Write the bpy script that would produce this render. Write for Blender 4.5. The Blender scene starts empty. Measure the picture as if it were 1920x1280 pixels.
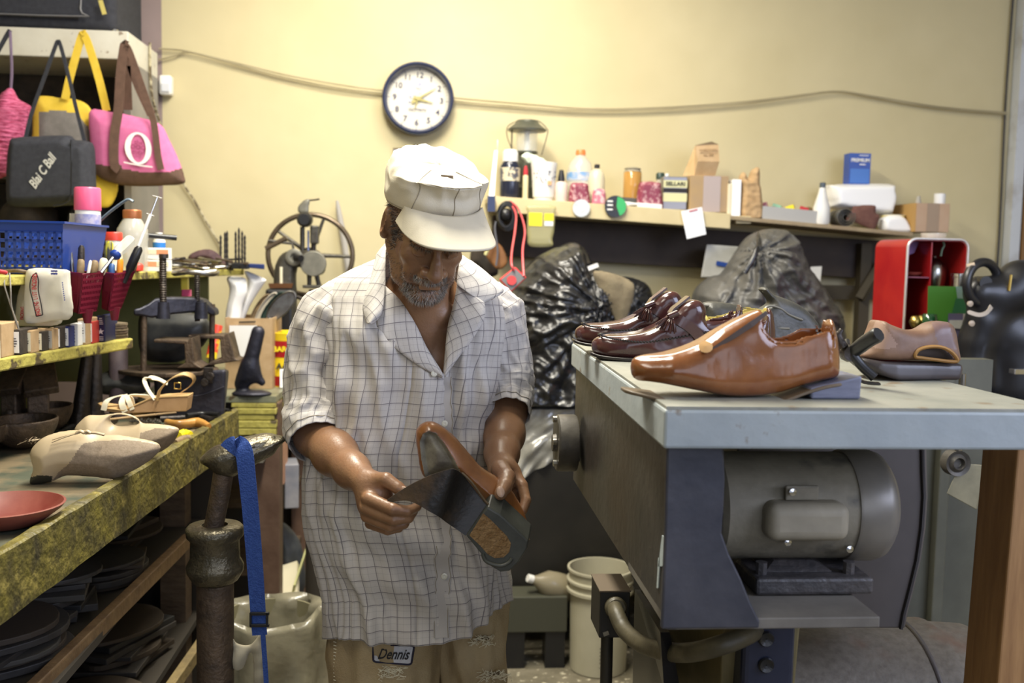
import bpy,math,random
import numpy as np
from mathutils import Matrix,Vector,Euler,noise
random.seed(7)
PI=math.pi
SC=bpy.context.scene
COL=SC.collection
V=Vector
R=math.radians
FPX=1867.0
CAM=V((0.0,0.0,1.46))
YAW,PITCH,ROLL=R(-4.8),R(-4.8),R(1.15)
CAMROT=Matrix.Rotation(YAW,3,'Z')@Matrix.Rotation(R(90)+PITCH,3,'X')@Matrix.Rotation(ROLL,3,'Z')
def ray(px,py):
 return CAMROT@V(((px-960)/FPX,-(py-640)/FPX,-1.0))
def pt(px,py,Y):
 d=ray(px,py)
 return CAM+d*(Y/d.y)
def ptz(px,py,Z):
 d=ray(px,py)
 return CAM+d*((Z-CAM.z)/d.z)
_mats={}
def mat(name,col=(0.5,0.5,0.5),col2=None,rough=0.6,metal=0.0,scale=20.0,bump=0.0,bscale=None,coat=0.0,spec=0.5,alpha=1.0,trans=0.0,mix=(0.35,0.65),stretch=(1,1,1),emit=None,sss=0.0,col3=None,scale3=4.0,mix3=(0.5,0.6),sheen=0.0,detail=6.0,coatr=0.1):
 if name in _mats:
  return _mats[name]
 m=bpy.data.materials.new(name)
 m.use_nodes=True
 nt=m.node_tree
 N,L=nt.nodes,nt.links
 b=N['Principled BSDF']
 b.inputs['Base Color'].default_value=(*col,1)
 b.inputs['Roughness'].default_value=rough
 b.inputs['Metallic'].default_value=metal
 b.inputs['Specular IOR Level'].default_value=spec
 b.inputs['Coat Weight'].default_value=coat
 b.inputs['Coat Roughness'].default_value=coatr
 b.inputs['Alpha'].default_value=alpha
 b.inputs['Transmission Weight'].default_value=trans
 b.inputs['Sheen Weight'].default_value=sheen
 if sss:
  b.inputs['Subsurface Weight'].default_value=sss
  b.inputs['Subsurface Radius'].default_value=(0.02,0.008,0.004)
  b.inputs['Subsurface Scale'].default_value=0.5
 if emit:
  b.inputs['Emission Color'].default_value=(*emit[0],1)
  b.inputs['Emission Strength'].default_value=emit[1]
 tc=N.new('ShaderNodeTexCoord')
 mp=N.new('ShaderNodeMapping')
 mp.inputs['Scale'].default_value=stretch
 L.new(tc.outputs['Object'],mp.inputs['Vector'])
 out=None
 if col2:
  n=N.new('ShaderNodeTexNoise')
  n.inputs['Scale'].default_value=scale
  n.inputs['Detail'].default_value=detail
  n.inputs['Roughness'].default_value=0.62
  L.new(mp.outputs[0],n.inputs['Vector'])
  r=N.new('ShaderNodeValToRGB')
  r.color_ramp.elements[0].position=mix[0]
  r.color_ramp.elements[1].position=mix[1]
  r.color_ramp.elements[0].color=(*col,1)
  r.color_ramp.elements[1].color=(*col2,1)
  L.new(n.outputs['Fac'],r.inputs[0])
  out=r.outputs[0]
  if col3:
   n3=N.new('ShaderNodeTexNoise')
   n3.inputs['Scale'].default_value=scale3
   n3.inputs['Detail'].default_value=detail
   L.new(mp.outputs[0],n3.inputs['Vector'])
   r3=N.new('ShaderNodeValToRGB')
   r3.color_ramp.elements[0].position=mix3[0]
   r3.color_ramp.elements[1].position=mix3[1]
   L.new(n3.outputs['Fac'],r3.inputs[0])
   mx=N.new('ShaderNodeMix')
   mx.data_type='RGBA'
   L.new(r3.outputs[0],mx.inputs['Factor'])
   L.new(out,mx.inputs[6])
   mx.inputs[7].default_value=(*col3,1)
   out=mx.outputs[2]
  L.new(out,b.inputs['Base Color'])
 if bump:
  nb=N.new('ShaderNodeTexNoise')
  nb.inputs['Scale'].default_value=bscale or scale*2
  nb.inputs['Detail'].default_value=5
  L.new(mp.outputs[0],nb.inputs['Vector'])
  bp=N.new('ShaderNodeBump')
  bp.inputs['Strength'].default_value=bump
  bp.inputs['Distance'].default_value=0.01
  L.new(nb.outputs['Fac'],bp.inputs['Height'])
  L.new(bp.outputs[0],b.inputs['Normal'])
 _mats[name]=m
 return m
_org={}
def thing(name,label,cat,loc=(0,0,0),rot=(0,0,0),group=None):
 o=bpy.data.objects.new(name,None)
 o.empty_display_size=0.05
 COL.objects.link(o)
 o.location=loc
 o.rotation_euler=rot
 o['label']=label
 o['category']=cat
 if group:
  o['group']=group
 _org[o.name]=V(loc)
 return o
def tag(o,label=None,cat=None,group=None,kind=None):
 if label:o['label']=label
 if cat:o['category']=cat
 if group:o['group']=group
 if kind:o['kind']=kind
 return o
class MB:
 """collects geometry for ONE mesh object"""
 def __init__(s):
  s.v,s.f,s.m,s.uv=[],[],[],{}
  s.T=Matrix.Identity(4)
  s.mi=0
 def at(s,loc=(0,0,0),rot=(0,0,0),sc=1.0):
  s.T=Matrix.Translation(loc)@Euler(rot).to_matrix().to_4x4()@Matrix.Scale(sc,4)
  return s
 def add(s,vs,fs,uvs=None):
  k=len(s.v)
  s.v+=[tuple(s.T@V(v))for v in vs]
  for i,f in enumerate(fs):
   if uvs is not None:
    s.uv[len(s.f)]=[uvs[j]for j in f]
   s.f.append(tuple(j+k for j in f))
   s.m.append(s.mi)
  return s
 def box(s,c,d,rot=None):
  x,y,z=d[0]/2,d[1]/2,d[2]/2
  vs=[V((i*x,j*y,k*z))for k in(-1,1)for j in(-1,1)for i in(-1,1)]
  if rot is not None:
   q=Euler(rot).to_matrix()
   vs=[q@v for v in vs]
  c=V(c)
  return s.add([v+c for v in vs],[(0,2,3,1),(4,5,7,6),(0,1,5,4),(2,6,7,3),(0,4,6,2),(1,3,7,5)])
 def hexa(s,p):
  return s.add(p,[(3,2,1,0),(4,5,6,7),(0,1,5,4),(1,2,6,5),(2,3,7,6),(3,0,4,7)])
 def rings(s,rs,caps=True,closed=False):
  n=len(rs[0])
  vs=[p for r in rs for p in r]
  fs=[]
  m=len(rs)
  for i in range(m-1 if not closed else m):
   a,b=i*n,((i+1)%m)*n
   for j in range(n):
    fs.append((a+j,a+(j+1)%n,b+(j+1)%n,b+j))
  if caps and not closed:
   fs.append(tuple(range(n))[::-1])
   fs.append(tuple((m-1)*n+j for j in range(n)))
  return s.add(vs,fs)
 def cyl(s,a,b,r,r2=None,n=16,caps=True):
  a,b=V(a),V(b)
  r2=r if r2 is None else r2
  q=(b-a).normalized().to_track_quat('Z','Y')
  cs=[(math.cos(2*PI*k/n),math.sin(2*PI*k/n))for k in range(n)]
  return s.rings([[a+q@V((x*r,y*r,0))for x,y in cs],[b+q@V((x*r2,y*r2,0))for x,y in cs]],caps)
 def lathe(s,prof,c=(0,0,0),n=24,axis=None,caps=True,sx=1.0,sy=1.0):
  q=axis.to_track_quat('Z','Y')if axis is not None else None
  c=V(c)
  rs=[]
  for r,z in prof:
   ring=[]
   for k in range(n):
    p=V((r*math.cos(2*PI*k/n)*sx,r*math.sin(2*PI*k/n)*sy,z))
    ring.append(c+(q@p if q else p))
   rs.append(ring)
  return s.rings(rs,caps)
 def tube(s,path,r,n=8,closed=False,flat=None,caps=True):
  ps=[V(p)for p in path]
  m=len(ps)
  rs=[]
  prev=None
  for i,p in enumerate(ps):
   if closed:
    t=(ps[(i+1)%m]-ps[i-1]).normalized()
   else:
    t=(ps[min(i+1,m-1)]-ps[max(i-1,0)]).normalized()
   if prev is None:
    up=V((0,0,1))if abs(t.z)<0.9 else V((0,1,0))
    x=t.cross(up).normalized()
   else:
    x=(prev-t*prev.dot(t)).normalized()
   prev=x
   y=t.cross(x)
   rr=r[i]if isinstance(r,(list,tuple))else r
   if flat:
    a,b=flat
    rs.append([p+x*(a*rr*math.cos(2*PI*k/n))+y*(b*rr*math.sin(2*PI*k/n))for k in range(n)])
   else:
    rs.append([p+(x*math.cos(2*PI*k/n)+y*math.sin(2*PI*k/n))*rr for k in range(n)])
  return s.rings(rs,caps,closed)
 def strap(s,path,w,t,side=V((1,0,0))):
  """flat band of width w, thickness t; side = width direction (or list)"""
  ps=[V(p)for p in path]
  rs=[]
  m=len(ps)
  for i,p in enumerate(ps):
   tg=(ps[min(i+1,m-1)]-ps[max(i-1,0)]).normalized()
   sd=V(side[i])if isinstance(side,list)else V(side)
   sd=(sd-tg*sd.dot(tg)).normalized()
   nn=tg.cross(sd).normalized()
   ww=w[i]if isinstance(w,(list,tuple))else w
   rs.append([p-sd*ww/2-nn*t/2,p+sd*ww/2-nn*t/2,p+sd*ww/2+nn*t/2,p-sd*ww/2+nn*t/2])
  return s.rings(rs)
 def prism(s,poly,z0,z1,sc=1.0):
  n=len(poly)
  vs=[V((x,y,z0))for x,y in poly]+[V((x*sc,y*sc,z1))for x,y in poly]
  fs=[tuple(range(n))[::-1],tuple(range(n,2*n))]+[(i,(i+1)%n,n+(i+1)%n,n+i)for i in range(n)]
  return s.add(vs,fs)
 def grid(s,fn,nu,nv,uvfn=None,wrap=False):
  vs,uvs=[],[]
  for j in range(nv+1):
   for i in range(nu+(0 if wrap else 1)):
    u,w=i/nu,j/nv
    vs.append(fn(u,w))
    uvs.append(uvfn(u,w)if uvfn else(u,w))
  k=nu+(0 if wrap else 1)
  fs=[]
  for j in range(nv):
   for i in range(nu):
    i2=(i+1)%k if wrap else i+1
    fs.append((j*k+i,j*k+i2,(j+1)*k+i2,(j+1)*k+i))
  return s.add(vs,fs,uvs)
 def build(s,name,material,parent=None,smooth=None,bevel=0,sub=0,solid=0,W=False,label=None,kind=None,bseg=2,offset=-1):
  """W=True: vertices are in world space, shifted to the parent's origin"""
  me=bpy.data.meshes.new(name)
  vs=s.v
  o0=V((0,0,0))
  if parent is not None and W:
   o0=_org[parent.name]
  elif parent is None and W:
   a=np.array(vs)
   lo,hi=a.min(0),a.max(0)
   o0=V(((lo[0]+hi[0])/2,(lo[1]+hi[1])/2,lo[2]))
  if o0.length>0:
   vs=[(v[0]-o0.x,v[1]-o0.y,v[2]-o0.z)for v in vs]
  me.from_pydata(vs,[],s.f)
  if s.uv:
   ul=me.uv_layers.new(name='UVMap')
   for p in me.polygons:
    u=s.uv.get(p.index)
    if u:
     for li,c in zip(p.loop_indices,u):
      ul.data[li].uv=c
  ms=material if isinstance(material,(list,tuple))else[material]
  for m_ in ms:
   me.materials.append(m_)
  if len(ms)>1:
   me.polygons.foreach_set('material_index',s.m)
  o=bpy.data.objects.new(name,me)
  COL.objects.link(o)
  me.update()
  if smooth is not None:
   me.polygons.foreach_set('use_smooth',[True]*len(me.polygons))
   if smooth<180:
    me.set_sharp_from_angle(angle=R(smooth))
  if solid:
   md=o.modifiers.new('solid','SOLIDIFY');md.thickness=solid;md.offset=offset
  if bevel:
   md=o.modifiers.new('bevel','BEVEL');md.width=bevel;md.segments=bseg;md.limit_method='ANGLE';md.angle_limit=R(40)
  if sub:
   md=o.modifiers.new('sub','SUBSURF');md.levels=sub;md.render_levels=sub
  if parent is not None:
   o.parent=parent
   _org[o.name]=_org[parent.name]
  else:
   o.location=o0
   _org[o.name]=V(o0)
  if label:o['label']=label
  if kind:o['kind']=kind
  return o
def solo(name,mb,m,label,cat,group=None,W=False,loc=None,rot=None,**kw):
 o=mb.build(name,m,None,W=W,**kw)
 if loc is not None:o.location=loc
 if rot is not None:o.rotation_euler=rot
 return tag(o,label,cat,group)
def struct(name,mb,m,**kw):
 o=mb.build(name,m,None,**kw)
 o['kind']='structure'
 return o
def dup(root,loc=None,rot=None,label=None,group=None,scale=None,mats=None):
 r=root.copy();COL.objects.link(r)
 if loc is not None:r.location=loc
 if rot is not None:r.rotation_euler=rot
 if scale is not None:r.scale=scale
 if label:r['label']=label
 if group:r['group']=group
 for ch in list(root.children):
  c=ch.copy();COL.objects.link(c);c.parent=r
  for g in list(ch.children):
   d=g.copy();COL.objects.link(d);d.parent=c
 return r
def text_mb(txt,size,bold=0.0,shear=0.0,depth=0.0004,xs=1.0,sp=1.0):
 """text laid in XY plane, centred; returns (verts, faces)"""
 cu=bpy.data.curves.new('t','FONT')
 cu.body=txt;cu.size=size;cu.align_x='CENTER';cu.align_y='CENTER'
 cu.offset=bold;cu.shear=shear;cu.extrude=depth;cu.resolution_u=3;cu.space_character=sp
 o=bpy.data.objects.new('t',cu);COL.objects.link(o)
 dg=bpy.context.evaluated_depsgraph_get()
 me=bpy.data.meshes.new_from_object(o.evaluated_get(dg))
 vs=[V((v.co.x*xs,v.co.y,v.co.z))for v in me.vertices]
 fs=[tuple(p.vertices)for p in me.polygons]
 bpy.data.objects.remove(o);bpy.data.meshes.remove(me);bpy.data.curves.remove(cu)
 return vs,fs
def add_text(mb,txt,size,M,**kw):
 vs,fs=text_mb(txt,size,**kw)
 mb.add([M@v for v in vs],fs)
 return mb
def frame(o,x,y,n=None):
 """matrix with origin o, X axis x, Y axis y"""
 x=V(x).normalized();y=V(y);y=(y-x*y.dot(x)).normalized()
 z=x.cross(y)
 return Matrix(((x.x,y.x,z.x,o[0]),(x.y,y.y,z.y,o[1]),(x.z,y.z,z.z,o[2]),(0,0,0,1)))
class SDF:
 def __init__(s,lo,hi,h):
  s.lo=np.array(lo,float);s.h=h
  s.n=np.ceil((np.array(hi)-s.lo)/h).astype(int)+1
  s.d=np.full(s.n,1.0,np.float32)
 def _blk(s,lo,hi):
  a=np.clip(np.floor((np.array(lo)-s.lo)/s.h).astype(int),0,s.n)
  b=np.clip(np.ceil((np.array(hi)-s.lo)/s.h).astype(int)+1,0,s.n)
  if(b<=a).any():return None
  ax=[s.lo[i]+s.h*np.arange(a[i],b[i])for i in range(3)]
  X,Y,Z=np.meshgrid(*ax,indexing='ij',sparse=True)
  return tuple(slice(a[i],b[i])for i in range(3)),X,Y,Z
 def _op(s,sl,f,k,op):
  d=s.d[sl]
  f=f.astype(np.float32)
  if op=='u':
   if k>0:
    hh=np.maximum(k-np.abs(d-f),0)/k
    s.d[sl]=np.minimum(d,f)-hh*hh*k*0.25
   else:s.d[sl]=np.minimum(d,f)
  elif op=='s':
   f=-f
   if k>0:
    hh=np.maximum(k-np.abs(d-f),0)/k
    s.d[sl]=np.maximum(d,f)+hh*hh*k*0.25
   else:s.d[sl]=np.maximum(d,f)
 def ell(s,c,r,rot=None,k=0.01,op='u'):
  c=np.array(c,float);r=np.array(r,float)
  m=r.max()+k+0.02
  b=s._blk(c-m,c+m)
  if b is None:return s
  sl,X,Y,Z=b
  x,y,z=X-c[0],Y-c[1],Z-c[2]
  if rot is not None:
   q=np.array((rot if isinstance(rot,Matrix)else Euler(rot).to_matrix())).T
   x,y,z=(q[i][0]*x+q[i][1]*y+q[i][2]*z for i in range(3))
  k0=np.sqrt((x/r[0])**2+(y/r[1])**2+(z/r[2])**2)
  k1=np.sqrt((x/r[0]**2)**2+(y/r[1]**2)**2+(z/r[2]**2)**2)+1e-9
  s._op(sl,k0*(k0-1)/k1,k,op)
  return s
 def cap(s,a,b_,ra,rb=None,k=0.01,op='u',sq=None):
  a=np.array(a,float);b_=np.array(b_,float)
  rb=ra if rb is None else rb
  m=max(ra,rb)+k+0.02
  b=s._blk(np.minimum(a,b_)-m,np.maximum(a,b_)+m)
  if b is None:return s
  sl,X,Y,Z=b
  d=b_-a
  L2=(d**2).sum()+1e-12
  t=np.clip(((X-a[0])*d[0]+(Y-a[1])*d[1]+(Z-a[2])*d[2])/L2,0,1)
  f=np.sqrt((X-a[0]-t*d[0])**2+(Y-a[1]-t*d[1])**2+(Z-a[2]-t*d[2])**2)-(ra+(rb-ra)*t)
  s._op(sl,f,k,op)
  return s
 def chain(s,ps,rs,k=0.01,op='u'):
  for i in range(len(ps)-1):
   s.cap(ps[i],ps[i+1],rs[i],rs[i+1],k,op)
  return s
 def fn(s,f,lo,hi,k=0.0,op='u'):
  b=s._blk(lo,hi)
  if b is None:return s
  sl,X,Y,Z=b
  X,Y,Z=np.broadcast_arrays(X,Y,Z)
  s._op(sl,f(X,Y,Z),k,op)
  return s
 def mesh(s,smooth=1):
  d=s.d
  ins=d<0
  n=s.n
  c=[ins[i:n[0]-1+i,j:n[1]-1+j,k:n[2]-1+k]for i in(0,1)for j in(0,1)for k in(0,1)]
  allc=c[0].copy();anyc=c[0].copy()
  for q in c[1:]:
   allc&=q;anyc|=q
  act=anyc&~allc
  idx=np.argwhere(act)
  vid=np.full(act.shape,-1,np.int32)
  vid[act]=np.arange(len(idx))
  offs=np.array([(i,j,k)for i in(0,1)for j in(0,1)for k in(0,1)])
  vals=np.stack([d[tuple((idx+o).T)]for o in offs],1).astype(float)
  P=np.zeros((len(idx),3));cnt=np.zeros(len(idx))
  for a in range(8):
   for b in range(a+1,8):
    if np.abs(offs[a]-offs[b]).sum()!=1:continue
    va,vb=vals[:,a],vals[:,b]
    mk=(va<0)!=(vb<0)
    t=np.where(mk,va/np.where(mk,va-vb,1),0)
    P+=np.where(mk[:,None],offs[a]+t[:,None]*(offs[b]-offs[a]),0)
    cnt+=mk
  P=(idx+P/cnt[:,None])*s.h+s.lo
  faces=[]
  for ax in range(3):
   sa=[slice(None)]*3;sb=[slice(None)]*3
   sa[ax]=slice(0,n[ax]-1);sb[ax]=slice(1,n[ax])
   A,B=ins[tuple(sa)],ins[tuple(sb)]
   e=np.argwhere(A!=B)
   u,w=[(1,2),(2,0),(0,1)][ax]
   ok=(e[:,u]>0)&(e[:,w]>0)&(e[:,u]<n[u]-1)&(e[:,w]<n[w]-1)
   e=e[ok]
   if not len(e):continue
   flip=~A[tuple(e.T)]
   def g(du,dw):
    q=e.copy();q[:,u]-=du;q[:,w]-=dw
    return vid[tuple(q.T)]
   q=np.stack([g(1,1),g(0,1),g(0,0),g(1,0)],1)
   q[flip]=q[flip][:,::-1]
   faces.append(q)
  F=np.concatenate(faces)
  if smooth:
   E=np.concatenate([F[:,[0,1]],F[:,[1,2]],F[:,[2,3]],F[:,[3,0]]])
   for _ in range(smooth):
    acc=np.zeros_like(P);ct=np.zeros(len(P))
    for a,b in((0,1),(1,0)):
     for x in range(3):
      acc[:,x]+=np.bincount(E[:,a],P[E[:,b],x],len(P))
     ct+=np.bincount(E[:,a],minlength=len(P))
    P=P*0.5+0.5*acc/np.maximum(ct,1)[:,None]
  return P,F
def np_obj(name,P,F,material,parent=None,W=False,smooth=180,attr=None,mi=None,label=None):
 """fast mesh from numpy arrays; attr: {name: float array per vertex}"""
 me=bpy.data.meshes.new(name)
 P=np.asarray(P,float)
 o0=V((0,0,0))
 if parent is not None and W:o0=_org[parent.name]
 elif W:
  lo,hi=P.min(0),P.max(0)
  o0=V(((lo[0]+hi[0])/2,(lo[1]+hi[1])/2,lo[2]))
 P=P-np.array(o0)
 me.vertices.add(len(P));me.vertices.foreach_set('co',P.astype(np.float32).ravel())
 F=np.asarray(F)
 me.loops.add(F.size);me.loops.foreach_set('vertex_index',F.astype(np.int32).ravel())
 me.polygons.add(len(F))
 me.polygons.foreach_set('loop_start',np.arange(0,F.size,F.shape[1],dtype=np.int32))
 me.polygons.foreach_set('use_smooth',np.ones(len(F),bool))
 ms=material if isinstance(material,(list,tuple))else[material]
 for m_ in ms:me.materials.append(m_)
 if mi is not None:me.polygons.foreach_set('material_index',np.asarray(mi,np.int32))
 me.update(calc_edges=True)
 if attr:
  for k_,a in attr.items():
   at_=me.attributes.new(k_,'FLOAT','POINT')
   at_.data.foreach_set('value',np.asarray(a,np.float32))
 me.validate()
 o=bpy.data.objects.new(name,me)
 COL.objects.link(o)
 if parent is not None:
  o.parent=parent;_org[o.name]=_org[parent.name]
 else:
  o.location=o0;_org[o.name]=V(o0)
 if label:o['label']=label
 return o
def catmull(ps,n=8,closed=False):
 ps=[V(p)for p in ps]
 out=[]
 m=len(ps)
 for i in range(m if closed else m-1):
  if closed:
   p0,p1,p2,p3=ps[i-1],ps[i],ps[(i+1)%m],ps[(i+2)%m]
  else:
   p0,p1,p2,p3=ps[max(i-1,0)],ps[i],ps[i+1],ps[min(i+2,m-1)]
  for k in range(n):
   t=k/n
   out.append(0.5*((2*p1)+(p2-p0)*t+(2*p0-5*p1+4*p2-p3)*t*t+(3*p1-p0-3*p2+p3)*t**3))
 if not closed:out.append(ps[-1])
 return out
def interp(x,xs,ys):
 return float(np.interp(x,xs,ys))
def pp(ps,Y):
 return[pt(x,y,Y)for x,y in ps]
def poly_sd(P,X,Z):
 """signed distance to polygon (n,2), negative inside"""
 d=np.full(X.shape,1e9);ins=np.zeros(X.shape,bool)
 n=len(P)
 for i in range(n):
  ax,az=P[i];bx,bz=P[(i+1)%n]
  ex,ez=bx-ax,bz-az
  wx,wz=X-ax,Z-az
  t=np.clip((wx*ex+wz*ez)/(ex*ex+ez*ez+1e-12),0,1)
  d=np.minimum(d,(wx-ex*t)**2+(wz-ez*t)**2)
  c=((az>Z)!=(bz>Z))&(X<(bx-ax)*(Z-az)/(bz-az+1e-12)+ax)
  ins^=c
 d=np.sqrt(d)
 return np.where(ins,-d,d)
def vnoise(P,s,seed=0.0,ridged=False):
 out=np.empty(len(P))
 for i,p in enumerate(P):
  v=noise.noise(V((p[0]*s[0]+seed,p[1]*s[1]+seed,p[2]*s[2]+seed)))
  out[i]=v
 return 1-2*np.abs(out)if ridged else out
def pouch(outline,Y,T,w,h=0.005,holes=(),smooth=2,curve=None,back=1.0,pw=0.5):
 """inflated body seen in outline: pixel outline at distance Y, half thickness T reached w inside the edge"""
 W_=pp(outline,Y)
 P=[(p.x,p.z)for p in catmull([V((p.x,0,p.z))for p in W_],4,True)]
 a=np.array(P)
 H=[[(p.x,p.z)for p in catmull([V((q.x,0,q.z))for q in pp(hh,Y)],4,True)]for hh in holes]
 lo=(a[:,0].min()-3*h,Y-T*1.1-3*h,a[:,1].min()-3*h)
 hi=(a[:,0].max()+3*h,Y+T*1.1+3*h,a[:,1].max()+3*h)
 s=SDF(lo,hi,h)
 nx,ny,nz=s.n
 X=(s.lo[0]+h*np.arange(nx))[:,None];Z=(s.lo[2]+h*np.arange(nz))[None,:]
 X,Z=np.broadcast_arrays(X,Z)
 d2=poly_sd(P,X,Z)
 for q in H:
  d2=np.maximum(d2,-poly_sd(q,X,Z))
 t=T*np.clip(-d2/w,0,1)**pw
 t=np.where(d2>0,-d2*1.0,t)
 yy=(s.lo[1]+h*np.arange(ny)-Y)
 s.d=np.maximum(np.abs(yy)[None,:,None]*np.where(yy<0,1.0,1.0/back)[None,:,None]-t[:,None,:],d2[:,None,:]).astype(np.float32)
 P_,F_=s.mesh(smooth)
 return P_,F_
def px_of(P):
 Q=(np.asarray(P)-np.array(CAM))@np.array(CAMROT)
 return 960+FPX*Q[:,0]/-Q[:,2],640-FPX*Q[:,1]/-Q[:,2]
def region_idx(P,F,regions,default=0):
 """material index per face from pixel polygons"""
 c=P[F].mean(1)
 x,y=px_of(c)
 mi=np.full(len(F),default)
 for k,poly in regions:
  mi[poly_sd([tuple(q)for q in poly],x,y)<0]=k
 return mi
def perf(mb,p00,p10,p11,p01,nu,nv,fill=0.4,t=0.003):
 """perforated panel between four corners (bottom-left, bottom-right, top-right, top-left)"""
 p00,p10,p11,p01=map(V,(p00,p10,p11,p01))
 nrm=(p10-p00).cross(p01-p00).normalized()*t
 def q(u,v):return(p00*(1-u)+p10*u)*(1-v)+(p01*(1-u)+p11*u)*v
 def slab(u0,u1,v0,v1):
  a=[q(u0,v0),q(u1,v0),q(u1,v1),q(u0,v1)]
  mb.hexa(a+[p+nrm for p in a])
 for i in range(nu+1):
  c=i/nu;hw=fill/nu/2
  slab(max(c-hw,0),min(c+hw,1),0,1)
 for j in range(nv+1):
  c=j/nv;hw=fill/nv/2
  slab(0,1,max(c-hw,0),min(c+hw,1))
def bottle(name,label,cat,base,prof,m,cap=None,capm=None,group=None,n=20,lab=None,labm=None,extra=None,rot=(0,0,0)):
 """prof [(r,z)..] body; cap [(r,z)..]; lab (z0,z1) label band"""
 t=thing(name,label,cat,base,rot,group)
 MB().lathe(prof,n=n).build('body',m,t,smooth=50)
 if cap:MB().lathe(cap,n=n).build('cap',capm,t,smooth=40)
 if lab:
  r=max(interp(z,[p[1]for p in prof],[p[0]for p in prof])for z in lab)+0.0006
  MB().lathe([(r,lab[0]),(r,lab[1])],n=n,caps=False).build('paper_label',labm,t,smooth=50)
 return t
wall_m=mat('yellow_plaster',(0.54,0.468,0.272),(0.60,0.525,0.32),rough=0.75,scale=2.2,bump=0.25,bscale=9,detail=3,mix=(0.3,0.75))
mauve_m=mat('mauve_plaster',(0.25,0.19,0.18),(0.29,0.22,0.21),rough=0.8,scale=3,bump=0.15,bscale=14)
ceil_m=mat('ceiling_paint',(0.62,0.6,0.52),rough=0.9)
floor_m=mat('concrete',(0.11,0.095,0.06),(0.20,0.175,0.12),rough=0.85,scale=9,bump=0.3,bscale=60,col3=(0.55,0.50,0.36),scale3=38,mix3=(0.60,0.66))
iron=mat('dark_iron',(0.035,0.032,0.032),(0.075,0.062,0.052),rough=0.42,metal=0.75,scale=14,bump=0.25,bscale=90)
rust=mat('rusty_iron',(0.06,0.045,0.035),(0.15,0.105,0.07),rough=0.55,metal=0.6,scale=22,bump=0.3,bscale=120)
navy_iron=mat('navy_iron',(0.02,0.021,0.032),(0.045,0.044,0.06),rough=0.45,metal=0.5,scale=12,bump=0.2,bscale=70)
steel=mat('worn_steel',(0.42,0.41,0.38),(0.24,0.22,0.19),rough=0.3,metal=1.0,scale=25)
chrome=mat('chrome',(0.75,0.75,0.76),rough=0.15,metal=1.0)
blackm=mat('black_fabric',(0.017,0.018,0.026),(0.028,0.03,0.04),rough=0.85,scale=60,bump=0.2,bscale=400)
blackp=mat('black_plastic',(0.012,0.012,0.013),rough=0.35)
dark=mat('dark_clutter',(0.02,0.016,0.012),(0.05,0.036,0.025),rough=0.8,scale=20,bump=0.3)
white=mat('white_plastic',(0.80,0.79,0.75),rough=0.4)
paper=mat('white_paper',(0.80,0.79,0.76),rough=0.75)
cream=mat('cream_paper',(0.72,0.66,0.48),rough=0.7)
card=mat('cardboard',(0.42,0.28,0.14),(0.48,0.33,0.18),rough=0.8,scale=30,bump=0.1)
yellow_paint=mat('chipped_yellow_paint',(0.50,0.44,0.10),(0.36,0.31,0.07),rough=0.6,scale=30,bump=0.4,bscale=60,col3=(0.10,0.075,0.035),scale3=22,mix3=(0.56,0.62))
olive_paint=mat('olive_panel',(0.13,0.13,0.035),(0.18,0.175,0.055),rough=0.7,scale=5,col3=(0.36,0.39,0.30),scale3=2.5,mix3=(0.6,0.66))
wood=mat('raw_pine',(0.36,0.195,0.075),(0.25,0.125,0.045),rough=0.6,scale=9,stretch=(6,6,0.6),bump=0.1)
darkwood=mat('old_dark_wood',(0.09,0.06,0.038),(0.16,0.11,0.065),rough=0.7,scale=14,bump=0.3,stretch=(1,1,3))
ink=mat('black_ink',(0.015,0.013,0.015),rough=0.7)
redink=mat('red_ink',(0.45,0.02,0.03),rough=0.6)
red=mat('red_enamel',(0.32,0.010,0.014),(0.40,0.02,0.016),rough=0.3,scale=6)
glass=mat('clear_glass',(0.80,0.82,0.78),rough=0.06,alpha=0.28,coat=0.5)
clearp=mat('clear_plastic',(0.72,0.71,0.64),rough=0.15,alpha=0.45,coat=0.4)
blue=mat('blue_plastic',(0.012,0.045,0.26),rough=0.35)
yel=mat('yellow_plastic',(0.85,0.70,0.02),rough=0.4)
brass=mat('brass',(0.55,0.40,0.12),rough=0.3,metal=1.0)
m=MB().box((0.3,0.6,-0.05),(6.2,8.0,0.1));struct('floor',m,floor_m)
m=MB().box((0.3,0.6,3.15),(6.2,8.0,0.1));struct('ceiling',m,ceil_m)
xs=pt(303,50,4.2).x
zb=1.7
m=MB()
m.add([(xs,4.2,0),(2.7,4.2,0),(2.7,4.2,3.1),(xs,4.2,3.1),(xs,4.35,0),(2.7,4.35,0),(2.7,4.35,3.1),(xs,4.35,3.1)],[(0,1,2,3),(5,4,7,6),(1,5,6,2),(4,0,3,7)])
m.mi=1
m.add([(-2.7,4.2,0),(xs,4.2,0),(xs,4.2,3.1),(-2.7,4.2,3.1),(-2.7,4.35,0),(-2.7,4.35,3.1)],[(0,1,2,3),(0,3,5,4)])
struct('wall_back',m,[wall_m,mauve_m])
m=MB().box((-2.75,0.6,1.55),(0.1,7.5,3.1));struct('wall_left',m,wall_m)
m=MB().box((3.35,0.6,1.55),(0.1,7.5,3.1));struct('wall_right',m,wall_m)
x0=pt(1893,250,4.18).x
doorm=mat('pale_blue_door',(0.50,0.56,0.68),(0.56,0.61,0.72),rough=0.5,scale=4)
m=MB().box((x0+0.42,4.215,1.55),(0.66,0.05,3.1));d1=struct('door_1',m,doorm)
m=MB().box((x0+0.03,4.17,1.55),(0.045,0.06,3.1));struct('trim_1',m,mat('white_jamb',(0.55,0.58,0.62),(0.32,0.30,0.28),rough=0.6,scale=6,mix=(0.5,0.8)))
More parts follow.
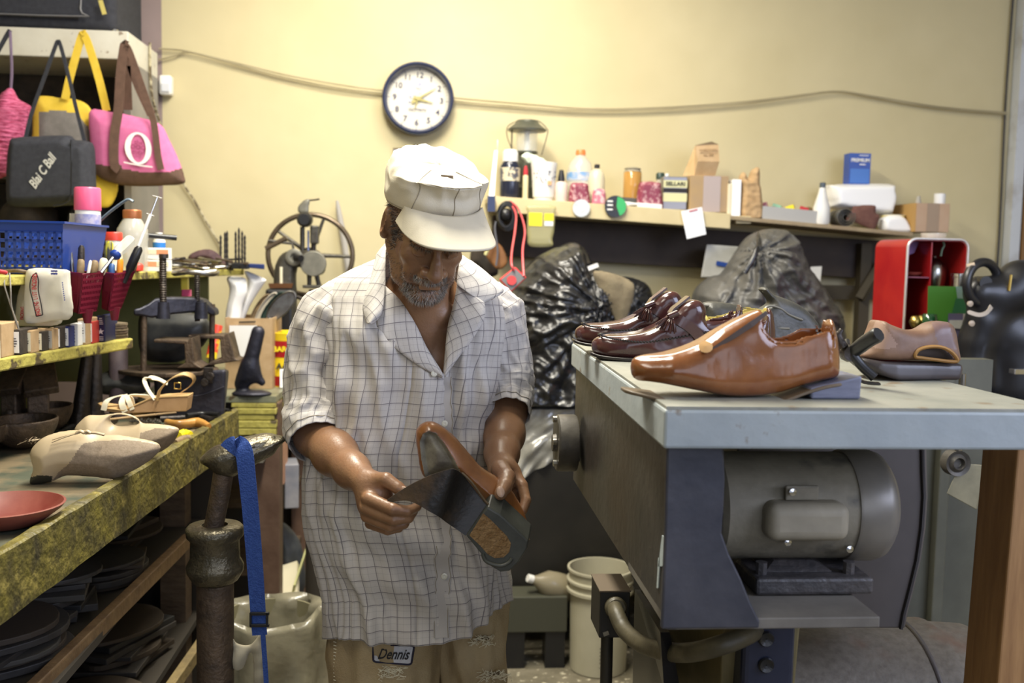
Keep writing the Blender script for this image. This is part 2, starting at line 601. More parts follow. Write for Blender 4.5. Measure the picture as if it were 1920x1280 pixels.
m=MB().box((x0+0.075,4.165,1.55),(0.03,0.07,3.1));struct('trim_2',m,mat('brown_jamb',(0.22,0.12,0.05),rough=0.6))
m=MB().tube([(x0-0.02+0.004*math.sin(z*5),4.185,z)for z in np.linspace(0,3.08,24)],0.006,6)
solo('door_cable',m,mat('dark_cable',(0.05,0.045,0.04),rough=0.6),'thin dark cable running up the wall edge beside the pale blue door','cable',W=True,smooth=60)
cx1=pt(241,80,3.75).x
t=thing('wall_cabinet','tall off-white open cabinet on the back wall with bags hung along its front','cabinet',(-1.6,3.95,1.45))
wcab=mat('off_white_board',(0.60,0.58,0.50),(0.52,0.49,0.41),rough=0.6,scale=6,col3=(0.25,0.2,0.15),scale3=30,mix3=(0.66,0.7))
gside=mat('grey_primed_panel',(0.20,0.19,0.17),(0.27,0.25,0.22),rough=0.75,scale=5,bump=0.1)
MB().box((-1.72,3.94,2.19),(2*(cx1+1.72),0.39,0.1)).build('top_board',wcab,t,W=True,bevel=0.004)
MB().box((cx1-0.0125,3.95,1.79),(0.025,0.37,0.7)).build('side_panel',gside,t,W=True)
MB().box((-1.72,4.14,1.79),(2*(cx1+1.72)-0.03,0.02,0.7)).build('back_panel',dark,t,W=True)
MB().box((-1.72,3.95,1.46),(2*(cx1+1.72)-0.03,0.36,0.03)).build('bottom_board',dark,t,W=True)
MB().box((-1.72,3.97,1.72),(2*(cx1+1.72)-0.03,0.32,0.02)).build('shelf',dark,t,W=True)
for i,(x,z,w_,h_,c)in enumerate(((-1.25,1.735,0.18,0.2,dark),(-1.44,1.735,0.2,0.24,blackm),(-1.66,1.735,0.2,0.2,dark),(-1.28,1.48,0.2,0.17,blackm),(-1.52,1.48,0.22,0.18,dark))):
 s=SDF((x-w_*.65,3.80,z-.01),(x+w_*.65,4.12,z+h_+.02),0.012)
 s.ell((x,3.96,z+h_*.5),(w_*.48,0.12,h_*.5),k=0)
 s.cap((x-w_*.35,3.95,z+0.03),(x+w_*.35,3.95,z+0.03),0.03,k=0.03)
 P,F=s.mesh(1)
 o=np_obj('stored_bag',P,F,c,W=True)
 tag(o,['dark soft bag stored inside the wall cabinet nearest its grey side panel','black soft bag on the cabinet shelf beside the yellow handles','dark bag on the cabinet shelf at the far left','black bag at the bottom of the cabinet above the glass jar','dark bag at the bottom of the cabinet behind the blue basket'][i],'bag','bags stored inside the wall cabinet')
t=thing('suitcase','black soft-sided suitcase lying on top of the off-white wall cabinet','suitcase',(-1.65,3.9,2.24))
xr=pt(207,25,3.72).x
MB().box((xr-0.42,3.95,2.37),(0.84,0.36,0.25)).build('body',blackm,t,W=True,bevel=0.03,bseg=4,smooth=40)
xp=pt(146,20,3.72).x
MB().box((xp-0.36,3.765,2.385),(0.72,0.03,0.21)).build('front_pocket',blackm,t,W=True,bevel=0.02,bseg=4,smooth=40)
pth=[]
for x,z in((xp-0.72,2.285),(xp-0.03,2.285),(xp,2.31),(xp,2.46),(xp-0.03,2.49),(xp-0.72,2.49)):
 pth.append((x,3.745,z))
MB().tube(catmull(pth,5),0.003,6).build('piping',mat('grey_piping',(0.16,0.16,0.17),rough=0.5),t,W=True,smooth=60)
MB().strap([pt(188,0,3.74),pt(196,27,3.74)],0.015,0.003).build('yellow_tag',mat('old_yellow',(0.5,0.42,0.12),rough=0.6),t,W=True,label='yellow tag')
MB().cyl((xr-0.01,3.80,2.24),(xr-0.01,3.80,2.255),0.012,n=12).build('foot',chrome,t,W=True)
def strap_path(ps,Y,dy=0.0):
 return[pt(x,y,Y+dy)for x,y in ps]
pinkc=mat('pink_canvas',(0.55,0.12,0.28),(0.60,0.15,0.32),rough=0.8,scale=40,bump=0.15,bscale=300)
brownc=mat('brown_canvas',(0.085,0.045,0.03),(0.115,0.062,0.042),rough=0.85,scale=40,bump=0.15,bscale=300)
Yb=3.62
base=pt(260,348,Yb)
t=thing('tote_bag','pink and brown canvas tote with a white letter O, hung on the cabinet corner','bag',base,group='bags hanging from the wall cabinet')
ol=[(170,206),(212,210),(255,218),(300,232),(318,262),(334,296),(346,330),(344,345),(300,349),(250,350),(205,342),(178,326),(172,300),(168,250)]
P,F=pouch(ol,Yb,0.035,0.05,h=0.005)
P[:,1]+=0.006*vnoise(P,(9,1,9),3)
mi=region_idx(P,F,[(1,[(160,305),(212,312),(262,322),(318,322),(350,312),(360,360),(160,360)])])
np_obj('body',P,F,[pinkc,brownc],t,W=True,mi=mi)
yb=Yb-0.045
MB().strap(catmull(strap_path([(224,318),(214,305),(215,250),(222,205),(226,140),(233,88),(236,84)],yb,-0.004),4),[0.031]*25,0.004).build('front_strap',brownc,t,W=True,smooth=60)
MB().strap(catmull(strap_path([(302,318),(296,290),(290,240),(284,215),(262,150),(242,95),(234,84)],yb,-0.004),4),[0.022]*25,0.004).build('front_strap',brownc,t,W=True,smooth=60)
MB().strap(catmull(strap_path([(240,206),(238,150),(235,86)],Yb+0.03),4),0.03,0.004).build('back_strap',brownc,t,W=True,smooth=60)
MB().strap(catmull(strap_path([(284,215),(255,150),(236,88)],Yb+0.03),4),0.03,0.004).build('back_strap',brownc,t,W=True,smooth=60)
m=MB()
c0,cx_,cy_=pt(259,278,Yb-0.046),pt(284,281,Yb-0.046)-pt(259,278,Yb-0.046),pt(259,248,Yb-0.046)-pt(259,278,Yb-0.046)
n=40
rs=[]
for k in range(n):
 a=2*PI*k/n
 o_=c0+cx_*math.cos(a)+cy_*math.sin(a)
 i_=c0+cx_*0.58*math.cos(a)+cy_*0.88*math.sin(a)
 rs.append([o_,i_,i_+V((0,.002,0)),o_+V((0,.002,0))])
m.rings(rs,False,True)
m.strap(strap_path([(232,304),(262,310),(286,313)],Yb-0.046),0.004,0.001,V((0,0,1)))
m.build('letter_print',white,t,W=True,label='white letter O print')
m=MB()
fr=frame(pt(259,277,Yb-0.047),cx_,cy_)
for i,tx in enumerate(('the','OOO','tote')):
 add_text(m,tx,0.022,fr@Matrix.Translation((0,0.018-0.017*i,0)))
m.build('small_print',mat('dark_magenta',(0.25,0.03,0.1),rough=0.8),t,W=True)
yelc=mat('mustard_canvas',(0.62,0.42,0.03),(0.68,0.48,0.05),rough=0.8,scale=30,bump=0.1,bscale=300)
greyc=mat('grey_wool',(0.17,0.155,0.14),(0.23,0.21,0.19),rough=0.9,scale=30,bump=0.3,bscale=300)
Yb=3.665
t=thing('tote_bag','mustard yellow and grey tote with long yellow handles, behind the black lunch bag','bag',pt(150,390,Yb),group='bags hanging from the wall cabinet')
ol=[(66,184),(110,182),(145,186),(172,205),(178,260),(215,330),(222,352),(214,378),(200,390),(178,388),(110,380),(62,330),(60,250)]
P,F=pouch(ol,Yb,0.03,0.05,h=0.006)
mi=region_idx(P,F,[(1,[(72,210),(110,206),(140,212),(166,238),(176,262),(176,300),(72,330)])])
np_obj('body',P,F,[yelc,greyc],t,W=True,mi=mi)
MB().strap(catmull(strap_path([(122,186),(130,150),(145,95),(154,66),(160,64)],Yb-0.03),4),0.026,0.004).build('handle',yelc,t,W=True,smooth=60)
MB().strap(catmull(strap_path([(200,208),(186,150),(168,90),(158,66),(153,66)],Yb-0.034),4),0.026,0.004).build('handle',yelc,t,W=True,smooth=60)
Yb=3.50
t=thing('lunch_bag','black padded lunch bag with white script lettering, hung lowest on the cabinet front','bag',pt(95,390,Yb),group='bags hanging from the wall cabinet')
ol=[(28,258),(90,254),(132,253),(140,262),(165,264),(176,275),(179,330),(178,380),(150,384),(60,389),(22,386),(14,370),(15,300),(20,268)]
P,F=pouch(ol,Yb,0.055,0.03,h=0.006)
np_obj('body',P,F,blackm,t,W=True)
MB().tube(catmull(strap_path([(134,262),(134,320),(130,375),(100,386)],Yb-0.052),5),0.004,6).build('seam_piping',blackp,t,W=True,smooth=60)
MB().strap(catmull(strap_path([(48,258),(60,210),(85,140),(102,92),(108,78),(113,84),(128,140),(142,200),(160,270)],Yb+0.01),4),0.012,0.004).build('shoulder_strap',blackm,t,W=True,smooth=60)
m=MB()
a_,b_=pt(58,353,Yb-0.058),pt(101,290,Yb-0.058)
fr=frame((a_+b_)/2,b_-a_,V((-1,0,1)))
add_text(m,'Blai C Ball',0.042,fr,shear=0.35,bold=0.0007,xs=0.72)
m.build('lettering',mat('silver_thread',(0.55,0.54,0.5),rough=0.5),t,W=True)
knit=mat('magenta_knit',(0.33,0.03,0.09),(0.62,0.14,0.27),rough=0.85,scale=70,stretch=(0.4,1,2.6),bump=0.8,bscale=80,mix=(0.4,0.6))
Yb=3.6
t=thing('knitted_bag','magenta knitted bag hanging by a thin cord at the far left','bag',pt(5,328,Yb),group='bags hanging from the wall cabinet')
ol=[(20,164),(35,185),(60,202),(52,235),(46,270),(22,300),(12,330),(-40,335),(-50,250),(-10,190)]
P,F=pouch(ol,Yb,0.05,0.05,h=0.006)
P+=0.003*np.sin(P[:,2:3]*420)*np.array([[0,1,0]])
np_obj('body',P,F,knit,t,W=True)
MB().tube(catmull(strap_path([(20,168),(22,130),(19,58)],Yb),5),0.005,6).build('cord',mat('mauve_cord',(0.14,0.1,0.16),rough=0.8),t,W=True,smooth=60)
MB().strap(catmull(strap_path([(19,56),(8,75),(-14,120),(-20,180)],Yb),4),0.014,0.004).build('strap',blackm,t,W=True)
t=thing('motion_sensor','small white plastic motion sensor on the yellow wall beside the cabinet','sensor',pt(309,178,4.2))
p0,p1=pt(297,140,4.15),pt(321,178,4.15)
MB().box(((p0.x+p1.x)/2,4.172,(p0.z+p1.z)/2),(p1.x-p0.x,0.05,p0.z-p1.z)).build('housing',white,t,W=True,bevel=0.01,bseg=3,smooth=40)
MB().box(((p0.x+p1.x)/2+.004,4.145,p1.z+.028),(0.034,0.008,0.035)).build('lens',mat('grey_lens',(0.6,0.62,0.66),rough=0.3),t,W=True,bevel=0.003)
m=MB().tube(catmull([pt(281,80,4.0),pt(284,170,4.0),pt(300,230,4.1),pt(340,335,4.17),pt(362,372,4.18),pt(385,412,4.18),pt(410,455,4.18),pt(414,470,4.18)],6),0.005,6)
solo('twisted_cord',m,mat('cream_cord',(0.45,0.40,0.26),(0.12,0.09,0.05),rough=0.8,scale=60,mix=(0.45,0.55)),'thin twisted cream cord hanging down the wall from the cabinet','cord',W=True,smooth=60)
m=MB()
m.tube(catmull([pt(x,y,4.18)for x,y in((298,91),(330,93),(356,97),(440,117),(540,141),(640,159),(716,169),(800,176),(860,184),(1000,196),(1110,204),(1250,201),(1400,190),(1500,178),(1570,171),(1640,181),(1760,200),(1888,211))],6),0.0035,6)
m.tube(catmull([pt(x,y,4.18)for x,y in((298,112),(330,104),(356,98),(440,120),(540,146),(640,166),(716,174),(800,182),(860,190),(1000,202),(1110,207),(1250,204),(1400,193),(1500,180),(1570,172),(1640,183),(1760,203),(1888,214))],6),0.0035,6)
solo('clothesline',m,mat('tan_line',(0.36,0.31,0.19),rough=0.8),'slack double cord strung across the whole yellow wall behind the clock','cord',W=True,smooth=60)
ZU,ZL=1.40,1.23
a0,a1=ptz(-420,538,ZU),ptz(458,504,ZU)
l0,l1=ptz(0,672,ZL),ptz(247,634,ZL)
def on_lower(px):
 return ptz(px,672-38*px/247,ZL)
def on_upper(px):
 return ptz(px,517-12.5*px/458,ZU)
t=thing('shelf_unit','yellow painted wooden shelf unit along the left side above the workbench','shelf',(-1.15,2.6,1.0))
uf,ub=on_upper(-60),a1
bx=-1.42
MB().hexa([(bx,uf.y,ZU-0.022),(uf.x,uf.y,ZU-0.022),(ub.x,ub.y,ZU-0.022),(bx,ub.y,ZU-0.022),(bx,uf.y,ZU),(uf.x,uf.y,ZU),(ub.x,ub.y,ZU),(bx,ub.y,ZU)]).build('upper_board',yellow_paint,t,W=True,bevel=0.003)
lf,lb=on_lower(-60),on_lower(250)
MB().hexa([(bx,lf.y,ZL-0.028),(lf.x,lf.y,ZL-0.028),(lb.x,lb.y,ZL-0.028),(bx,lb.y,ZL-0.028),(bx,lf.y,ZL),(lf.x,lf.y,ZL),(lb.x,lb.y,ZL),(bx,lb.y,ZL)]).build('lower_board',yellow_paint,t,W=True,bevel=0.004)
MB().box((bx-0.01,2.65,1.2),(0.02,2.3,0.4)).build('back_panel',olive_paint,t,W=True)
MB().box((-1.1,3.56,1.19),(0.66,0.02,0.38)).build('end_panel',olive_paint,t,W=True)
p0,p1=on_lower(-50),on_lower(235)
m=MB().hexa([(-1.30,p0.y,1.0),(-1.28,p0.y,1.0),(-1.02,p1.y,1.0),(-1.04,p1.y,1.0),(-1.30,p0.y,ZL-.03),(-1.28,p0.y,ZL-.03),(-1.02,p1.y,ZL-.03),(-1.04,p1.y,ZL-.03)])
m.build('lower_panel',olive_paint,t,W=True)
bw=[dark,card,dark,card,dark,mat('blue_carton',(0.02,0.03,0.16),rough=0.5),paper,card,mat('red_carton',(0.55,0.05,0.04),rough=0.5),mat('navy_carton',(0.01,0.015,0.07),rough=0.4)]
lbm=[paper,cream,cream,mat('grey_label',(0.45,0.42,0.36),rough=0.7),paper,paper,None,paper,paper,None]
spec=[(35,56,618,'dark small box with a grey label at the left of the lower shelf row'),(57,77,620,'brown small box with a tan label beside the leftmost dark one'),(80,97,622,'dark small box with a narrow tan label on the lower shelf'),(98,116,617,'brown small box with a grey label under the white pouch corner'),(117,130,613,'dark narrow box with a white label beside the blue carton'),(131,146,612,'blue small carton with a white label on the lower shelf'),(147,162,607,'plain white small carton with black marks on the lower shelf'),(161,177,598,'tallest brown carton with a white label on the lower shelf'),(178,189,603,'red and white narrow carton on the lower shelf'),(196,212,592,'navy blue carton with a white star on the lower shelf')]
for i,(xa,xb,yt,lab)in enumerate(spec):
 pa,pb=on_lower(xa),on_lower(xb)
 mid=(pa+pb)/2
 mid=V((mid.x-0.016,mid.y-0.01,ZL))
 wd=(xb-xa)/FPX*mid.y*0.96
 ht=pt((xa+xb)/2,yt,mid.y).z-ZL
 tb=thing('small_carton',lab,'box',mid,(0,0,0),'small cartons on the lower shelf')
 MB().box((0,0.05,ht/2),(wd,0.1,ht)).build('body',bw[i],tb,bevel=0.002)
 if lbm[i]:
  MB().box((0,-0.0008,ht*.5),(wd*.8,0.0012,ht*.82)).build('paper_label',lbm[i],tb)
  m=MB()
  for q in range(4):
   m.box((wd*.05*(q%2-.5),-0.002,ht*(.35+.1*q)),(wd*(.3+.12*((q*7)%3)),0.0006,ht*.035))
  m.build('print',ink,tb)
 elif i==9:
  m=MB()
  st=[]
  for k in range(10):
   r_=wd*(.42 if k%2==0 else.17)
   st.append((r_*math.sin(k*PI/5),ht*.4+r_*math.cos(k*PI/5)))
  m.add([(x,-0.001,z)for x,z in st]+[(0,-0.001,ht*.4)],[(k,(k+1)%10,10)for k in range(10)])
  for q in range(4):
   m.box((0,-0.0008,ht*(.9-.07*q)),(wd*(.3+.1*q),0.001,ht*.025))
  for q in range(3):
   m.box((0,-0.0008,ht*(.2-.06*q)),(wd*.6,0.001,ht*.02))
  m.build('star_print',white,tb,label='white star and lines')
 else:
  m=MB()
  for q in range(5):
   m.box((0,-0.0008,ht*(.2+.14*q)),(wd*.3,0.001,ht*.05))
  m.build('print',ink,tb)
b=on_lower(8)
tb=thing('open_carton','brown cardboard carton at the left end of the lower shelf','box',(b.x-.04,b.y,ZL))
MB().box((0,0.04,0.036),(0.075,0.09,0.072)).build('body',card,tb,bevel=0.002)
MB().box((0.0,-0.008,0.018),(0.07,0.004,0.036)).build('note',cream,tb,label='pale paper note')
for k in range(6):
 b=on_lower(231)
 m=MB().prism([(0.045*math.cos(a)*(1+.1*math.sin(3*a+k)),0.05*math.sin(a))for a in np.linspace(0,2*PI,16)[:-1]],0.007*k,0.007*k+0.0055)
 solo('leather_piece',m,[dark,card][k%3==1]if False else mat('dull_leather%d'%(k%2),((0.10,0.07,0.045),(0.17,0.13,0.08))[k%2],rough=0.7),'flat piece of dull leather in the stack at the end of the lower shelf','leather','leather pieces stacked at the shelf end',loc=(b.x-.05,b.y+.04,ZL),rot=(0,0,0.2*k))
def pouch_bag(ol,Yb,lab,txt,ang):
 tb=thing('plastic_pouch',lab,'pouch',pt(90,600,Yb),group='packing pouches hung on the shelf')
 P,F=pouch(ol,Yb,0.012,0.02,h=0.003)
 P[:,1]+=0.006*vnoise(P,(22,1,16),Yb)
 np_obj('body',P,F,mat('cloudy_plastic',(0.60,0.56,0.44),(0.70,0.66,0.54),rough=0.3,scale=8,coat=0.3),tb,W=True)
 return tb
tb=pouch_bag([(50,508),(66,502),(100,503),(128,506),(132,520),(136,592),(100,602),(52,608),(44,590),(44,545)],2.30,'cloudy plastic pouch with red PACKING LIST ENCLOSED lettering, hung on the yellow shelf',None,0)
m=MB()
pr=catmull([pt(68,511,2.283),pt(59,520,2.283),pt(56,540,2.283),pt(62,566,2.283),pt(68,593,2.283)],6)
pr2=catmull([pt(68,511,2.283),pt(72,525,2.283),pt(72,545,2.283),pt(77,570,2.283),pt(80,590,2.283)],6)
m.tube(pr,0.0013,5);m.tube(pr2,0.0013,5);m.tube([pr[-1],pr2[-1]],0.0013,5)
m.build('black_outline',ink,tb,W=True)
m=MB()
a_,b_=pt(74,592,2.282),pt(64,515,2.282)
cv=catmull([pt(73.5,592,2.281),pt(68,565,2.281),pt(64.5,540,2.281),pt(66,514,2.281)],20)
Ls=[0]
for i in range(1,len(cv)):Ls.append(Ls[-1]+(cv[i]-cv[i-1]).length)
TX='PACKING LIST ENCLOSED'
for i,ch in enumerate(TX):
 if ch==' ':continue
 s_=Ls[-1]*(i+.5)/len(TX)
 k=min(int(np.searchsorted(Ls,s_)),len(cv)-2)
 dr=(cv[min(k+2,len(cv)-1)]-cv[max(k-2,0)]).normalized()
 add_text(m,ch,0.0135,frame(cv[k],dr,V((-1,0,.1))),bold=0.0002,xs=0.62)
m.build('red_lettering',redink,tb,W=True)
m=MB()
for k in range(9):
 p=pt(117+k*.5,530+4*k,2.282);m.box(p,(0.002,0.001,0.003))
for k in range(8):
 p=pt(97+3*(k%4),508+5*(k//4),2.281);m.box(p,(0.004,0.001,0.004),(0,k,0))
m.build('small_marks',mat('blue_ink',(0.08,0.09,0.3),rough=0.6),tb,W=True)
tb=pouch_bag([(40,530),(80,530),(112,560),(116,606),(60,612),(26,610),(28,590)],2.345,'second cloudy plastic pouch showing behind the lettered one',None,0)
m=MB()
a_,b_=pt(41,604,2.33),pt(43,570,2.33)
add_text(m,'PACKING',0.0115,frame((a_+b_)/2,b_-a_,V((-1,0,0))),bold=0.0002,xs=0.6)
m.build('red_lettering',redink,tb,W=True)
m=MB().tube(catmull([pt(14,512,2.25),pt(8,530,2.22),(pt(16,560,2.22)),pt(30,600,2.22),pt(35,618,2.22),pt(38,672,2.22)],5),0.0018,5)
m.tube(catmull([pt(18,512,2.25),pt(20,540,2.22),pt(22,575,2.22),pt(34,615,2.22)],5),0.0018,5)
solo('hanging_string',m,mat('grey_string',(0.22,0.2,0.17),rough=0.8),'knotted grey strings hanging off the yellow shelf edge at the far left','string',W=True)
maroon=mat('maroon_plastic',(0.16,0.010,0.028),rough=0.35)
for k,(T0,T1,T2,B0,B1,B2,Yk,lab)in enumerate((((130,511),(155,514),(194,510),(136,583),(148,588),(180,583),2.36,'maroon plastic basket of tools hung on the shelf beside the white pouch'),((193,511),(214,514),(252,508),(192,578),(204,583),(226,578),2.50,'maroon plastic basket of tools hung furthest right on the yellow shelf'))):
 tb=thing('hanging_basket',lab,'basket',pt(B1[0],B1[1],Yk),group='maroon baskets hung on the shelf')
 m=MB()
 dm=0.05
 q=lambda p,d:pt(p[0],p[1],Yk+d)
 a,b_,c=q(T0,.03),q(T1,0),q(T2,.05)
 e,f,g=q(B0,.03),q(B1,0),q(B2,.05)
 perf(m,e,f,b_,a,2,1,0.98,0.002)
 perf(m,f,g,c,b_,12,7,0.42,0.002)
 bk=V((-0.02,0.07,0))
 m.hexa([e,f,g,e+bk,e+V((0,0,.004)),f+V((0,0,.004)),g+V((0,0,.004)),e+bk+V((0,0,.004))])
 m.hexa([g,g+V((0,.003,0)),e+bk+V((0,.003,0)),e+bk,c,c+V((0,.003,0)),a+bk+V((0,.003,0)),a+bk])
 m.build('basket_body',maroon,tb,W=True)
 MB().tube([a,b_,c,a+bk],0.003,6,closed=True).build('rim',maroon,tb,W=True,smooth=60)
 p=q(((B1[0]+B2[0])/2,B1[1]+8),.03)
 MB().lathe([(0.008,-.012),(0.014,.02)],p,12).build('foot',maroon,tb,W=True,smooth=40)
tools=[(138,535,133,472,2.40,.004,'steel','thin steel file standing at the left of the first maroon basket'),(150,535,153,460,2.41,.008,'iron','dark worn chisel standing upright in the first maroon basket'),(150,530,152,486,2.38,.009,'wood','short wooden handle in the first maroon basket'),(162,530,170,488,2.38,.004,'white','slim pale rod leaning in the first maroon basket'),(172,530,178,488,2.40,.009,'wood','brown wooden handle leaning in the first maroon basket'),(185,530,196,484,2.42,.010,'cream','cream coloured handle leaning in the first maroon basket'),(222,540,226,484,2.54,.008,'amber','amber screwdriver handle in the second maroon basket'),(209,540,210,494,2.54,.008,'bluep','blue handle in the second maroon basket'),(200,520,206,452,2.56,.010,'yb','yellow and black handle standing in the second maroon basket'),(232,530,262,462,2.53,.012,'blackp','thick black handle leaning right in the second maroon basket'),(240,525,252,486,2.57,.012,'wood','dull brown handle at the right of the second maroon basket')]
tm={'steel':steel,'iron':iron,'wood':mat('handled_wood',(0.26,0.18,0.09),(0.12,0.08,0.04),rough=0.6,scale=40),'white':white,'cream':cream,'amber':mat('amber_plastic',(0.7,0.25,0.02),rough=0.2),'bluep':mat('dull_blue',(0.03,0.09,0.25),rough=0.4),'yb':mat('yellow_black',(0.55,0.5,0.03),(0.03,0.03,0.03),rough=0.4,scale=60,stretch=(1,1,.1),mix=(.45,.55)),'blackp':blackp}
for x0_,y0_,x1_,y1_,Yk,r_,mk,lab in tools:
 a,b_=pt(x0_,y0_,Yk),pt(x1_,y1_,Yk+.01)
 ax=(b_-a)
 L_=ax.length
 m=MB().lathe([(r_*.55,0),(r_*.6,L_*.3),(r_*.95,L_*.4),(r_,L_*.7),(r_*.9,L_*.93),(r_*.5,L_)],a,10,axis=ax)
 solo('hand_tool',m,tm[mk],lab,'tool','hand tools in the maroon baskets',W=True,smooth=50)
tb=thing('screwdriver','large clear-handled screwdriver with a blue collar lying across the basket tools','screwdriver',pt(192,510,2.37))
a,b_,c=pt(190,511,2.36),pt(212,482,2.38),pt(246,448,2.42)
MB().cyl(a,b_,0.004,n=8).build('shaft',chrome,tb,W=True,smooth=60)
MB().lathe([(0.009,0),(0.013,.006),(0.012,.014)],b_,12,axis=c-b_).build('collar',blue,tb,W=True,smooth=60)
MB().lathe([(0.011,.012),(0.014,.03),(0.014,.06),(0.010,.068)],b_,8,axis=c-b_).build('handle',clearp,tb,W=True,smooth=30)
tb=thing('grease_syringe','long thin metal injector with a crossbar, sticking up out of the second basket','syringe',pt(250,465,2.56))
a,b_=pt(245,500,2.56),pt(295,369,2.60)
MB().cyl(a,a.lerp(b_,.75),0.0045,n=8).build('barrel',white,tb,W=True,smooth=60)
MB().cyl(a.lerp(b_,.7),b_,0.0025,n=8).build('plunger',chrome,tb,W=True,smooth=60)
for f_,r_ in((1.0,.011),(.74,.009)):
 p=a.lerp(b_,f_);MB().cyl(p-V((r_,0,-.003)),p+V((r_,0,-.003)),0.0025,n=8).build('crossbar',chrome,tb,W=True,smooth=60)
tb=thing('storage_basket','blue perforated plastic basket on the yellow shelf below the hanging bags','basket',(-1.15,2.5,ZU))
A,B,C_=pt(-90,508,2.36),pt(118,507,2.36),pt(186,512,2.62)
A.z=B.z=C_.z=ZU+0.002
At,Bt,Ct=pt(-95,412,2.34),pt(118,417,2.34),pt(200,421,2.66)
At.z=Bt.z=Ct.z=(Bt.z)
m=MB()
def lp(a,b,t_):return a*(1-t_)+b*t_
perf(m,lp(A,At,.1),lp(B,Bt,.1),lp(B,Bt,.82),lp(A,At,.82),14,4,0.36,0.003)
for u0,u1 in((0,.1),(.82,1)):
 a4=[lp(A,At,u0),lp(B,Bt,u0),lp(B,Bt,u1),lp(A,At,u1)]
 m.hexa(a4+[p+V((0,.003,0))for p in a4])
a4=[B,C_,Ct,Bt];m.hexa(a4+[p+V((-.003,.002,0))for p in a4])
D,Dt=V((A.x,C_.y,A.z)),V((At.x,Ct.y,At.z))
perf(m,C_,D,Dt,Ct,14,5,0.5,0.003)
m.hexa([A,B,C_,D]+[p+V((0,0,.003))for p in(A,B,C_,D)])
m.build('basket_body',blue,tb,W=True)
MB().strap([At,Bt,Ct,Dt],0.012,0.005,[V((0,1,0)),V((-.5,1,0)),V((-.5,.5,0)),V((0,1,0))]).build('rim',blue,tb,W=True)
pinkp=mat('pink_plastic',(0.75,0.10,0.22),rough=0.35)
b=pt(165,420,2.68)
bottle('spray_can','white can with a bright pink cap standing in the blue basket','can',(b.x,2.68,ZU+.01),[(0.030,0),(0.031,.004),(0.031,.150)],white,[(0.0325,.150),(0.033,.154),(0.0325,.205),(0.030,.209)],pinkp,lab=(.08,.14),labm=mat('blue_print_label',(0.55,0.5,0.55),(0.2,0.22,0.5),rough=0.5,scale=50))
m=MB().tube(catmull([pt(178,422,2.72),pt(205,398,2.72),pt(232,378,2.72),pt(242,374,2.72),pt(250,378,2.72)],5),0.0075,8,flat=(1,.5))
solo('blue_grey_handle',m,mat('blue_grey_plastic',(0.12,0.17,0.22),rough=0.35),'blue-grey curved tool handle sticking out of the blue basket','tool',W=True,smooth=60)
b=pt(138,410,2.72)
bottle('small_clear_bottle','small clear plastic bottle beside the pink-capped can in the blue basket','bottle',(b.x,2.72,ZU+.01),[(0.015,0),(0.016,.1),(0.01,.13),(0.01,.143)],clearp)
b=pt(249,490,2.95)
bottle('glass_jar','clear ribbed glass jar with a copper lid standing behind the basket tools','jar',(b.x,2.95,ZU),[(0.040,0),(0.042,.01),(0.041,.045),(0.043,.055),(0.042,.085),(0.044,.1),(0.042,.12),(0.026,.147),(0.024,.15)],clearp,[(0.025,.15),(0.026,.155),(0.026,.172),(0.023,.175)],mat('copper_lid',(0.45,0.17,0.07),rough=0.35,metal=0.6))
b=pt(214,490,2.8)
bottle('labelled_jar','small white jar with a red lid behind the second maroon basket','jar',(b.x,2.8,ZU),[(0.02,0),(0.021,.02),(0.021,.085)],white,[(0.0225,.085),(0.0225,.105),(0.02,.108)],mat('red_lid',(0.62,0.05,0.03),rough=0.4),lab=(.03,.07),labm=cream)
b=pt(267,498,2.9)
m=MB().lathe([(0.002,0),(0.016,.004),(0.017,.018),(0.012,.024),(0.002,.026)],(b.x,2.85,ZU),14)
solo('round_stopper',m,mat('red_lid',(0.62,0.05,0.03)),'small glossy red round cap lying on the yellow shelf by the glass jar','cap',W=True,smooth=60)
for i,(x,y)in enumerate(((286,0),(308,0),(286,1),(308,1))):
 b=pt(x,500,3.0)
 m=MB().box((0,0,0.017),(0.034,0.04,0.033))
 m.mi=1;m.box((0,-0.0205,0.011+0.01),(0.034,0.001,0.014))
 solo('tack_box',m,[paper,mat('orange_print',(0.75,0.3,0.15),rough=0.6)if i in(0,3)else cream],'small white and orange box, %s of the block of four by the jar'%('lower left','lower right','upper left','upper right')[i],'box','four tack boxes beside the jar',loc=(b.x,3.0,ZU+.035*y),bevel=0.001)
m=MB().cyl(pt(276,441,2.99),pt(331,446,3.02),0.008,n=10)
solo('black_bar',m,blackp,'short black rubber bar lying over the bottles behind the small boxes','bar',W=True,smooth=50)
b=pt(290,470,3.05)
bottle('blue_label_bottle','small pale bottle with a blue label behind the four small boxes','bottle',(b.x,3.1,ZU),[(0.018,0),(0.018,.09),(0.01,.105),(0.01,.115)],white,lab=(.06,.085),labm=mat('azure_label',(0.03,0.2,0.6),rough=.5))
rng=random.Random(5)
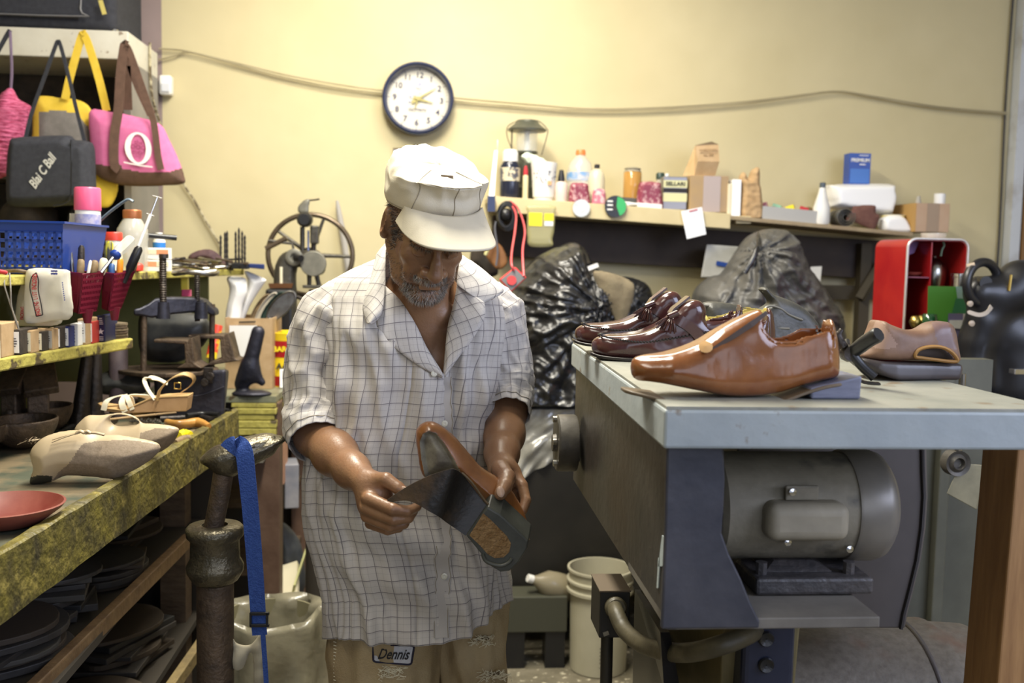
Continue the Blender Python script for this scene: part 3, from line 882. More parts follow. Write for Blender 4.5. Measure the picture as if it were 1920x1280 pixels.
for i in range(26):
 px_=rng.uniform(322,440);Yk=rng.uniform(3.2,3.55)
 b=on_upper(px_)
 Yk=min(max(b.y+rng.uniform(.02,.2),3.0),3.56)
 c=pt(px_,495,Yk)
 zz=ZU+.006+rng.uniform(0,.03)
 a_=rng.uniform(-.5,.5)
 L_=rng.uniform(.05,.11)
 m=MB().cyl((-L_/2,0,0),(L_/2,0,0),.004,.0035,n=6)
 m.lathe([(0.003,-.003),(.009,-.003),(.009,.003),(0.003,.003)],(L_/2,0,0),8)
 if i%2:m.box((-L_/2-.004,0,0),(.018,.012,.006))
 solo('loose_wrench',m,[steel,rust,iron][i%3],'small loose metal tool in the heap on the far end of the yellow shelf','tool','loose tools heaped on the shelf end',loc=(c.x,Yk,zz),rot=(rng.uniform(-.3,.3),rng.uniform(-.2,.2),a_))
P,F=pouch([(352,482),(364,472),(382,467),(398,468),(412,478),(424,494),(420,499),(385,492),(356,492)],3.5,0.03,0.025,h=0.004)
P[:,1]+=0.006*vnoise(P,(40,1,40),3)
tag(np_obj('work_glove',P,F,mat('aubergine_cloth',(0.045,0.02,0.025),(0.08,0.04,0.04),rough=0.8,scale=40),W=True),'dark purplish cloth glove lying on the heap of tools','glove')
for i,(x,yt)in enumerate(((415,440),(423,434),(427,432),(443,433),(449,426),(455,432),(460,440))):
 b=pt(x,478,3.56)
 zt=pt(x,yt,3.56).z
 r_=0.0045
 prof=[(r_*(1 if k%2 else.7),ZU+.012+(zt-ZU-.012)*k/12)for k in range(12)]+[(0.0005,zt)]
 m=MB().lathe(prof,(b.x,3.55,0),8)
 solo('drill_bit',m,iron,['dark drill bit standing apart on the left of the row','second drill bit from the left in the stand','third drill bit, tall and thin','drill bit at the left of the black block','tallest drill bit in the black block','drill bit right of the tallest one','shortest drill bit at the right of the block'][i]+', on the yellow shelf end','drill bit','drill bits standing on the shelf end',W=True,smooth=40)
b=pt(451,478,3.56)
solo('drill_stand',MB().box((b.x,3.56,ZU+.012),(0.055,0.04,0.02)),blackp,'small black block holding upright drill bits','stand',W=True,bevel=.002)
b=pt(418,478,3.56)
solo('drill_stand',MB().box((b.x,3.56,ZU+.008),(0.03,0.03,0.015)),darkwood,'small dark wood block under the left group of drill bits','stand',W=True,bevel=.002)
m=MB().hexa([pt(455,501,3.58),pt(496,505,3.58),pt(496,505,3.7),pt(455,501,3.7),pt(455,493,3.58),pt(496,495,3.58),pt(496,495,3.7),pt(455,493,3.7)])
solo('blue_tray',m,mat('navy_tray',(0.015,0.03,0.12),rough=.4),'dark blue flat tray sticking out past the yellow shelf end','tray',W=True,bevel=.003)
for i,(x,mk,L_)in enumerate(((8,redink,.05),(40,tm['wood'],.07),(75,iron,.06),(98,rust,.05))):
 b=on_upper(x)
 m=MB().tube(catmull([(-L_/2,0,0),(-L_/6,.01,.002),(L_/4,-.008,.004),(L_/2,.004,0)],4),.0045,6)
 solo('small_plier',m,mk,['red-handled little tool lying before the blue basket','brown wooden awl lying before the blue basket','dark bent tool lying before the blue basket','rusty curved hook lying before the blue basket'][i],'tool',loc=(b.x-.03,b.y+.02,ZU+.0055),rot=(0,0,.1*i),smooth=60)
ZB=0.985
def zpt(x,y,Z=ZB):return ptz(x,y,Z)
e0,e1=ptz(-150,1132,1.0),ptz(447,767,1.0)
bench_top=mat('dusty_green_mat',(0.035,0.045,0.03),(0.08,0.09,0.06),rough=0.65,scale=5,bump=0.2,bscale=40,col3=(0.17,0.13,0.075),scale3=9,mix3=(0.42,0.58))
moss=mat('grimy_yellow_board',(0.17,0.14,0.022),(0.045,0.038,0.016),rough=0.5,scale=16,bump=0.7,bscale=60,col3=(0.30,0.24,0.06),scale3=26,mix3=(0.58,0.72),coat=0.15,detail=9,coatr=.3)
t=thing('workbench','long left workbench with a grimy yellow front board and shelves underneath','workbench',(-1.0,2.2,0))
dirv=(e1-e0).normalized()
e0=e1-dirv*2.1
def ex(Y):return e0.x+(e1.x-e0.x)*(Y-e0.y)/(e1.y-e0.y)
MB().hexa([(-1.62,e0.y,.945),(ex(e0.y)-.022,e0.y,.945),(ex(e1.y)-.022,e1.y,.945),(-1.62,e1.y,.945),(-1.62,e0.y,ZB),(ex(e0.y)-.022,e0.y,ZB),(ex(e1.y)-.022,e1.y,ZB),(-1.62,e1.y,ZB)]).build('bench_top',bench_top,t,W=True)
m=MB()
NS=60
rs=[]
for i in range(NS+1):
 Y=e0.y+(e1.y-e0.y)*i/NS
 x=ex(Y)
 j=0.0025*noise.noise(V((Y*14,0,0)))+0.0015*noise.noise(V((Y*60,3,0)))
 k=0.003*noise.noise(V((Y*9,7,0)))
 rs.append([V((x-.021,Y,.895)),V((x+j*.5,Y,.893+k)),V((x+j,Y,.95)),V((x-.001,Y,.997+j)),V((x-.005,Y,1.0+j)),V((x-.021,Y,1.0-j))])
m.rings(rs)
m.build('front_board',moss,t,W=True,smooth=35)
for z,c,nm in((0.70,mat('brown_rail',(0.13,0.075,0.035),(0.21,0.13,0.06),rough=0.55,scale=20,bump=.3),'middle_rail'),(0.42,mat('yellowish_rail',(0.23,0.17,0.07),(0.15,0.11,0.05),rough=0.6,scale=20,bump=.3),'bottom_rail')):
 r1=ptz(352,1000,.70)if z>.5 else V((-0.60,2.72,.42))
 r0=ptz(50,1290,.70)if z>.5 else V((-0.64,1.6,.42))
 dd=(r1-r0)
 m=MB()
 o_=V((0.012,0,0))
 m.hexa([r0-o_+V((0,0,-.035)),r0+o_+V((0,0,-.035)),r1+o_+V((0,0,-.035)),r1-o_+V((0,0,-.035)),r0-o_,r0+o_,r1+o_,r1-o_])
 m.build(nm,c,t,W=True,bevel=.003)
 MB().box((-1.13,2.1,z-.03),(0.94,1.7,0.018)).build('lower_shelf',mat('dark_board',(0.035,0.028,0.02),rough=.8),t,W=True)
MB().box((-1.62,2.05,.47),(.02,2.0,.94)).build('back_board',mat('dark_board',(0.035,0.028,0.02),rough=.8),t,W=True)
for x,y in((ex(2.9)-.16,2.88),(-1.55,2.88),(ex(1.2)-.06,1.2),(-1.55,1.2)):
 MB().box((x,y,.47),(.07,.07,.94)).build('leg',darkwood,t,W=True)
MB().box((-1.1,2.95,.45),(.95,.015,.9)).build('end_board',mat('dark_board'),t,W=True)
sole_m=[mat('umber_sole',(0.05,0.036,0.024),rough=.7),mat('dark_sole',(0.025,0.022,0.02),(0.045,0.04,0.036),rough=.6,scale=15),mat('black_rubber',(0.018,0.018,0.019),rough=.55),mat('grey_sole',(0.06,0.054,0.045),rough=.7)]
def sole_poly(L,w):
 ps=[]
 for k in range(28):
  a=2*PI*k/28
  x=L/2*math.cos(a)
  wd=w*(0.42+.09*math.cos(a)-.07*math.cos(2*a))
  ps.append((x,wd*math.sin(a)))
 return ps
rng=random.Random(11)
k=0
for z0,slots in((0.679,[(-.82,2.62),(-.80,2.38),(-.84,2.12),(-.80,1.9),(-.86,1.66),(-1.1,2.5),(-1.12,2.1)]),(0.399,[(-.78,2.55),(-.78,2.3),(-.8,2.05),(-.8,1.8),(-1.05,2.3),(-1.05,1.95)])):
 for si,(x,y)in enumerate(slots):
  z=z0+.003
  for q in range(rng.randint(3,8)):
   th=rng.uniform(.008,.016)
   rect=(si%2==0)^(q%4==3)
   ang=rng.uniform(-.25,.25)+(1.4 if si%3==0 else.3)
   if rect:
    a_,b_=rng.uniform(.2,.28),rng.uniform(.12,.17)
    m=MB().box((0,0,th/2),(a_,b_,th));bv=.002
   else:
    m=MB().prism(sole_poly(rng.uniform(.24,.3),.22),0,th);bv=.002
   solo('leather_sheet' if rect else 'shoe_sole',m,sole_m[rng.randint(0,3)],('dark rectangular leather sheet in a stack on the %s shelf under the workbench' if rect else 'dark rounded sole in a stack on the %s shelf under the workbench')%('middle' if z0>.5 else 'bottom'),'leather' if rect else 'sole',('sheets' if rect else 'soles')+' stacked on the %s shelf under the bench'%('middle' if z0>.5 else 'bottom'),loc=(x+rng.uniform(-.015,.015),y+rng.uniform(-.015,.015),z),rot=(0,0,ang),bevel=bv)
   z+=th+.0005
tan=mat('beige_leather',(0.43,0.335,0.21),(0.49,0.39,0.255),rough=0.42,scale=12,coat=0.15,coatr=.3)
suede=mat('taupe_sole',(0.20,0.15,0.10),(0.26,0.20,0.14),rough=0.75,scale=160,bump=0.1)
tipm=mat('dark_heel_tip',(0.03,0.028,0.02),rough=.6)
def pump(lab,Y0,ol,solep,tip,holes,T,bow,hx):
 b=pt(hx[0],hx[1],Y0)
 tt=thing('wedge_shoe',lab,'shoe',(b.x,Y0,ZB),group='pair of beige wedge shoes on the bench')
 P,F=pouch(ol,Y0,T,0.035,h=0.003,holes=holes,smooth=2,pw=0.55)
 mi=region_idx(P,F,[(1,solep)]+([(2,tip)]if tip else[]))
 c=P[F].mean(1)
 mi[(c[:,1]>Y0+.012)]=0
 o=np_obj('upper',P,F,[tan,suede,tipm],tt,W=True,mi=mi)
 return tt
YA=2.06
ol=[(57,848),(66,832),(84,818),(112,809),(140,806),(165,807),(190,815),(220,815),(258,821),(290,828),(300,836),(299,846),(283,862),(258,878),(235,890),(215,898),(180,894),(150,892),(122,892),(105,900),(96,903),(70,908),(57,906),(58,893),(63,878),(60,865)]
tA=pump('beige wedge shoe with a little bow, nearer one lying on its side on the bench',YA,ol,[(145,845),(155,832),(185,826),(240,824),(280,830),(310,836),(300,870),(250,895),(215,903),(180,898),(150,894),(118,893),(100,899),(110,885),(130,868)],[(50,897),(75,890),(98,893),(96,912),(50,914)],(),0.04,True,(180,900))
m=MB()
m.tube(catmull(strap_path([(143,812),(150,808),(158,811),(163,808),(170,812)],YA-.036),4),0.0035,6)
m.tube(catmull(strap_path([(150,811),(125,818),(97,829)],YA-.036),4),0.0016,6)
m.tube(catmull(strap_path([(148,811),(118,818),(98,824)],YA-.03),4),0.0016,6)
m.tube(catmull(strap_path([(160,812),(178,811),(196,815)],YA-.034),4),[0.003]*9,6)
m.build('bow',tan,tA,W=True,smooth=60)
YC=2.24
ol=[(141,801),(153,787),(166,778),(186,778),(203,776),(218,774),(240,775),(258,783),(266,792),(285,794),(312,796),(332,801),(336,808),(328,826),(310,842),(290,850),(262,846),(230,842),(190,838),(150,830),(140,815)]
tC=pump('beige open wedge shoe lying behind the one with the bow',YC,ol,[(262,812),(290,803),(330,803),(345,808),(325,850),(285,856),(262,840)],None,[[(206,787),(212,779),(232,778),(250,783),(262,792),(254,795),(235,798),(216,797)]],0.035,False,(260,850))
YS=2.62
t=thing('sandal','tan wedge sandal with white crossed straps standing on the bench by the press','sandal',(pt(270,772,YS).x,YS,ZB))
corkm=mat('tan_wedge',(0.42,0.25,0.12),(0.47,0.29,0.15),rough=0.6,scale=40)
strapw=mat('ivory_leather',(0.78,0.72,0.56),rough=0.45)
sol=[(186,757),(200,764),(225,768),(243,771),(258,764),(275,756),(292,748),(310,744),(335,742),(359,741),(355,767),(353,768),(300,769),(245,772),(215,770),(192,765)]
top_=[(186,757),(206,763),(240,767),(262,757),(285,747),(310,743),(358,741)]
bot_=[(188,760),(207,767),(240,771),(270,770),(290,769.5),(315,769),(354,768)]
m=MB()
rs=[]
for i in range(len(top_)):
 a,b=pt(*top_[i],YS),pt(*bot_[i],YS)
 hw=(.012,.034,.037,.033,.030,.028,.027)[i]
 rs.append([V((b.x,YS-hw,b.z)),V((b.x,YS+hw,b.z)),V((a.x,YS+hw,a.z)),V((a.x,YS-hw,a.z))])
m.rings(rs);m.build('wedge_sole',corkm,t,W=True,bevel=.002)
m=MB()
rs=[]
for i in range(len(top_)):
 a=pt(*top_[i],YS);hw=(.011,.036,.039,.035,.032,.03,.029)[i]
 rs.append([V((a.x,YS-hw,a.z)),V((a.x,YS+hw,a.z)),V((a.x,YS+hw,a.z+.004)),V((a.x,YS-hw,a.z+.004))])
m.rings(rs);m.build('footbed',mat('caramel_leather',(0.50,0.33,0.15),rough=.5),t,W=True,bevel=.0015)
def band(ps,w,mt,nm):
 path=catmull([pt(x,y,YS)+V((0,d,0))for x,y,d in ps],6)
 sd=[]
 for i in range(len(path)):
  tg=(path[min(i+1,len(path)-1)]-path[max(i-1,0)]).normalized()
  sd.append(V((1,0,.25))if nm=='toe' else V((.6,.5,.5)))
 MB().strap(path,w,.0025,sd).build(nm+'_strap',mt,t,W=True,smooth=60)
band([(203,765,-.038),(208,748,-.03),(222,742,0),(236,748,.03),(240,762,.037)],.014,strapw,'toe')
band([(243,768,-.038),(235,752,-.03),(233,742,0),(226,745,.03),(222,762,.036)],.015,strapw,'toe')
band([(256,764,-.036),(247,747,-.028),(240,741,0),(262,745,.03),(278,752,.034)],.012,strapw,'toe')
path=catmull([pt(x,y,YS)+V((0,d,0))for x,y,d in[(302,748,-.031),(306,728,-.032),(325,708,-.031),(344,700,-.02),(357,703,0),(361,713,.02),(352,726,.03),(335,738,.03),(326,745,.031)]],6)
MB().strap(path,.013,.0025,V((.35,1,.3))).build('ankle_strap',mat('caramel_leather'),t,W=True,smooth=60)
path=catmull([pt(x,y,YS)+V((0,d,0))for x,y,d in[(296,746,-.028),(282,727,-.026),(273,712,-.01),(280,708,.0),(292,712,.02),(308,722,.03)]],6)
MB().strap(path,.012,.0025,V((.6,1,0))).build('instep_strap',strapw,t,W=True,smooth=60)
m=MB();p=pt(333,723,YS+.005)
m.tube([p+V(q)for q in((-.008,0,-.008),(.008,0,-.008),(.008,0,.008),(-.008,0,.008))],.0015,6,closed=True)
m.build('buckle',brass,t,W=True,smooth=60)
t=thing('nail_tray','cast-iron tray of rounded cups with nails in one, on the left of the bench','tray',(pt(40,790,2.15).x,2.28,ZB))
cups=[(pt(100,760,2.35),.078),(pt(66,785,2.1),.085),(pt(-20,790,2.1),.09),(pt(35,750,2.45),.085)]
zr=ZB+.075
s=SDF((-1.3,1.85,ZB-.01),(-.6,2.85,ZB+.11),.004)
cc=[(*ptz(x,y,zr)[:2],r_)for x,y,r_ in((88,758,.062),(44,783,.075),(-60,795,.08),(8,752,.07))]
for x,y,r_ in cc:
 s.ell((x,y,zr),(r_,r_*1.15,.072),k=.006)
 s.cap((x,y,ZB+.012),(cc[1][0]-.05,cc[1][1]+.06,ZB+.012),.011,k=.01)
for x,y,r_ in cc:
 s.ell((x,y,zr+.004),(r_-.006,r_*1.15-.006,.064),k=.003,op='s')
b=s._blk((-1.4,1.7,zr-.004),(-.5,2.9,zr+.1));sl,X,Y,Z=b
s.d[sl]=np.maximum(s.d[sl],(Z-zr+0*X+0*Y).astype(np.float32))
zq=ptz(18,770,zr);s.cap((zq.x,zq.y,ZB+.02),(zq.x,zq.y,zr-.004),.018,.010,k=.01)
P,F=s.mesh(1)
np_obj('cast_body',P,F,rust,t,W=True)
tn=thing('nail_pile','small pile of thin tan nails lying in the front cup of the cast-iron tray','nails',(ptz(42,790,zr)[0],ptz(42,790,zr)[1],zr-.055));
m=MB()
for i in range(70):
 x,y=rng.gauss(0,.018),rng.gauss(0,.016)
 a=rng.uniform(0,PI);z=.004+rng.uniform(0,.014)
 m.cyl((x,y,z),(x+.02*math.cos(a),y+.02*math.sin(a),z+rng.uniform(-.003,.008)),.0008,n=4)
m.build('nails',mat('tan_nail',(0.42,0.33,0.22),rough=.4,metal=.5),tn)
tn.children[0]['kind']='stuff'
b=ptz(35,950,ZB)
prof=[(.03,0),(.06,.004),(.092,.028),(.098,.036),(.094,.037),(.086,.029),(.058,.008),(.001,.006)]
solo('red_dish',MB().lathe(prof,(0,0,0),40),mat('dusty_red_plastic',(0.14,0.018,0.014),(0.24,0.07,0.048),rough=.5,scale=6),'dusty red plastic dish on the bench at the far left front','dish',loc=ptz(22,984,ZB+.0)+V((-.012,0,.001)),rot=(0,0,.3),smooth=40)
for i,(x,y,yt,w_,lab)in enumerate(((25,745,720,.05,'dark iron stake with a slanted square head, leftmost by the yellow panel'),(72,745,722,.062,'dark iron stake with a tilted square face beside the leftmost one'))):
 Yk=2.55
 b=pt(x,745,Yk)
 tt=thing('bench_stake',lab,'stake',(b.x,Yk,ZB),(0,0,.35 if i else-.1),group='iron stakes on the bench')
 MB().box((0,0,.065),(w_*.8,.05,.13)).build('post',rust,tt,bevel=.004)
 MB().box((0.005,-.01,.15),(w_*1.25,.09,.022),(R(38),R(-8),0)).build('square_face',rust,tt,bevel=.003)
for i,(xa,ya,xb,yb_)in enumerate(((148,765,163,668),(176,765,180,664))):
 Yk=2.72+.05*i
 a,b=pt(xa,ya,Yk),pt(xb,yb_,Yk)
 a.z=ZB+.012
 tt=thing('iron_last',['dark iron last post leaning left, its slanted top beside the olive panel','dark iron last post standing upright just behind the leaning one'][i],'shoe last',(a.x,Yk,ZB),group='upright iron lasts on the bench')
 m=MB().tube([a,a.lerp(b,.3),a.lerp(b,.95),b],[.03,.021,.015,.013],12);m.build('post',iron,tt,W=True,smooth=50)
 MB().box((a.x,Yk,ZB+.008),(.11,.07,.014)).build('foot',iron,tt,W=True,bevel=.005)
b=pt(242,700,3.0)
m=MB().lathe([(.024,ZB+.001),(.026,ZB+.01),(.026,pt(242,645,3.0).z),(.022,pt(242,641,3.0).z)],(b.x,3.0-.1,0),16)
solo('dark_cylinder',m,mat('plum_cylinder',(0.07,0.05,0.06),(0.12,0.09,0.09),rough=.6),'dark purplish upright cylinder standing left of the press column','cylinder',W=True,smooth=40)
YP=2.93
t=thing('sole_press','heavy navy-black iron sole press with an arched beam on two columns','press',(pt(335,765,YP).x,YP,ZB))
def P3(x,y,d=0):return pt(x,y,YP+d)
m=MB()
q=[P3(292,765,-.06),P3(421,765,-.06),P3(421,765,.1),P3(292,765,.1)]
for p in q:p.z=ZB+.001
tp=[P3(288,700,-.06),P3(424,692,-.06),P3(430,692,.1),P3(288,700,.1)]
m.hexa(q+tp);m.build('base_block',navy_iron,t,W=True,bevel=.01,bseg=3)
m=MB()
for x,y in((385,716),(395,705)):
 p=P3(x,y,-.066);m.cyl(p,p+V((0,-.012,0)),.012,n=10)
m.box(P3(391,703,-.066),(.026,.012,.045))
m.build('bolts',iron,t,W=True,bevel=.002)
m=MB()
m.tube(catmull([P3(300,757,-.065),P3(340,745,-.067),P3(380,740,-.067),P3(420,725,-.063)],4),.0025,6)
m.build('casting_rib',navy_iron,t,W=True,smooth=60)
m=MB()
cp=P3(310,690,.0)
m.prism([(cp.x+x_,YP+.0+y_)for x_,y_ in sole_poly(.30,.26)],cp.z-.012,cp.z)
m.build('bed_plate',rust,t,W=True,bevel=.003)
for xx,yt,yb_,d,nm in((269,590,708,-.07,'column'),(397,570,690,.08,'column')):
 a,b_=P3(xx,yb_,d),P3(xx+1,yt,d)
 MB().cyl(a,b_,.0085,n=12).build(nm,rust,t,W=True,smooth=60)
m=MB()
top=[(256,578),(268,576),(284,568),(297,558),(315,556),(370,557),(384,561),(395,571),(407,581)]
bot=[(256,591),(280,591),(300,595),(330,592),(360,588),(380,584),(390,584),(397,588),(407,592)]
rs=[]
for(a,b_)in zip(top,bot):
 tt_=(a[0]-256)/151
 d=-.07+.15*tt_
 A_,B_=P3(*a,d),P3(b_[0]*.3+a[0]*.7,b_[1],d)
 rs.append([B_+V((0,-.03,0)),B_+V((0,.03,0)),A_+V((0,.035,0)),A_+V((0,-.035,0))])
m.rings(rs);m.build('beam',navy_iron,t,W=True,bevel=.006,bseg=2,smooth=40)
for x in(301,372):
 p0_,p1_=P3(x+5,597,-.05 if x<350 else.02),P3(x+5,566,-.05 if x<350 else.02)
 MB().cyl(p0_,p1_,.02,.016,n=16).build('screw_boss',navy_iron,t,W=True,smooth=40)
def screw(x,y0,y1,d,r_):
 a,b_=P3(x,y1,d),P3(x,y0,d)
 L_=b_.z-a.z
 nn_=44
 pr=[(r_*(1 if k%2 else.86),a.z+L_*k/nn_)for k in range(nn_+1)]
 MB().lathe(pr,(a.x,a.y,0),14).build('screw',iron,t,W=True,smooth=30)
screw(306,480,575,-.05,.0105);screw(370,512,602,.02,.0085)
m=MB();p=P3(307,484,-.05);m.cyl(p,p+V((0,0,.012)),.013,n=14);m.build('screw_head',iron,t,W=True)
p=P3(367,511,.02)
m=MB()
for k in range(3):
 a=2*PI*k/3+.4
 m.cyl(p,p+V((.058*math.cos(a),.058*math.sin(a),.004)),.006,.008,n=8)
m.tube([p+V((.06*math.cos(a),.06*math.sin(a),.003*math.sin(3*a)))for a in np.linspace(0,2*PI,25)[:-1]],.0075,8,closed=True)
m.build('hand_wheel',steel,t,W=True,smooth=60)
def cblock(ps,d0,d1,lab):
 tt=thing('iron_bracket',lab,'bracket',P3(ps[2][0],ps[2][1],d0),group='iron brackets in the press')
 m=MB()
 A=[P3(x,y,d0)for x,y in ps]
 B=[P3(x,y,d0)+V((0,d1-d0,0))for x,y in ps]
 n=len(A)
 m.add(A+B,[tuple(range(n)),tuple(range(n,2*n))[::-1]]+[(i,n+i,n+(i+1)%n,(i+1)%n)for i in range(n)])
 m.build('iron_body',rust,tt,W=True,bevel=.003)
cblock([(288,636),(352,638),(360,632),(364,680),(378,690),(330,690),(347,680),(345,645),(288,642)][:9],-.08,.02,'rusty iron bracket in front, shaped like a seven, on the press bed')
cblock([(352,628),(420,628),(428,624),(440,672),(448,676),(375,688),(400,676),(415,672),(412,636),(352,633)],.04,.13,'rusty iron bracket behind and right of the front one on the press bed')
P,F=pouch([(262,590),(300,580),(360,586),(392,602),(388,640),(345,676),(295,680),(264,664)],YP+.13,.05,.04,h=.005)
tag(np_obj('dark_boot',P,F,mat('dusty_black_leather',(0.025,0.027,0.03),(0.06,0.06,0.055),rough=.45,scale=20),W=True),'dusty black boot clamped under the arch of the press','boot')
P,F=pouch([(190,700),(225,690),(262,700),(282,720),(270,738),(230,742),(190,738),(180,720)],2.92,.06,.05,h=.006)
tag(np_obj('dark_shoe',P,F,mat('dusty_black_leather'),W=True),'dusty dark shoe lying on the bench left of the press column','shoe')
def bt(lab,cat,name,pts,Z,r_,mt,flat=None,n=8):
 path=[ptz(x,y,Z)for x,y in pts]
 m=MB().tube(catmull(path,5),r_ if not isinstance(r_,list)else list(np.interp(np.linspace(0,1,(len(pts)-1)*5+1),np.linspace(0,1,len(r_)),r_)),n,flat=flat)
 return solo(name,m,mt,lab,cat,W=True,smooth=60)
bt('wooden-handled shoe knife lying across the bench near the end of the front board','knife','shoe_knife',[(313,791),(330,796),(350,794),(372,792),(392,799)],ZB+.016,[.009,.013,.012,.014,.007],mat('honey_wood',(0.50,0.27,0.07),(0.42,0.2,0.05),rough=.3,scale=20))
bt('long dark flat knife blade with a yellow ferrule, behind the wooden knife','knife','long_knife',[(250,775),(290,769),(330,772),(345,773)],ZB+.014,[.004,.008,.009,.006],mat('honey_wood'))
bt('black curved plier handles at the far end of the bench tools','pliers','dark_pliers',[(345,774),(380,769),(410,768),(430,772)],ZB+.014,.009,blackp)
bt('dark long file lying behind the wooden-handled knife','file','dark_file',[(300,785),(340,783),(375,782),(397,787)],ZB+.010,.009,iron)
bt('dark narrow rasp beyond the file at the bench end','file','dark_rasp',[(350,779),(380,775),(410,777)],ZB+.02,.007,blackp)
bt('thin brown leather strip lying by the beige shoes','strip','leather_strip',[(205,786),(260,780),(330,773)],ZB+.022,.003,card)
bt('yellow and brown screwdriver handle partly hidden behind the beige shoe toe','screwdriver','yellow_driver',[(334,817),(345,813),(357,815)],ZB+.014,[.011,.013,.009],yel)
bt('small brown wooden grip in front of the yellow one by the front board','tool','wood_grip',[(328,830),(342,824),(355,822)],ZB+.013,[.008,.011,.01],mat('handled_wood'))
bt('dark pincers lying under the beige shoes toward the cast-iron tray','pincers','dark_pincers',[(78,832),(110,812),(135,800),(150,795)],ZB+.008,[.007,.006,.008,.008],blackp)
m=MB()
for i in range(14):
 c=ptz(245+i*4.2,789+2*math.sin(i*2.1),ZB+.006)
 m.lathe([(.001,-.004),(.006,0),(.001,.006)],c,6)
solo('metal_eyelets',m,steel,'scattered small bright metal studs seen through the shoe opening','studs',W=True,kind='stuff')
t=thing('back_table','second table beyond the bench with a yellow chipped edge and green mottled top','table',(-0.8,3.7,0))
ZT=.985
f1=ptz(517,735,1.0);
fr_=V((f1.x,f1.y,ZT));fl=V((-0.95,f1.y,ZT));br=V((-0.49,4.17,ZT));bl=V((-1.0,4.17,ZT))
m=MB().hexa([fl-V((0,0,.02)),fr_-V((0,0,.02)),br-V((0,0,.02)),bl-V((0,0,.02)),fl,fr_,br,bl])
m.build('top',mat('green_linoleum',(0.13,0.14,0.09),(0.24,0.24,0.16),rough=.4,scale=9,col3=(0.08,0.06,0.03),scale3=30,mix3=(.6,.66)),t,W=True)
m=MB()
z_=ZT-.021
for i,h_ in enumerate((.018,.022,.02,.026,.024)):
 o_=.004*math.sin(i*2.3)
 x0_,x1_=ptz(425,740,1.0).x,fr_.x
 m.box(((x0_+x1_)/2+o_,fr_.y+.08,z_-h_/2),(x1_-x0_,.16+o_,h_-.0015))
 z_-=h_
m.build('layered_edge',yellow_paint,t,W=True,bevel=.003)
MB().box((-.75,3.72,.78),(.42,.85,.02)).build('shelf',mat('grey_wood',(0.15,0.14,0.11),(0.22,0.2,0.16),rough=.7,scale=12),t,W=True)
xl_=pt(500,900,3.36).x
for x,y in((xl_,3.4),(xl_-.42,3.4),(xl_+.03,4.1)):
 MB().box((x,y,.48),(.085,.085,.96)).build('leg',mat('brown_post',(0.10,0.055,0.035),(0.15,0.09,0.06),rough=.6,scale=12,bump=.2),t,W=True,bevel=.003)
MB().box((-.72,4.12,.48),(.5,.02,.95)).build('back_panel',mat('dark_board'),t,W=True)
for z in(.55,.3):
 MB().box((-.72,3.85,z),(.42,.5,.018)).build('lower_shelf',darkwood,t,W=True)
Yk=3.36
t=thing('iron_last','dark iron shoe last with flared foot standing on the yellow layered block','shoe last',(pt(470,723,Yk).x,Yk,ZT),group='upright iron lasts on the bench')
a,b=pt(470,722,Yk),pt(484,617,Yk)
s=SDF((a.x-.1,Yk-.06,ZT-.002),(a.x+.12,Yk+.06,b.z+.01),.003)
s.cap(pt(463,705,Yk),b-V((0,0,.01)),.027,.022,k=.01)
s.cap(pt(447,719,Yk),pt(464,680,Yk),.010,.012,k=.02)
s.ell((pt(472,722,Yk).x,Yk,ZT+.006),(.066,.04,.012),k=.03)
s.cap(pt(455,716,Yk),pt(470,690,Yk),.012,.018,k=.03)
s.cap(pt(492,716,Yk),pt(470,690,Yk),.010,.018,k=.03)
P,F=s.mesh(1);np_obj('iron_body',P,F,mat('navy_iron'),t,W=True)
Yk=3.62
t=thing('cardboard_box','open cardboard box holding white boots and pans on the back table','box',(pt(473,678,Yk).x,Yk,ZT))
A,B=pt(424,680,Yk-.1),pt(509,680,Yk-.1)
zt_=pt(470,597,Yk-.1).z
m=MB();th=.006
x0_,x1_=A.x,B.x;y0_,y1_=Yk-.1,Yk+.12
m.box(((x0_+x1_)/2,y0_,(ZT+zt_)/2+.001),(x1_-x0_,th,zt_-ZT));m.box(((x0_+x1_)/2,y1_,(ZT+zt_)/2+.001),(x1_-x0_,th,zt_-ZT))
m.box((x0_,Yk+.01,(ZT+zt_)/2+.001),(th,.22,zt_-ZT));m.box((x1_,Yk+.01,(ZT+zt_)/2+.001),(th,.22,zt_-ZT));m.box(((x0_+x1_)/2,Yk+.01,ZT+.004),(x1_-x0_,.22,.005))
m.build('box_body',card,t,W=True)
m=MB().hexa([pt(430,668,Yk-.12),pt(480,668,Yk-.12),pt(480,668,Yk-.11),pt(430,668,Yk-.11),pt(430,610,Yk-.12),pt(482,610,Yk-.12),pt(482,610,Yk-.11),pt(430,610,Yk-.11)])
m.build('paper_sheet',paper,t,W=True)
MB().strap([pt(448,604,Yk-.108),pt(479,603,Yk-.108)],.005,.001,V((0,0,1))).build('hand_slot',blackp,t,W=True)
wb=mat('white_boot_leather',(0.88,0.87,0.85),rough=.55)
for i,ol in enumerate(([(425,522),(434,517),(458,520),(463,528),(464,548),(455,575),(449,612),(424,612),(424,580),(429,556),(430,540)],[(458,508),(470,510),(498,523),(497,530),(480,555),(466,580),(452,612),(440,612),(450,575),(462,545),(464,528)])):
 P,F=pouch(ol,Yk-.02+.05*i,.035,.03,h=.004)
 tag(np_obj('white_boot',P,F,wb,W=True),['white boot standing at the left in the cardboard box','white boot leaning right behind the other one in the cardboard box'][i],'boot','pair of white boots in the box')
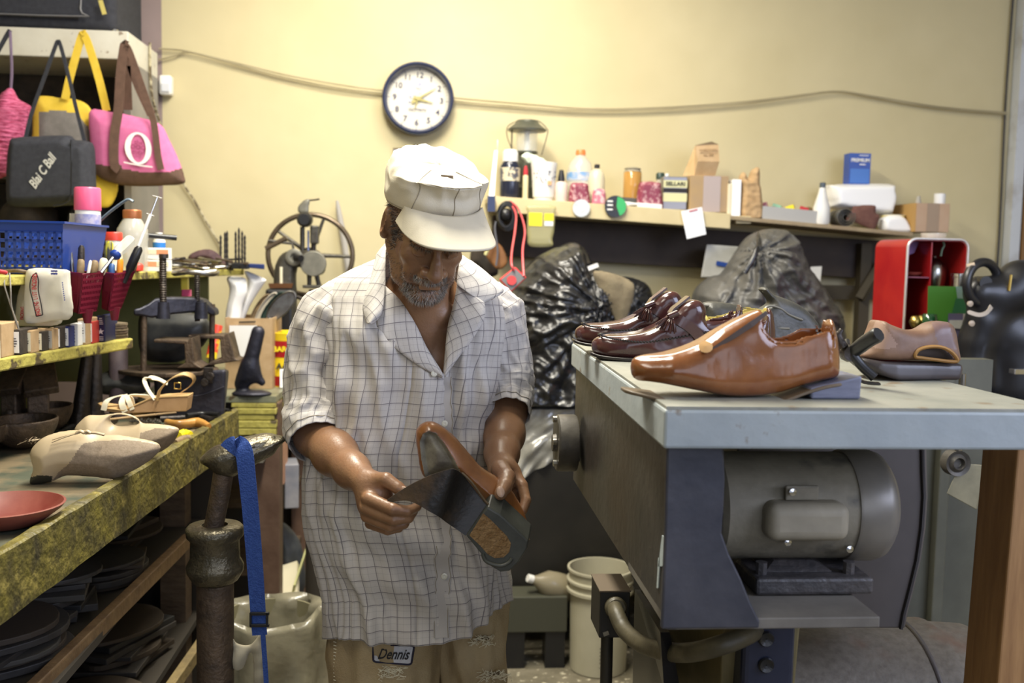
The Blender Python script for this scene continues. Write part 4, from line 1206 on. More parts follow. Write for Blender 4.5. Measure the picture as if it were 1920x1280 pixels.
for i,(c,ang,r_,mt,lab)in enumerate((((528,573),.75,(.055,.018),steel,'oval steel pan with a bright rim sticking out of the cardboard box'),((512,576),.62,(.05,.010),mat('dark_green',(.02,.045,.035),rough=.4),'dark green sole tucked beside the steel pan'),((500,578),.55,(.05,.01),mat('pale_rubber',(.5,.45,.36),rough=.5),'pale curved sole standing in the box beside the boots'),((488,582),.5,(.045,.01),tm['wood'],'brown dull sole between the boots and the pale one'))):
 p=pt(c[0],c[1],Yk+.01*i)
 m=MB()
 n=24
 u=V((math.cos(PI/2-ang),0,math.sin(PI/2-ang)));w_=V((-u.z,0,u.x))*1
 rs=[]
 for sc_,dy in((.2,0),(.9,0),(1.0,-.012),(.93,-.013),(.85,-.003),(.1,-.003)):
  rs.append([p+u*(.07*sc_*math.cos(2*PI*k/n))+w_*((.032 if i==0 else.022)*sc_*math.sin(2*PI*k/n))+V((0,dy,0))for k in range(n)])
 m.rings(rs);solo('oval_pan' if i==0 else 'spare_sole',m,mt,lab,'pan' if i==0 else 'sole',W=True,smooth=40)
Yk=3.62
b=pt(537,680,Yk)
t=thing('paint_can','red and yellow paint can on the back table, partly behind the man','can',(b.x,Yk,ZT))
canr=.052
h_=pt(537,622,Yk).z-ZT
MB().lathe([(canr,0),(canr,.004),(canr-.001,.006),(canr-.001,h_-.006),(canr,h_-.002),(canr-.004,h_),(canr-.008,h_-.004),(.022,h_-.004),(.022,h_+.004),(.018,h_+.006)],n=30).build('can_body',mat('can_yellow',(0.75,0.55,0.02),rough=.35),t,smooth=40)
for z0_,z1_ in((h_*.55,h_*.85),(.004,h_*.2)):
 MB().lathe([(canr+.0005,z0_),(canr+.0005,z1_)],(0,0,0),30,caps=False).build('red_band',red,t,smooth=40)
m=MB();add_text(m,'BARGE',.026,frame((0,-canr-.0015,h_*.7),V((1,0,0)),V((0,0,1))),bold=.0008);m.build('lettering',yel,t)
m=MB();add_text(m,'AA',.03,frame((-.008,-canr-.001,h_*.38),V((1,0,0)),V((0,0,1))),bold=.001);m.build('black_symbols',ink,t)
m=MB().box((0,0,.035),(.07,.006,.066));m.mi=1;m.box((.004,-.004,.035),(.058,.002,.054))
b=pt(541,682,3.5)
solo('small_card',m,[paper,mat('slate_print',(0.06,0.07,0.1),rough=.5)],'small dark card with a white border leaning on the paint can','card',loc=(b.x,3.54,ZT+.001),rot=(R(-12),0,.15))
b=pt(402,650,3.45)
m=MB().tube([pt(396,672,3.42),pt(408,610,3.45)],.018,12);solo('snack_packet',m,mat('red_yellow_wrap',(0.75,0.06,0.03),(0.85,0.65,0.03),rough=.35,scale=14,mix=(.48,.52)),'red and yellow packet standing behind the press beside the cardboard box','packet',W=True,smooth=50)
m=MB().box(pt(347,535,3.3),(.022,.02,.075));m.mi=1;m.box(pt(350,549,3.29),(.028,.02,.022))
solo('glue_packet',m,[mat('yellow_packet',(0.8,0.66,0.08),rough=.4),pinkp],'small yellow and pink packet hung below the yellow shelf behind the press','packet',W=True,bevel=.002)
YJ=1.93
p=pt(403,1010,YJ)
t=thing('last_stand','heavy dark iron cobbler last stand on a post with a foot-shaped top','last stand',(p.x,YJ,0))
def zj(y):return pt(403,y,YJ).z
r0=34/FPX*YJ
pcol=[(.12,0),(.12,.02),(.05,.05),(r0*1.02,.1),(r0,zj(1085))]
MB().lathe(pcol,(p.x,YJ,0),28).build('post',rust,t,W=True,smooth=40)
R_=53/FPX*YJ
pr=[(r0,zj(1092)),(R_*.8,zj(1086)),(R_*.98,zj(1070)),(R_*1.0,zj(1060)),(R_*.86,zj(1046)),(R_*.84,zj(1012)),(R_*.98,zj(1004)),(R_*1.0,zj(990)),(R_*.9,zj(984)),(R_*.45,zj(983)),(R_*.42,zj(990)),(.001,zj(990))]
MB().lathe(pr,(p.x,YJ,0),36).build('collar',mat('oily_iron',(0.09,0.08,0.055),(0.15,0.13,0.09),rough=.28,metal=.7,scale=30,bump=.3,bscale=120),t,W=True,smooth=50)
a,b_=V((p.x,YJ,zj(995))),pt(424,850,YJ)
MB().tube([a-V((.004,0,0)),a.lerp(b_,.5),b_],[18/FPX*YJ,18.5/FPX*YJ,19/FPX*YJ],20).build('rod',rust,t,W=True,smooth=60)
s=SDF((p.x-.08,YJ-.1,zj(900)),(p.x+.2,YJ+.16,zj(800)),.003)
c_=pt(430,848,YJ)
s.ell(pt(418,853,YJ),(.042,.032,.009),(0,R(-14),0),k=.03)
s.cap(pt(418,856,YJ),pt(500,833,YJ+.04),.012,.014,k=.05)
s.ell(pt(492,834,YJ+.04),(.050,.040,.009),(0,R(-16),0),k=.03)
s.cap(pt(455,850,YJ+.01),pt(424,868,YJ),.014,.016,k=.03)
s.cap(pt(490,842,YJ+.03),pt(430,872,YJ),.010,.016,k=.03)
P,F=s.mesh(1);np_obj('foot_plate',P,F,mat('oily_iron'),t,W=True)
bs=mat('blue_webbing',(0.018,0.055,0.24),(0.03,0.08,0.30),rough=.8,scale=90,bump=.4,bscale=300)
t=thing('blue_strap','long blue webbing strap draped over the last stand with a pale pouch at its end','strap',pt(490,1275,YJ))
path=catmull([pt(428,845,YJ-.03),pt(436,836,YJ-.03),pt(448,834,YJ-.03),pt(458,850,YJ-.036),pt(464,900,YJ-.036),pt(470,960,YJ-.034),pt(478,1060,YJ-.032),pt(484,1150,YJ-.03),pt(487,1190,YJ-.03)],6)
nP=len(path)
MB().strap(path,[.036-.008*(i/nP)for i in range(nP)],.003,V((1,-.05,.1))).build('webbing',bs,t,W=True,smooth=60)
MB().strap(catmull([pt(493,1188,YJ-.03),pt(496,1230,YJ-.03),pt(500,1290,YJ-.03)],4),.009,.003).build('webbing_tail',bs,t,W=True)
m=MB()
for dy in(0,22):
 m.box(pt(487,1150+dy,YJ-.034),(.036,.006,.006))
m.box(pt(470,1161,YJ-.034),(.004,.006,.028));m.box(pt(501,1161,YJ-.034),(.004,.006,.028))
m.build('buckle',blackp,t,W=True,bevel=.001)
P,F=pouch([(437,1170),(440,1200),(452,1208),(470,1208),(488,1186),(497,1188),(498,1230),(500,1300),(478,1300),(474,1240),(470,1222),(458,1250),(446,1258),(436,1252),(433,1230),(434,1190)],YJ+.0,.012,.015,h=.0035)
P[:,1]+=.005*vnoise(P,(40,1,40))
np_obj('pouch',P,F,mat('grimy_white_cloth',(0.42,0.38,0.28),(0.33,0.29,0.21),rough=.8,scale=14),t,W=True,label='grimy white cloth pouch')
YW=2.75
t=thing('waste_bin','waste bin lined with a translucent plastic bag, on the floor behind the last stand','bin',(pt(505,1200,YW).x,YW,0))
zr_=pt(505,1145,YW).z
linerm=mat('plastic_liner',(0.30,0.28,0.20),(0.21,0.19,0.135),rough=.3,scale=9,alpha=.75,bump=.6,bscale=14,coat=.4)
MB().lathe([(.10,.001),(.135,zr_-.01),(.13,zr_-.01),(.095,.01),(.001,.01)],(pt(505,1200,YW).x,YW,0),28).build('bin_body',mat('brown_bin',(0.22,0.2,0.12),rough=.5),t,W=True,smooth=50)
def lf_(u,w_):
 a=2*PI*u
 x,y=pt(505,1200,YW).x,YW
 if w_<.25:
  k=w_/.25;r_=.105+.028*k;z=zr_-.12+.13*k
 else:
  k=(w_-.25)/.75;r_=.142+.035*k**.6;z=zr_+.01-k*.36
 r_+=(.006+.012*k)*math.sin(a*7+2*k)+.008*noise.noise(V((math.cos(a)*3,math.sin(a)*3,z*12)))
 return V((x+r_*math.cos(a),y+r_*math.sin(a),z+.008*math.sin(a*2+1)))
MB().grid(lf_,90,24,wrap=True).build('liner',linerm,t,W=True,smooth=180)
m=MB().box(pt(531,850,3.55),(.018,.1,.20));solo('pink_ledger',m,mat('salmon_cover',(0.5,0.27,0.17),rough=.7),'narrow salmon-coloured board standing beside the brown table leg','board',W=True)
m=MB().box(pt(545,905,3.6),(.05,.12,.16),(0,0,.2));solo('grey_tin',m,mat('grey_tin_box',(0.20,0.21,0.25),(0.33,0.32,0.34),rough=.4,scale=10),'grey metal tin wedged on the shelf beside the man','tin',W=True,bevel=.004)
m=MB().box((-.50,3.72,.60),(.2,.22,.05));
t=thing('file_box','open pale yellow box file lying low behind the waste bin','box',pt(540,1110,3.5))
c=pt(540,1085,3.5)
MB().box(c+V((0,0,-.02)),(.075,.2,.02),(R(24),R(-18),0)).build('tray',cream,t,W=True)
MB().box(c+V((.035,.03,.015)),(.006,.2,.06),(R(24),R(14),0)).build('side',mat('lime_paper',(0.5,0.5,0.22),rough=.7),t,W=True)
P,F=pouch([(525,980),(560,1010),(572,1060),(570,1110),(540,1140),(520,1130),(516,1050)],3.7,.08,.06,h=.008)
tag(np_obj('dark_bundle',P,F,mat('slate_cloth',(0.035,0.04,0.05),(0.07,0.075,0.08),rough=.6),W=True),'dark bundle stored low under the back table beside the man','bundle')
c=pt(590,1180,3.3)
t=thing('pipe_leg','thick dark pipe leg with a flanged collar rising from the floor beside the man','pipe',(c.x,3.3,0))
MB().cyl((c.x,3.3,.02),(c.x,3.3,.98),.031,n=18).build('pipe',mat('dark_board'),t,W=True,smooth=60)
zc=pt(590,1175,3.3).z
MB().lathe([(.03,zc-.02),(.042,zc-.02),(.044,zc),(.042,zc+.012),(.03,zc+.014)],(c.x,3.3,0),20).build('collar',mat('oily_iron'),t,W=True,smooth=40)
MB().box((c.x,3.3,.01),(.2,.3,.02)).build('base_plate',darkwood,t,W=True)
YM=3.85
t=thing('patching_machine','antique black iron patching machine with a large spoked hand wheel','sewing machine',(pt(555,640,YM).x,YM,ZT))
def M3(x,y,d=0):return pt(x,y,YM+d)
gi=mat('greasy_iron',(0.055,0.05,0.042),(0.10,0.092,0.075),rough=.42,metal=.5,scale=16,bump=.2,bscale=80)
c=M3(582,478,.1);rx=(M3(661,478,.1)-c).x;rz=(M3(582,402,.1)-c).z
ring=[c+V((rx*math.cos(a),.0,rz*math.sin(a)))for a in np.linspace(0,2*PI,61)[:-1]]
MB().tube(ring,.010,10,closed=True).build('wheel_rim',mat('worn_wheel',(0.10,0.075,0.05),(0.17,0.13,0.09),rough=.35,metal=.7,scale=12),t,W=True,smooth=60)
for k in range(5):
 a=-.02+2*PI*k/5
 MB().tube([c+V((.03*math.cos(a),0,.03*math.sin(a))),c+V((rx*math.cos(a),0,rz*math.sin(a)))],[.009,.006],8).build('spoke',gi,t,W=True,smooth=60)
MB().cyl(c+V((0,-.05,0)),c+V((0,.03,0)),.03,n=18).build('hub',gi,t,W=True,smooth=40)
P,F=pouch([(556,470),(592,468),(606,478),(612,495),(608,512),(592,517),(574,512),(564,502),(557,508),(557,560),(556,640),(520,640),(518,580),(512,540),(514,505),(524,480),(540,470)],YM,.035,.02,h=.005)
np_obj('cast_arm',P,F,gi,t,W=True)
q=M3(588,494,-.035);MB().cyl(q+V((0,.01,0)),q+V((0,-.02,0)),.048,n=28).build('head_disc',mat('greasy_light_iron',(0.15,0.145,0.12),(0.22,0.21,0.17),rough=.45,metal=.4,scale=20),t,W=True,bevel=.003)
q=M3(552,482,-.036);
MB().lathe([(.030,0),(.032,.01),(.022,.014),(.014,.012),(.012,.004)],q,24,axis=V((0,-1,0))).build('eyelet_boss',mat('greasy_light_iron'),t,W=True,smooth=40)
MB().cyl(q+V((.006,-.01,0)),q+V((.03,-.04,-.004)),.013,n=12).build('shaft_stub',blackp,t,W=True)
for x in(567,588):
 MB().cyl(M3(x,472),M3(x,425),.009,n=10).build('guide_rod',gi if x<570 else iron,t,W=True,smooth=60)
MB().cyl(M3(578,470,-.01),M3(578,432,-.01),.004,n=8).build('blue_rod',mat('bluish_steel',(.25,.3,.5),rough=.3,metal=.6),t,W=True,smooth=60)
MB().box(M3(590,440),(.03,.05,.07)).build('head_block',gi,t,W=True,bevel=.006)
q=M3(573,412,-.03);MB().lathe([(.02,.05),(.028,.04),(.028,0),(.02,-.01),(.008,-.014)],q,20,axis=V((0,-1,0))).build('knob',blackp,t,W=True,smooth=40)
P,F=pouch([(560,399),(558,388),(566,378),(574,373),(582,374),(580,385),(577,400)],YM-.02,.006,.01,h=.003)
np_obj('thread_plate',P,F,mat('greasy_light_iron'),t,W=True)
MB().tube(catmull([M3(574,375,-.02),M3(588,375,-.02),M3(599,373,-.02)],4),.0035,6).build('hook',iron,t,W=True,smooth=60)
a,b_=M3(498,466,-.04),M3(538,446,-.04)
MB().tube([a,b_],.010,10).build('crank_handle',mat('worn_wheel'),t,W=True,smooth=60)
MB().tube([a+V((.01,0,.03)),b_+V((.02,0,-.02)),M3(552,478,-.04)],.006,8).build('linkage',gi,t,W=True,smooth=60)
MB().cyl(M3(527,534,-.045),M3(527,500,-.045),.006,n=10).build('white_cylinder',cream,t,W=True,smooth=60)
MB().hexa([M3(505,540,-.05),M3(547,540,-.05),M3(547,540,.02),M3(505,540,.02),M3(503,531,-.055),M3(550,531,-.055),M3(550,531,.03),M3(503,531,.03)]).build('tray',mat('rust_brown',(0.16,0.07,0.03),rough=.5),t,W=True)
MB().box(M3(527,590,0),(.1,.12,.2)).build('oil_tank',blackp,t,W=True,bevel=.01)
for x,x2 in((580,580),(592,598)):
 MB().tube([M3(x,508),M3(x2,536)],[.010,.008],8).build('needle_bar',gi,t,W=True,smooth=60)
MB().box(M3(586,537,0),(.07,.05,.012)).build('presser_foot',gi,t,W=True,bevel=.003)
MB().lathe([(.02,0),(.025,.01),(.02,.02)],M3(590,552,0),14).build('bobbin',steel,t,W=True,smooth=40)
MB().tube(catmull([M3(557,556),M3(575,562),M3(600,556),M3(610,540)],5),.008,8).build('lower_arm',iron,t,W=True,smooth=60)
MB().tube([M3(555,600,-.02),M3(580,625,-.06)],.007,8).build('foot_lever',steel,t,W=True,smooth=60)
MB().box((M3(555,640).x,YM,ZT+.02),(.24,.2,.04)).build('base',blackp,t,W=True,bevel=.008)
m=MB().tube([pt(655,520,4.12),pt(645,450,4.15),pt(636,400,4.16),pt(632,376,4.17)],[.012,.013,.011,.006],8,flat=(1,.5))
solo('metal_strip',m,mat('grey_metal_slat',(0.33,0.31,0.28),rough=.5),'narrow grey slat leaning on the yellow wall behind the big wheel','slat',W=True,smooth=60)
YC_=4.17
c=pt(784,186,YC_)
t=thing('wall_clock','round wall clock with a dark blue rim on the yellow wall above the man','clock',c)
rw=(pt(851,186,YC_).x-pt(716,186,YC_).x)/2
navyr=mat('navy_rim',(0.012,0.022,0.075),rough=.22,coat=.5)
MB().lathe([(rw-.022,.0),(rw-.02,.03),(rw-.01,.042),(rw-.002,.036),(rw,.02),(rw,-.02),(rw-.022,-.02)],c,56,axis=V((0,-1,0)),caps=False).build('rim',navyr,t,W=True,smooth=60)
MB().cyl(c+V((0,.0,0)),c+V((0,.02,0)),rw-.012,n=48).build('clock_face',mat('clock_face_paper',(0.60,0.565,0.48),rough=.6),t,W=True)
fr=frame(c+V((0,-.0015,0)),V((math.cos(.055),0,-math.sin(.055))),V((0,0,1)))
m=MB()
rf=rw-.022
for k in range(60):
 a=2*PI*k/60
 p=fr@V(((rf-.006)*math.sin(a),(rf-.006)*math.cos(a),0))
 m.box(p,(.0022 if k%5==0 else.001,.0006,.012 if k%5==0 else.006),(0,a+.055,0))
for k in range(1,13):
 a=2*PI*k/12
 add_text(m,str(k),.033,fr@Matrix.Translation((rf*.77*math.sin(a),rf*.77*math.cos(a),0)),bold=.0006)
add_text(m,'OCTTRTY',.016,fr@Matrix.Translation((0,-.045,0)),bold=.0003)
m.build('numerals',mat('faded_ink',(0.05,0.05,0.10),rough=.7),t,W=True)
m=MB()
for x_,y_,r_ in((0,.055,.014),(-.028,.01,.010),(-.012,.02,.009),(.008,.028,.007),(.022,.012,.009),(-.034,-.012,.006)):
 m.cyl(fr@V((x_,y_,0)),fr@V((x_,y_,.0012)),r_,n=14)
m.build('face_print',mat('blue_print',(0.25,0.27,0.42),(0.6,0.58,0.52),rough=.7,scale=120),t,W=True)
for nm,a,l0_,l1_,w_ in(('hour_hand',1.75,-.02,.062,.008),('minute_hand',.95,-.03,.085,.006),('alarm_hand',3.42,-.01,.045,.005)):
 d=fr.to_3x3()@V((math.sin(a),math.cos(a),0));q=fr.to_3x3()@V((math.cos(a),-math.sin(a),0));o_=c+V((0,-.006,0))
 MB().add([o_+d*l0_-q*w_,o_+d*l0_+q*w_,o_+d*l1_+q*.001,o_+d*l1_-q*.001]+[p+V((0,-.0012,0))for p in(o_+d*l0_-q*w_,o_+d*l0_+q*w_,o_+d*l1_+q*.001,o_+d*l1_-q*.001)],[(0,1,2,3),(7,6,5,4),(0,4,5,1),(1,5,6,2),(2,6,7,3),(3,7,4,0)]).build(nm,mat('gilt_hand',(0.30,0.26,0.10),rough=.4,metal=.6),t,W=True)
MB().cyl(c+V((0,-.004,0)),c+V((0,-.011,0)),.008,n=16).build('center_cap',mat('gilt_hand'),t,W=True)
t=thing('clipboard','clipboard with a pale blue sheet hung on the wall, mostly behind the cap','clipboard',pt(780,350,4.18))
MB().hexa([pt(738,360,4.19),pt(830,360,4.19),pt(830,360,4.183),pt(738,360,4.183),pt(737,277,4.19),pt(830,280,4.19),pt(830,280,4.183),pt(737,277,4.183)]).build('board',darkwood,t,W=True)
MB().hexa([pt(741,358,4.182),pt(826,358,4.182),pt(826,358,4.18),pt(741,358,4.18),pt(738,281,4.182),pt(826,284,4.182),pt(826,284,4.18),pt(738,281,4.18)]).build('paper_sheet',mat('pale_blue_paper',(.42,.52,.66),rough=.7),t,W=True)
MB().lathe([(.004,0),(.012,0),(.014,.01),(.006,.02)],pt(779,280,4.178),14,axis=V((0,0,1))).build('clip',chrome,t,W=True,smooth=50)
S0,S1,S2=pt(917,367,3.9),pt(1370,404,3.9),pt(1712,436,3.9)
def zs(x):return interp(x,[S0.x,S1.x,S1.x+.001,S2.x],[S0.z,S1.z+.008,S1.z,S2.z])
shm=mat('cream_shelf_board',(0.56,0.46,0.25),(0.62,0.52,0.30),rough=.6,scale=7)
t=thing('wall_shelf','long sagging cream shelf on the back wall crowded with bottles and boxes','shelf',((S0.x+S2.x)/2,4.05,1.42))
def slab(a,b,th,nm,m_,y1=4.19,y0=3.9):
 return MB().hexa([V((a.x,y0,a.z-th)),V((b.x,y0,b.z-th)),V((b.x,y1,b.z-th)),V((a.x,y1,a.z-th)),V((a.x,y0,a.z)),V((b.x,y0,b.z)),V((b.x,y1,b.z)),V((a.x,y1,a.z))]).build(nm,m_,t,W=True,bevel=.002)
slab(S0,S1+V((0,0,.008)),.060,'front_board',shm,y1=3.925)
slab(S0,S1+V((0,0,.0)),.02,'thick_board',shm,y0=3.926)
slab(S1+V((0,0,0)),S2,.016,'thin_board',mat('brown_shelf_edge',(0.26,0.19,0.11),(0.36,0.28,0.16),rough=.6,scale=10))
slab(V((S0.x+.03,0,S0.z-.065)),V((S2.x,0,S2.z-.03)),.165,'under_shelf_strip',mat('dark_brown_strip',(0.028,0.018,0.013),(0.045,0.03,0.02),rough=.7,scale=8),y0=4.13)  # dark brown strip along the wall just below the shelf
MB().box(pt(1392,412,3.93),(.06,.03,.03)).build('joint_block',shm,t,W=True)
pm_=mat('dark_brown_post',(0.055,0.042,0.022),rough=.7)
MB().box((pt(1618,520,4.1).x,4.1,1.05),(.045,.05,1.0)).build('post',pm_,t,W=True)
MB().box((pt(1560,545,4.12).x,4.14,pt(1560,548,4.12).z),(.5,.03,.06)).build('cross_rail',pm_,t,W=True)
MB().tube([pt(1612,560,4.06),pt(1655,490,4.06)],.022,4).build('brace',pm_,t,W=True)
def sh(px,Y=3.97):
 x=pt(px,400,Y).x
 return V((x,Y,zs(x)+.0008))
def hh(px,y,Y=3.97):return pt(px,y,Y).z-sh(px,Y).z
def ww(w,Y=3.97):return w/FPX*Y
G=None
m=MB().hexa([pt(914,390,3.88),pt(925,390,3.88),pt(925,390,3.89),pt(914,390,3.89),pt(927,282,4.1),pt(933,282,4.1),pt(933,282,4.11),pt(927,282,4.11)])
t=thing('strip_light','white slim strip leaning on the left end of the long shelf, dark at its foot','strip',pt(920,395,3.88))
m.build('tube',mat('bright_white',(0.88,0.88,0.88),rough=.3),t,W=True)
MB().box(pt(921,382,3.878),(.03,.016,.06)).build('end_cap',navyr,t,W=True)
MB().tube([pt(931,290,4.1),pt(933,263,4.12)],.003,6).build('pin',steel,t,W=True)
b=sh(955);r_=ww(18.5)
H=lambda y,x=955:hh(x,y)
bottle('dye_bottle','dark dye bottle with a big white cap at the left end of the shelf','bottle',b,[(r_*.95,0),(r_,.004),(r_,H(312)),(r_*.7,H(303))],mat('dark_blue_bottle',(.015,.018,.035),rough=.2),[(r_*.78,H(303)),(r_*.78,H(286)),(r_*.66,H(284)),(r_*.62,H(281))],white,lab=(H(340),H(315)),labm=mat('cream_blue_label',(.62,.55,.38),(.08,.08,.1),rough=.5,scale=38,mix=(.5,.54)))
YL=4.06
b=sh(985,YL)
t=thing('camping_lantern','dark green camping lantern with a glass globe at the back of the long shelf','lantern',b)
L=lambda y:hh(985,y,YL)
lg=mat('lantern_green',(.075,.08,.06),(.11,.11,.085),rough=.35,metal=.4,scale=20)
MB().lathe([(.03,0),(.055,.004),(.055,.05),(.035,.065),(.035,L(290)),(.045,L(288)),(.045,L(284)),(.001,L(284))],n=24).build('fuel_base',lg,t,smooth=40)
MB().lathe([(.042,L(284)),(.044,L(270)),(.044,L(250)),(.040,L(246))],n=24,caps=False).build('globe',glass,t,smooth=60)
MB().cyl((0,0,L(284)),(0,0,L(246)),.010,n=10).build('mantle',white,t,smooth=60)
MB().lathe([(.044,L(247)),(.078,L(246)),(.079,L(243)),(.05,L(232)),(.044,L(228)),(.042,L(226)),(.02,L(224)),(.001,L(223))],n=28).build('hood',lg,t,smooth=30)
MB().tube(catmull([(-.05,-.01,L(290)),(-.078,-.01,L(262)),(-.082,-.01,L(242)),(-.06,-.01,L(232)),(-.02,-.01,L(225))],5),.0018,6).build('wire_handle',iron,t,smooth=60)
MB().tube(catmull([(.06,-.01,L(290)),(.082,-.01,L(250)),(.078,-.01,L(240)),(.05,-.01,L(228)),(.02,-.01,L(225))],5),.0018,6).build('wire_handle',iron,t,smooth=60)
MB().cyl((-.062,-.01,L(284)),(-.062,-.01,L(246)),.003,n=6).build('guard_post',iron,t)
b=sh(984,3.94)
bottle('small_glue_bottle','small narrow bottle with a red collar between the dye bottle and the white cup','bottle',b,[(.011,0),(.011,hh(984,332)),(.006,hh(984,326))],mat('pale_glue',(.6,.52,.3),rough=.3),[(.009,hh(984,330)),(.009,hh(984,322)),(.005,hh(984,312))],redink)
b=sh(1018,3.95)
t=thing('paper_cup','white printed paper cup with crumpled tissue on top, on the long shelf','cup',b)
r_=ww(24)
MB().lathe([(r_*.72,0),(r_*.74,.01),(r_*.82,.012),(r_*.98,hh(1018,318)),(r_*1.02,hh(1018,310)),(r_*1.02,hh(1018,306)),(.001,hh(1018,308))],n=26).build('cup_body',white,t,smooth=40)
m=MB()
rg=random.Random(3)
for i in range(22):
 a=rg.uniform(-2.9,-.3);z=hh(1018,rg.uniform(322,345));rr=r_*.95+.001
 m.box((rr*math.cos(a),rr*math.sin(a),z),(.005,.002,.003),(0,0,a+PI/2))
m.build('speckle_print',mat('faded_ink'),t,kind='stuff')
MB().box((.018,-r_*.93,hh(1018,345)),(.015,.003,.015)).build('orange_mark',mat('orange_label',(.7,.35,.15),rough=.6),t)
P,F=pouch([(978,292),(990,285),(1005,290),(1022,300),(1030,307),(1000,308),(984,304)],3.95,.015,.01,h=.004)
P+=.006*np.stack([vnoise(P,(50,50,50),1),vnoise(P,(50,50,50),9),vnoise(P,(50,50,50),5)],1)
np_obj('crumpled_tissue',P,F,mat('greenish_tissue',(.72,.76,.66),(.5,.62,.45),rough=.8,scale=30),t,W=True)
b=sh(1051,3.94)
bottle('dropper_bottle','small pale pink bottle with a tall black spout beside the paper cup','bottle',b,[(.024,0),(.025,.01),(.025,hh(1051,346)),(.018,hh(1051,342))],mat('pale_pink_plastic',(.66,.52,.44),rough=.4),[(.015,hh(1051,343)),(.013,hh(1051,333)),(.008,hh(1051,320))],blackp)
b=sh(1086,4.05)
Z=lambda y:hh(1086,y,4.05)
bottle('water_bottle','large clear round-shouldered bottle with an orange and blue cap','bottle',b,[(.05,0),(.056,.01),(.056,Z(325)),(.045,Z(306)),(.02,Z(293)),(.018,Z(290))],clearp,[(.02,Z(291)),(.02,Z(285)),(.017,Z(281))],mat('orange_cap',(.75,.2,.05),rough=.4),lab=(Z(339),Z(324)),labm=mat('azure_white',(.1,.3,.6),(.6,.55,.5),rough=.5,scale=40))
b=sh(1117,4.0)
Z=lambda y:hh(1117,y,4.0)
bottle('cream_bottle','cloudy cream plastic bottle with a dark cap right of the large clear bottle','bottle',b,[(.032,0),(.034,.02),(.034,Z(335)),(.025,Z(322)),(.010,Z(316))],mat('cloudy_cream',(.60,.54,.38),rough=.35),[(.011,Z(316)),(.011,Z(309)),(.008,Z(308))],ink)
mar=mat('maroon_packet',(.22,.03,.06),(.5,.3,.3),rough=.5,scale=60,mix=(.5,.6))
for i,(x0_,x1_,yt,Yk,lab,mm)in enumerate(((1067,1104,342,3.94,'maroon patterned packet in front of the large clear bottle',mar),(1110,1136,353,3.93,'small pink packet standing right of the maroon patterned one',mat('rose_packet',(.55,.16,.22),(.7,.5,.48),rough=.5,scale=50,mix=(.5,.6))),(1196,1240,340,3.95,'dark maroon patterned packet left of the black and cream tin',mar))):
 P,F=pouch([(x0_,sh0:=400),(x0_+1,yt+8),(x0_+(x1_-x0_)*.3,yt),(x1_-4,yt+2),(x1_,yt+12),(x1_,400)],Yk,.025,.015,h=.004)
 zc_=zs(pt((x0_+x1_)/2,380,Yk).x)+.002
 P[:,2]=np.maximum(P[:,2],zc_)
 tag(np_obj('soft_packet',P,F,mm,W=True),lab,'packet','soft packets on the long shelf')
b=sh(1184,4.03);Z=lambda y:hh(1184,y,4.03)
bottle('amber_jar','amber glass jar topped with a crumpled scrap, behind the white sticks','jar',b,[(.035,0),(.037,.01),(.037,Z(325)),(.034,Z(322))],mat('amber_glass',(.45,.24,.06),rough=.15,coat=.5),[(.036,Z(322)),(.030,Z(319)),(.034,Z(316)),(.02,Z(314))],mat('scrap_grey',(.3,.27,.2),rough=.8))
b=sh(1180,3.93)
m=MB()
for k in range(5):
 m.cyl((-.05+.012*k,-.01,.006+.005*(k%3)),(.03+.012*k,.02-.008*k,.006+.005*(k%2)),.004,n=6)
solo('chalk_sticks',m,paper,'loose white sticks lying on the shelf edge above the green disc','sticks',loc=b,kind='stuff')
m=MB().box((0,0,.008),(ww(46),.04,.016));b=sh(1215,3.935);b.z=b.z
solo('white_flat_box',m,paper,'flat white box lying at the shelf edge in front of the maroon packet','box',loc=(b.x,3.93,b.z),rot=(0,R(3),0))
m=MB().box((0,0,.018),(.1,.06,.036));b=sh(1172,3.99)
solo('dark_flat_box',m,mat('dark_grey_box',(.07,.07,.06),rough=.6),'dark grey low box lying in front of the amber jar','box',loc=b,rot=(0,R(3),0))
b=sh(1236,4.05);Z=lambda y:hh(1236,y,4.05)
bottle('dark_cap_jar','narrow jar with a dark green cap behind the tin','jar',b,[(.016,0),(.016,Z(335))],clearp,[(.018,Z(336)),(.018,Z(326)),(.015,Z(324))],mat('dark_green'))
b=sh(1264,3.95);Z=lambda y:hh(1264,y,3.95);w_=ww(46,3.95)
t=thing('solvent_tin','black and cream rectangular tin with a small screw cap','tin',b)
tz=Z(331)
MB().box((0,.02,tz/2),(w_,.05,tz)).build('tin_body',mat('tin_grey',(.22,.21,.21),rough=.35,metal=.5),t,bevel=.003)
m=MB();m.box((0,-.006,Z(345)),(w_*.99,.001,tz*.22));m.build('upper_label',mat('cream_label',(.62,.60,.33),rough=.5),t)
m=MB();m.box((0,-.006,Z(370)),(w_*.99,.001,tz*.26));m.build('lower_label',mat('cream_label'),t)
m=MB();m.box((0,-.0065,Z(357)),(w_*.99,.001,tz*.12));add_text(m,'SELLARI',.021,frame((0,-.0075,Z(345)),(1,0,0),(0,0,1)),bold=.0006,xs=1.1);m.build('lettering',ink,t)
MB().lathe([(.008,tz),(.009,tz+.002),(.009,tz+.012),(.007,tz+.013)],(-w_*.3,.02,0),12).build('screw_cap',white,t,smooth=40)
b=sh(1322,3.98);Z=lambda y:hh(1322,y,3.98)
zt_=Z(331)
t=thing('carton','plain brown taped carton standing on the shelf under the tilted box','box',b)
MB().box((0,.03,zt_/2),(ww(73),.16,zt_)).build('body',mat('brown_carton',(.40,.27,.13),(.34,.24,.15),rough=.7,scale=8),t,bevel=.002)
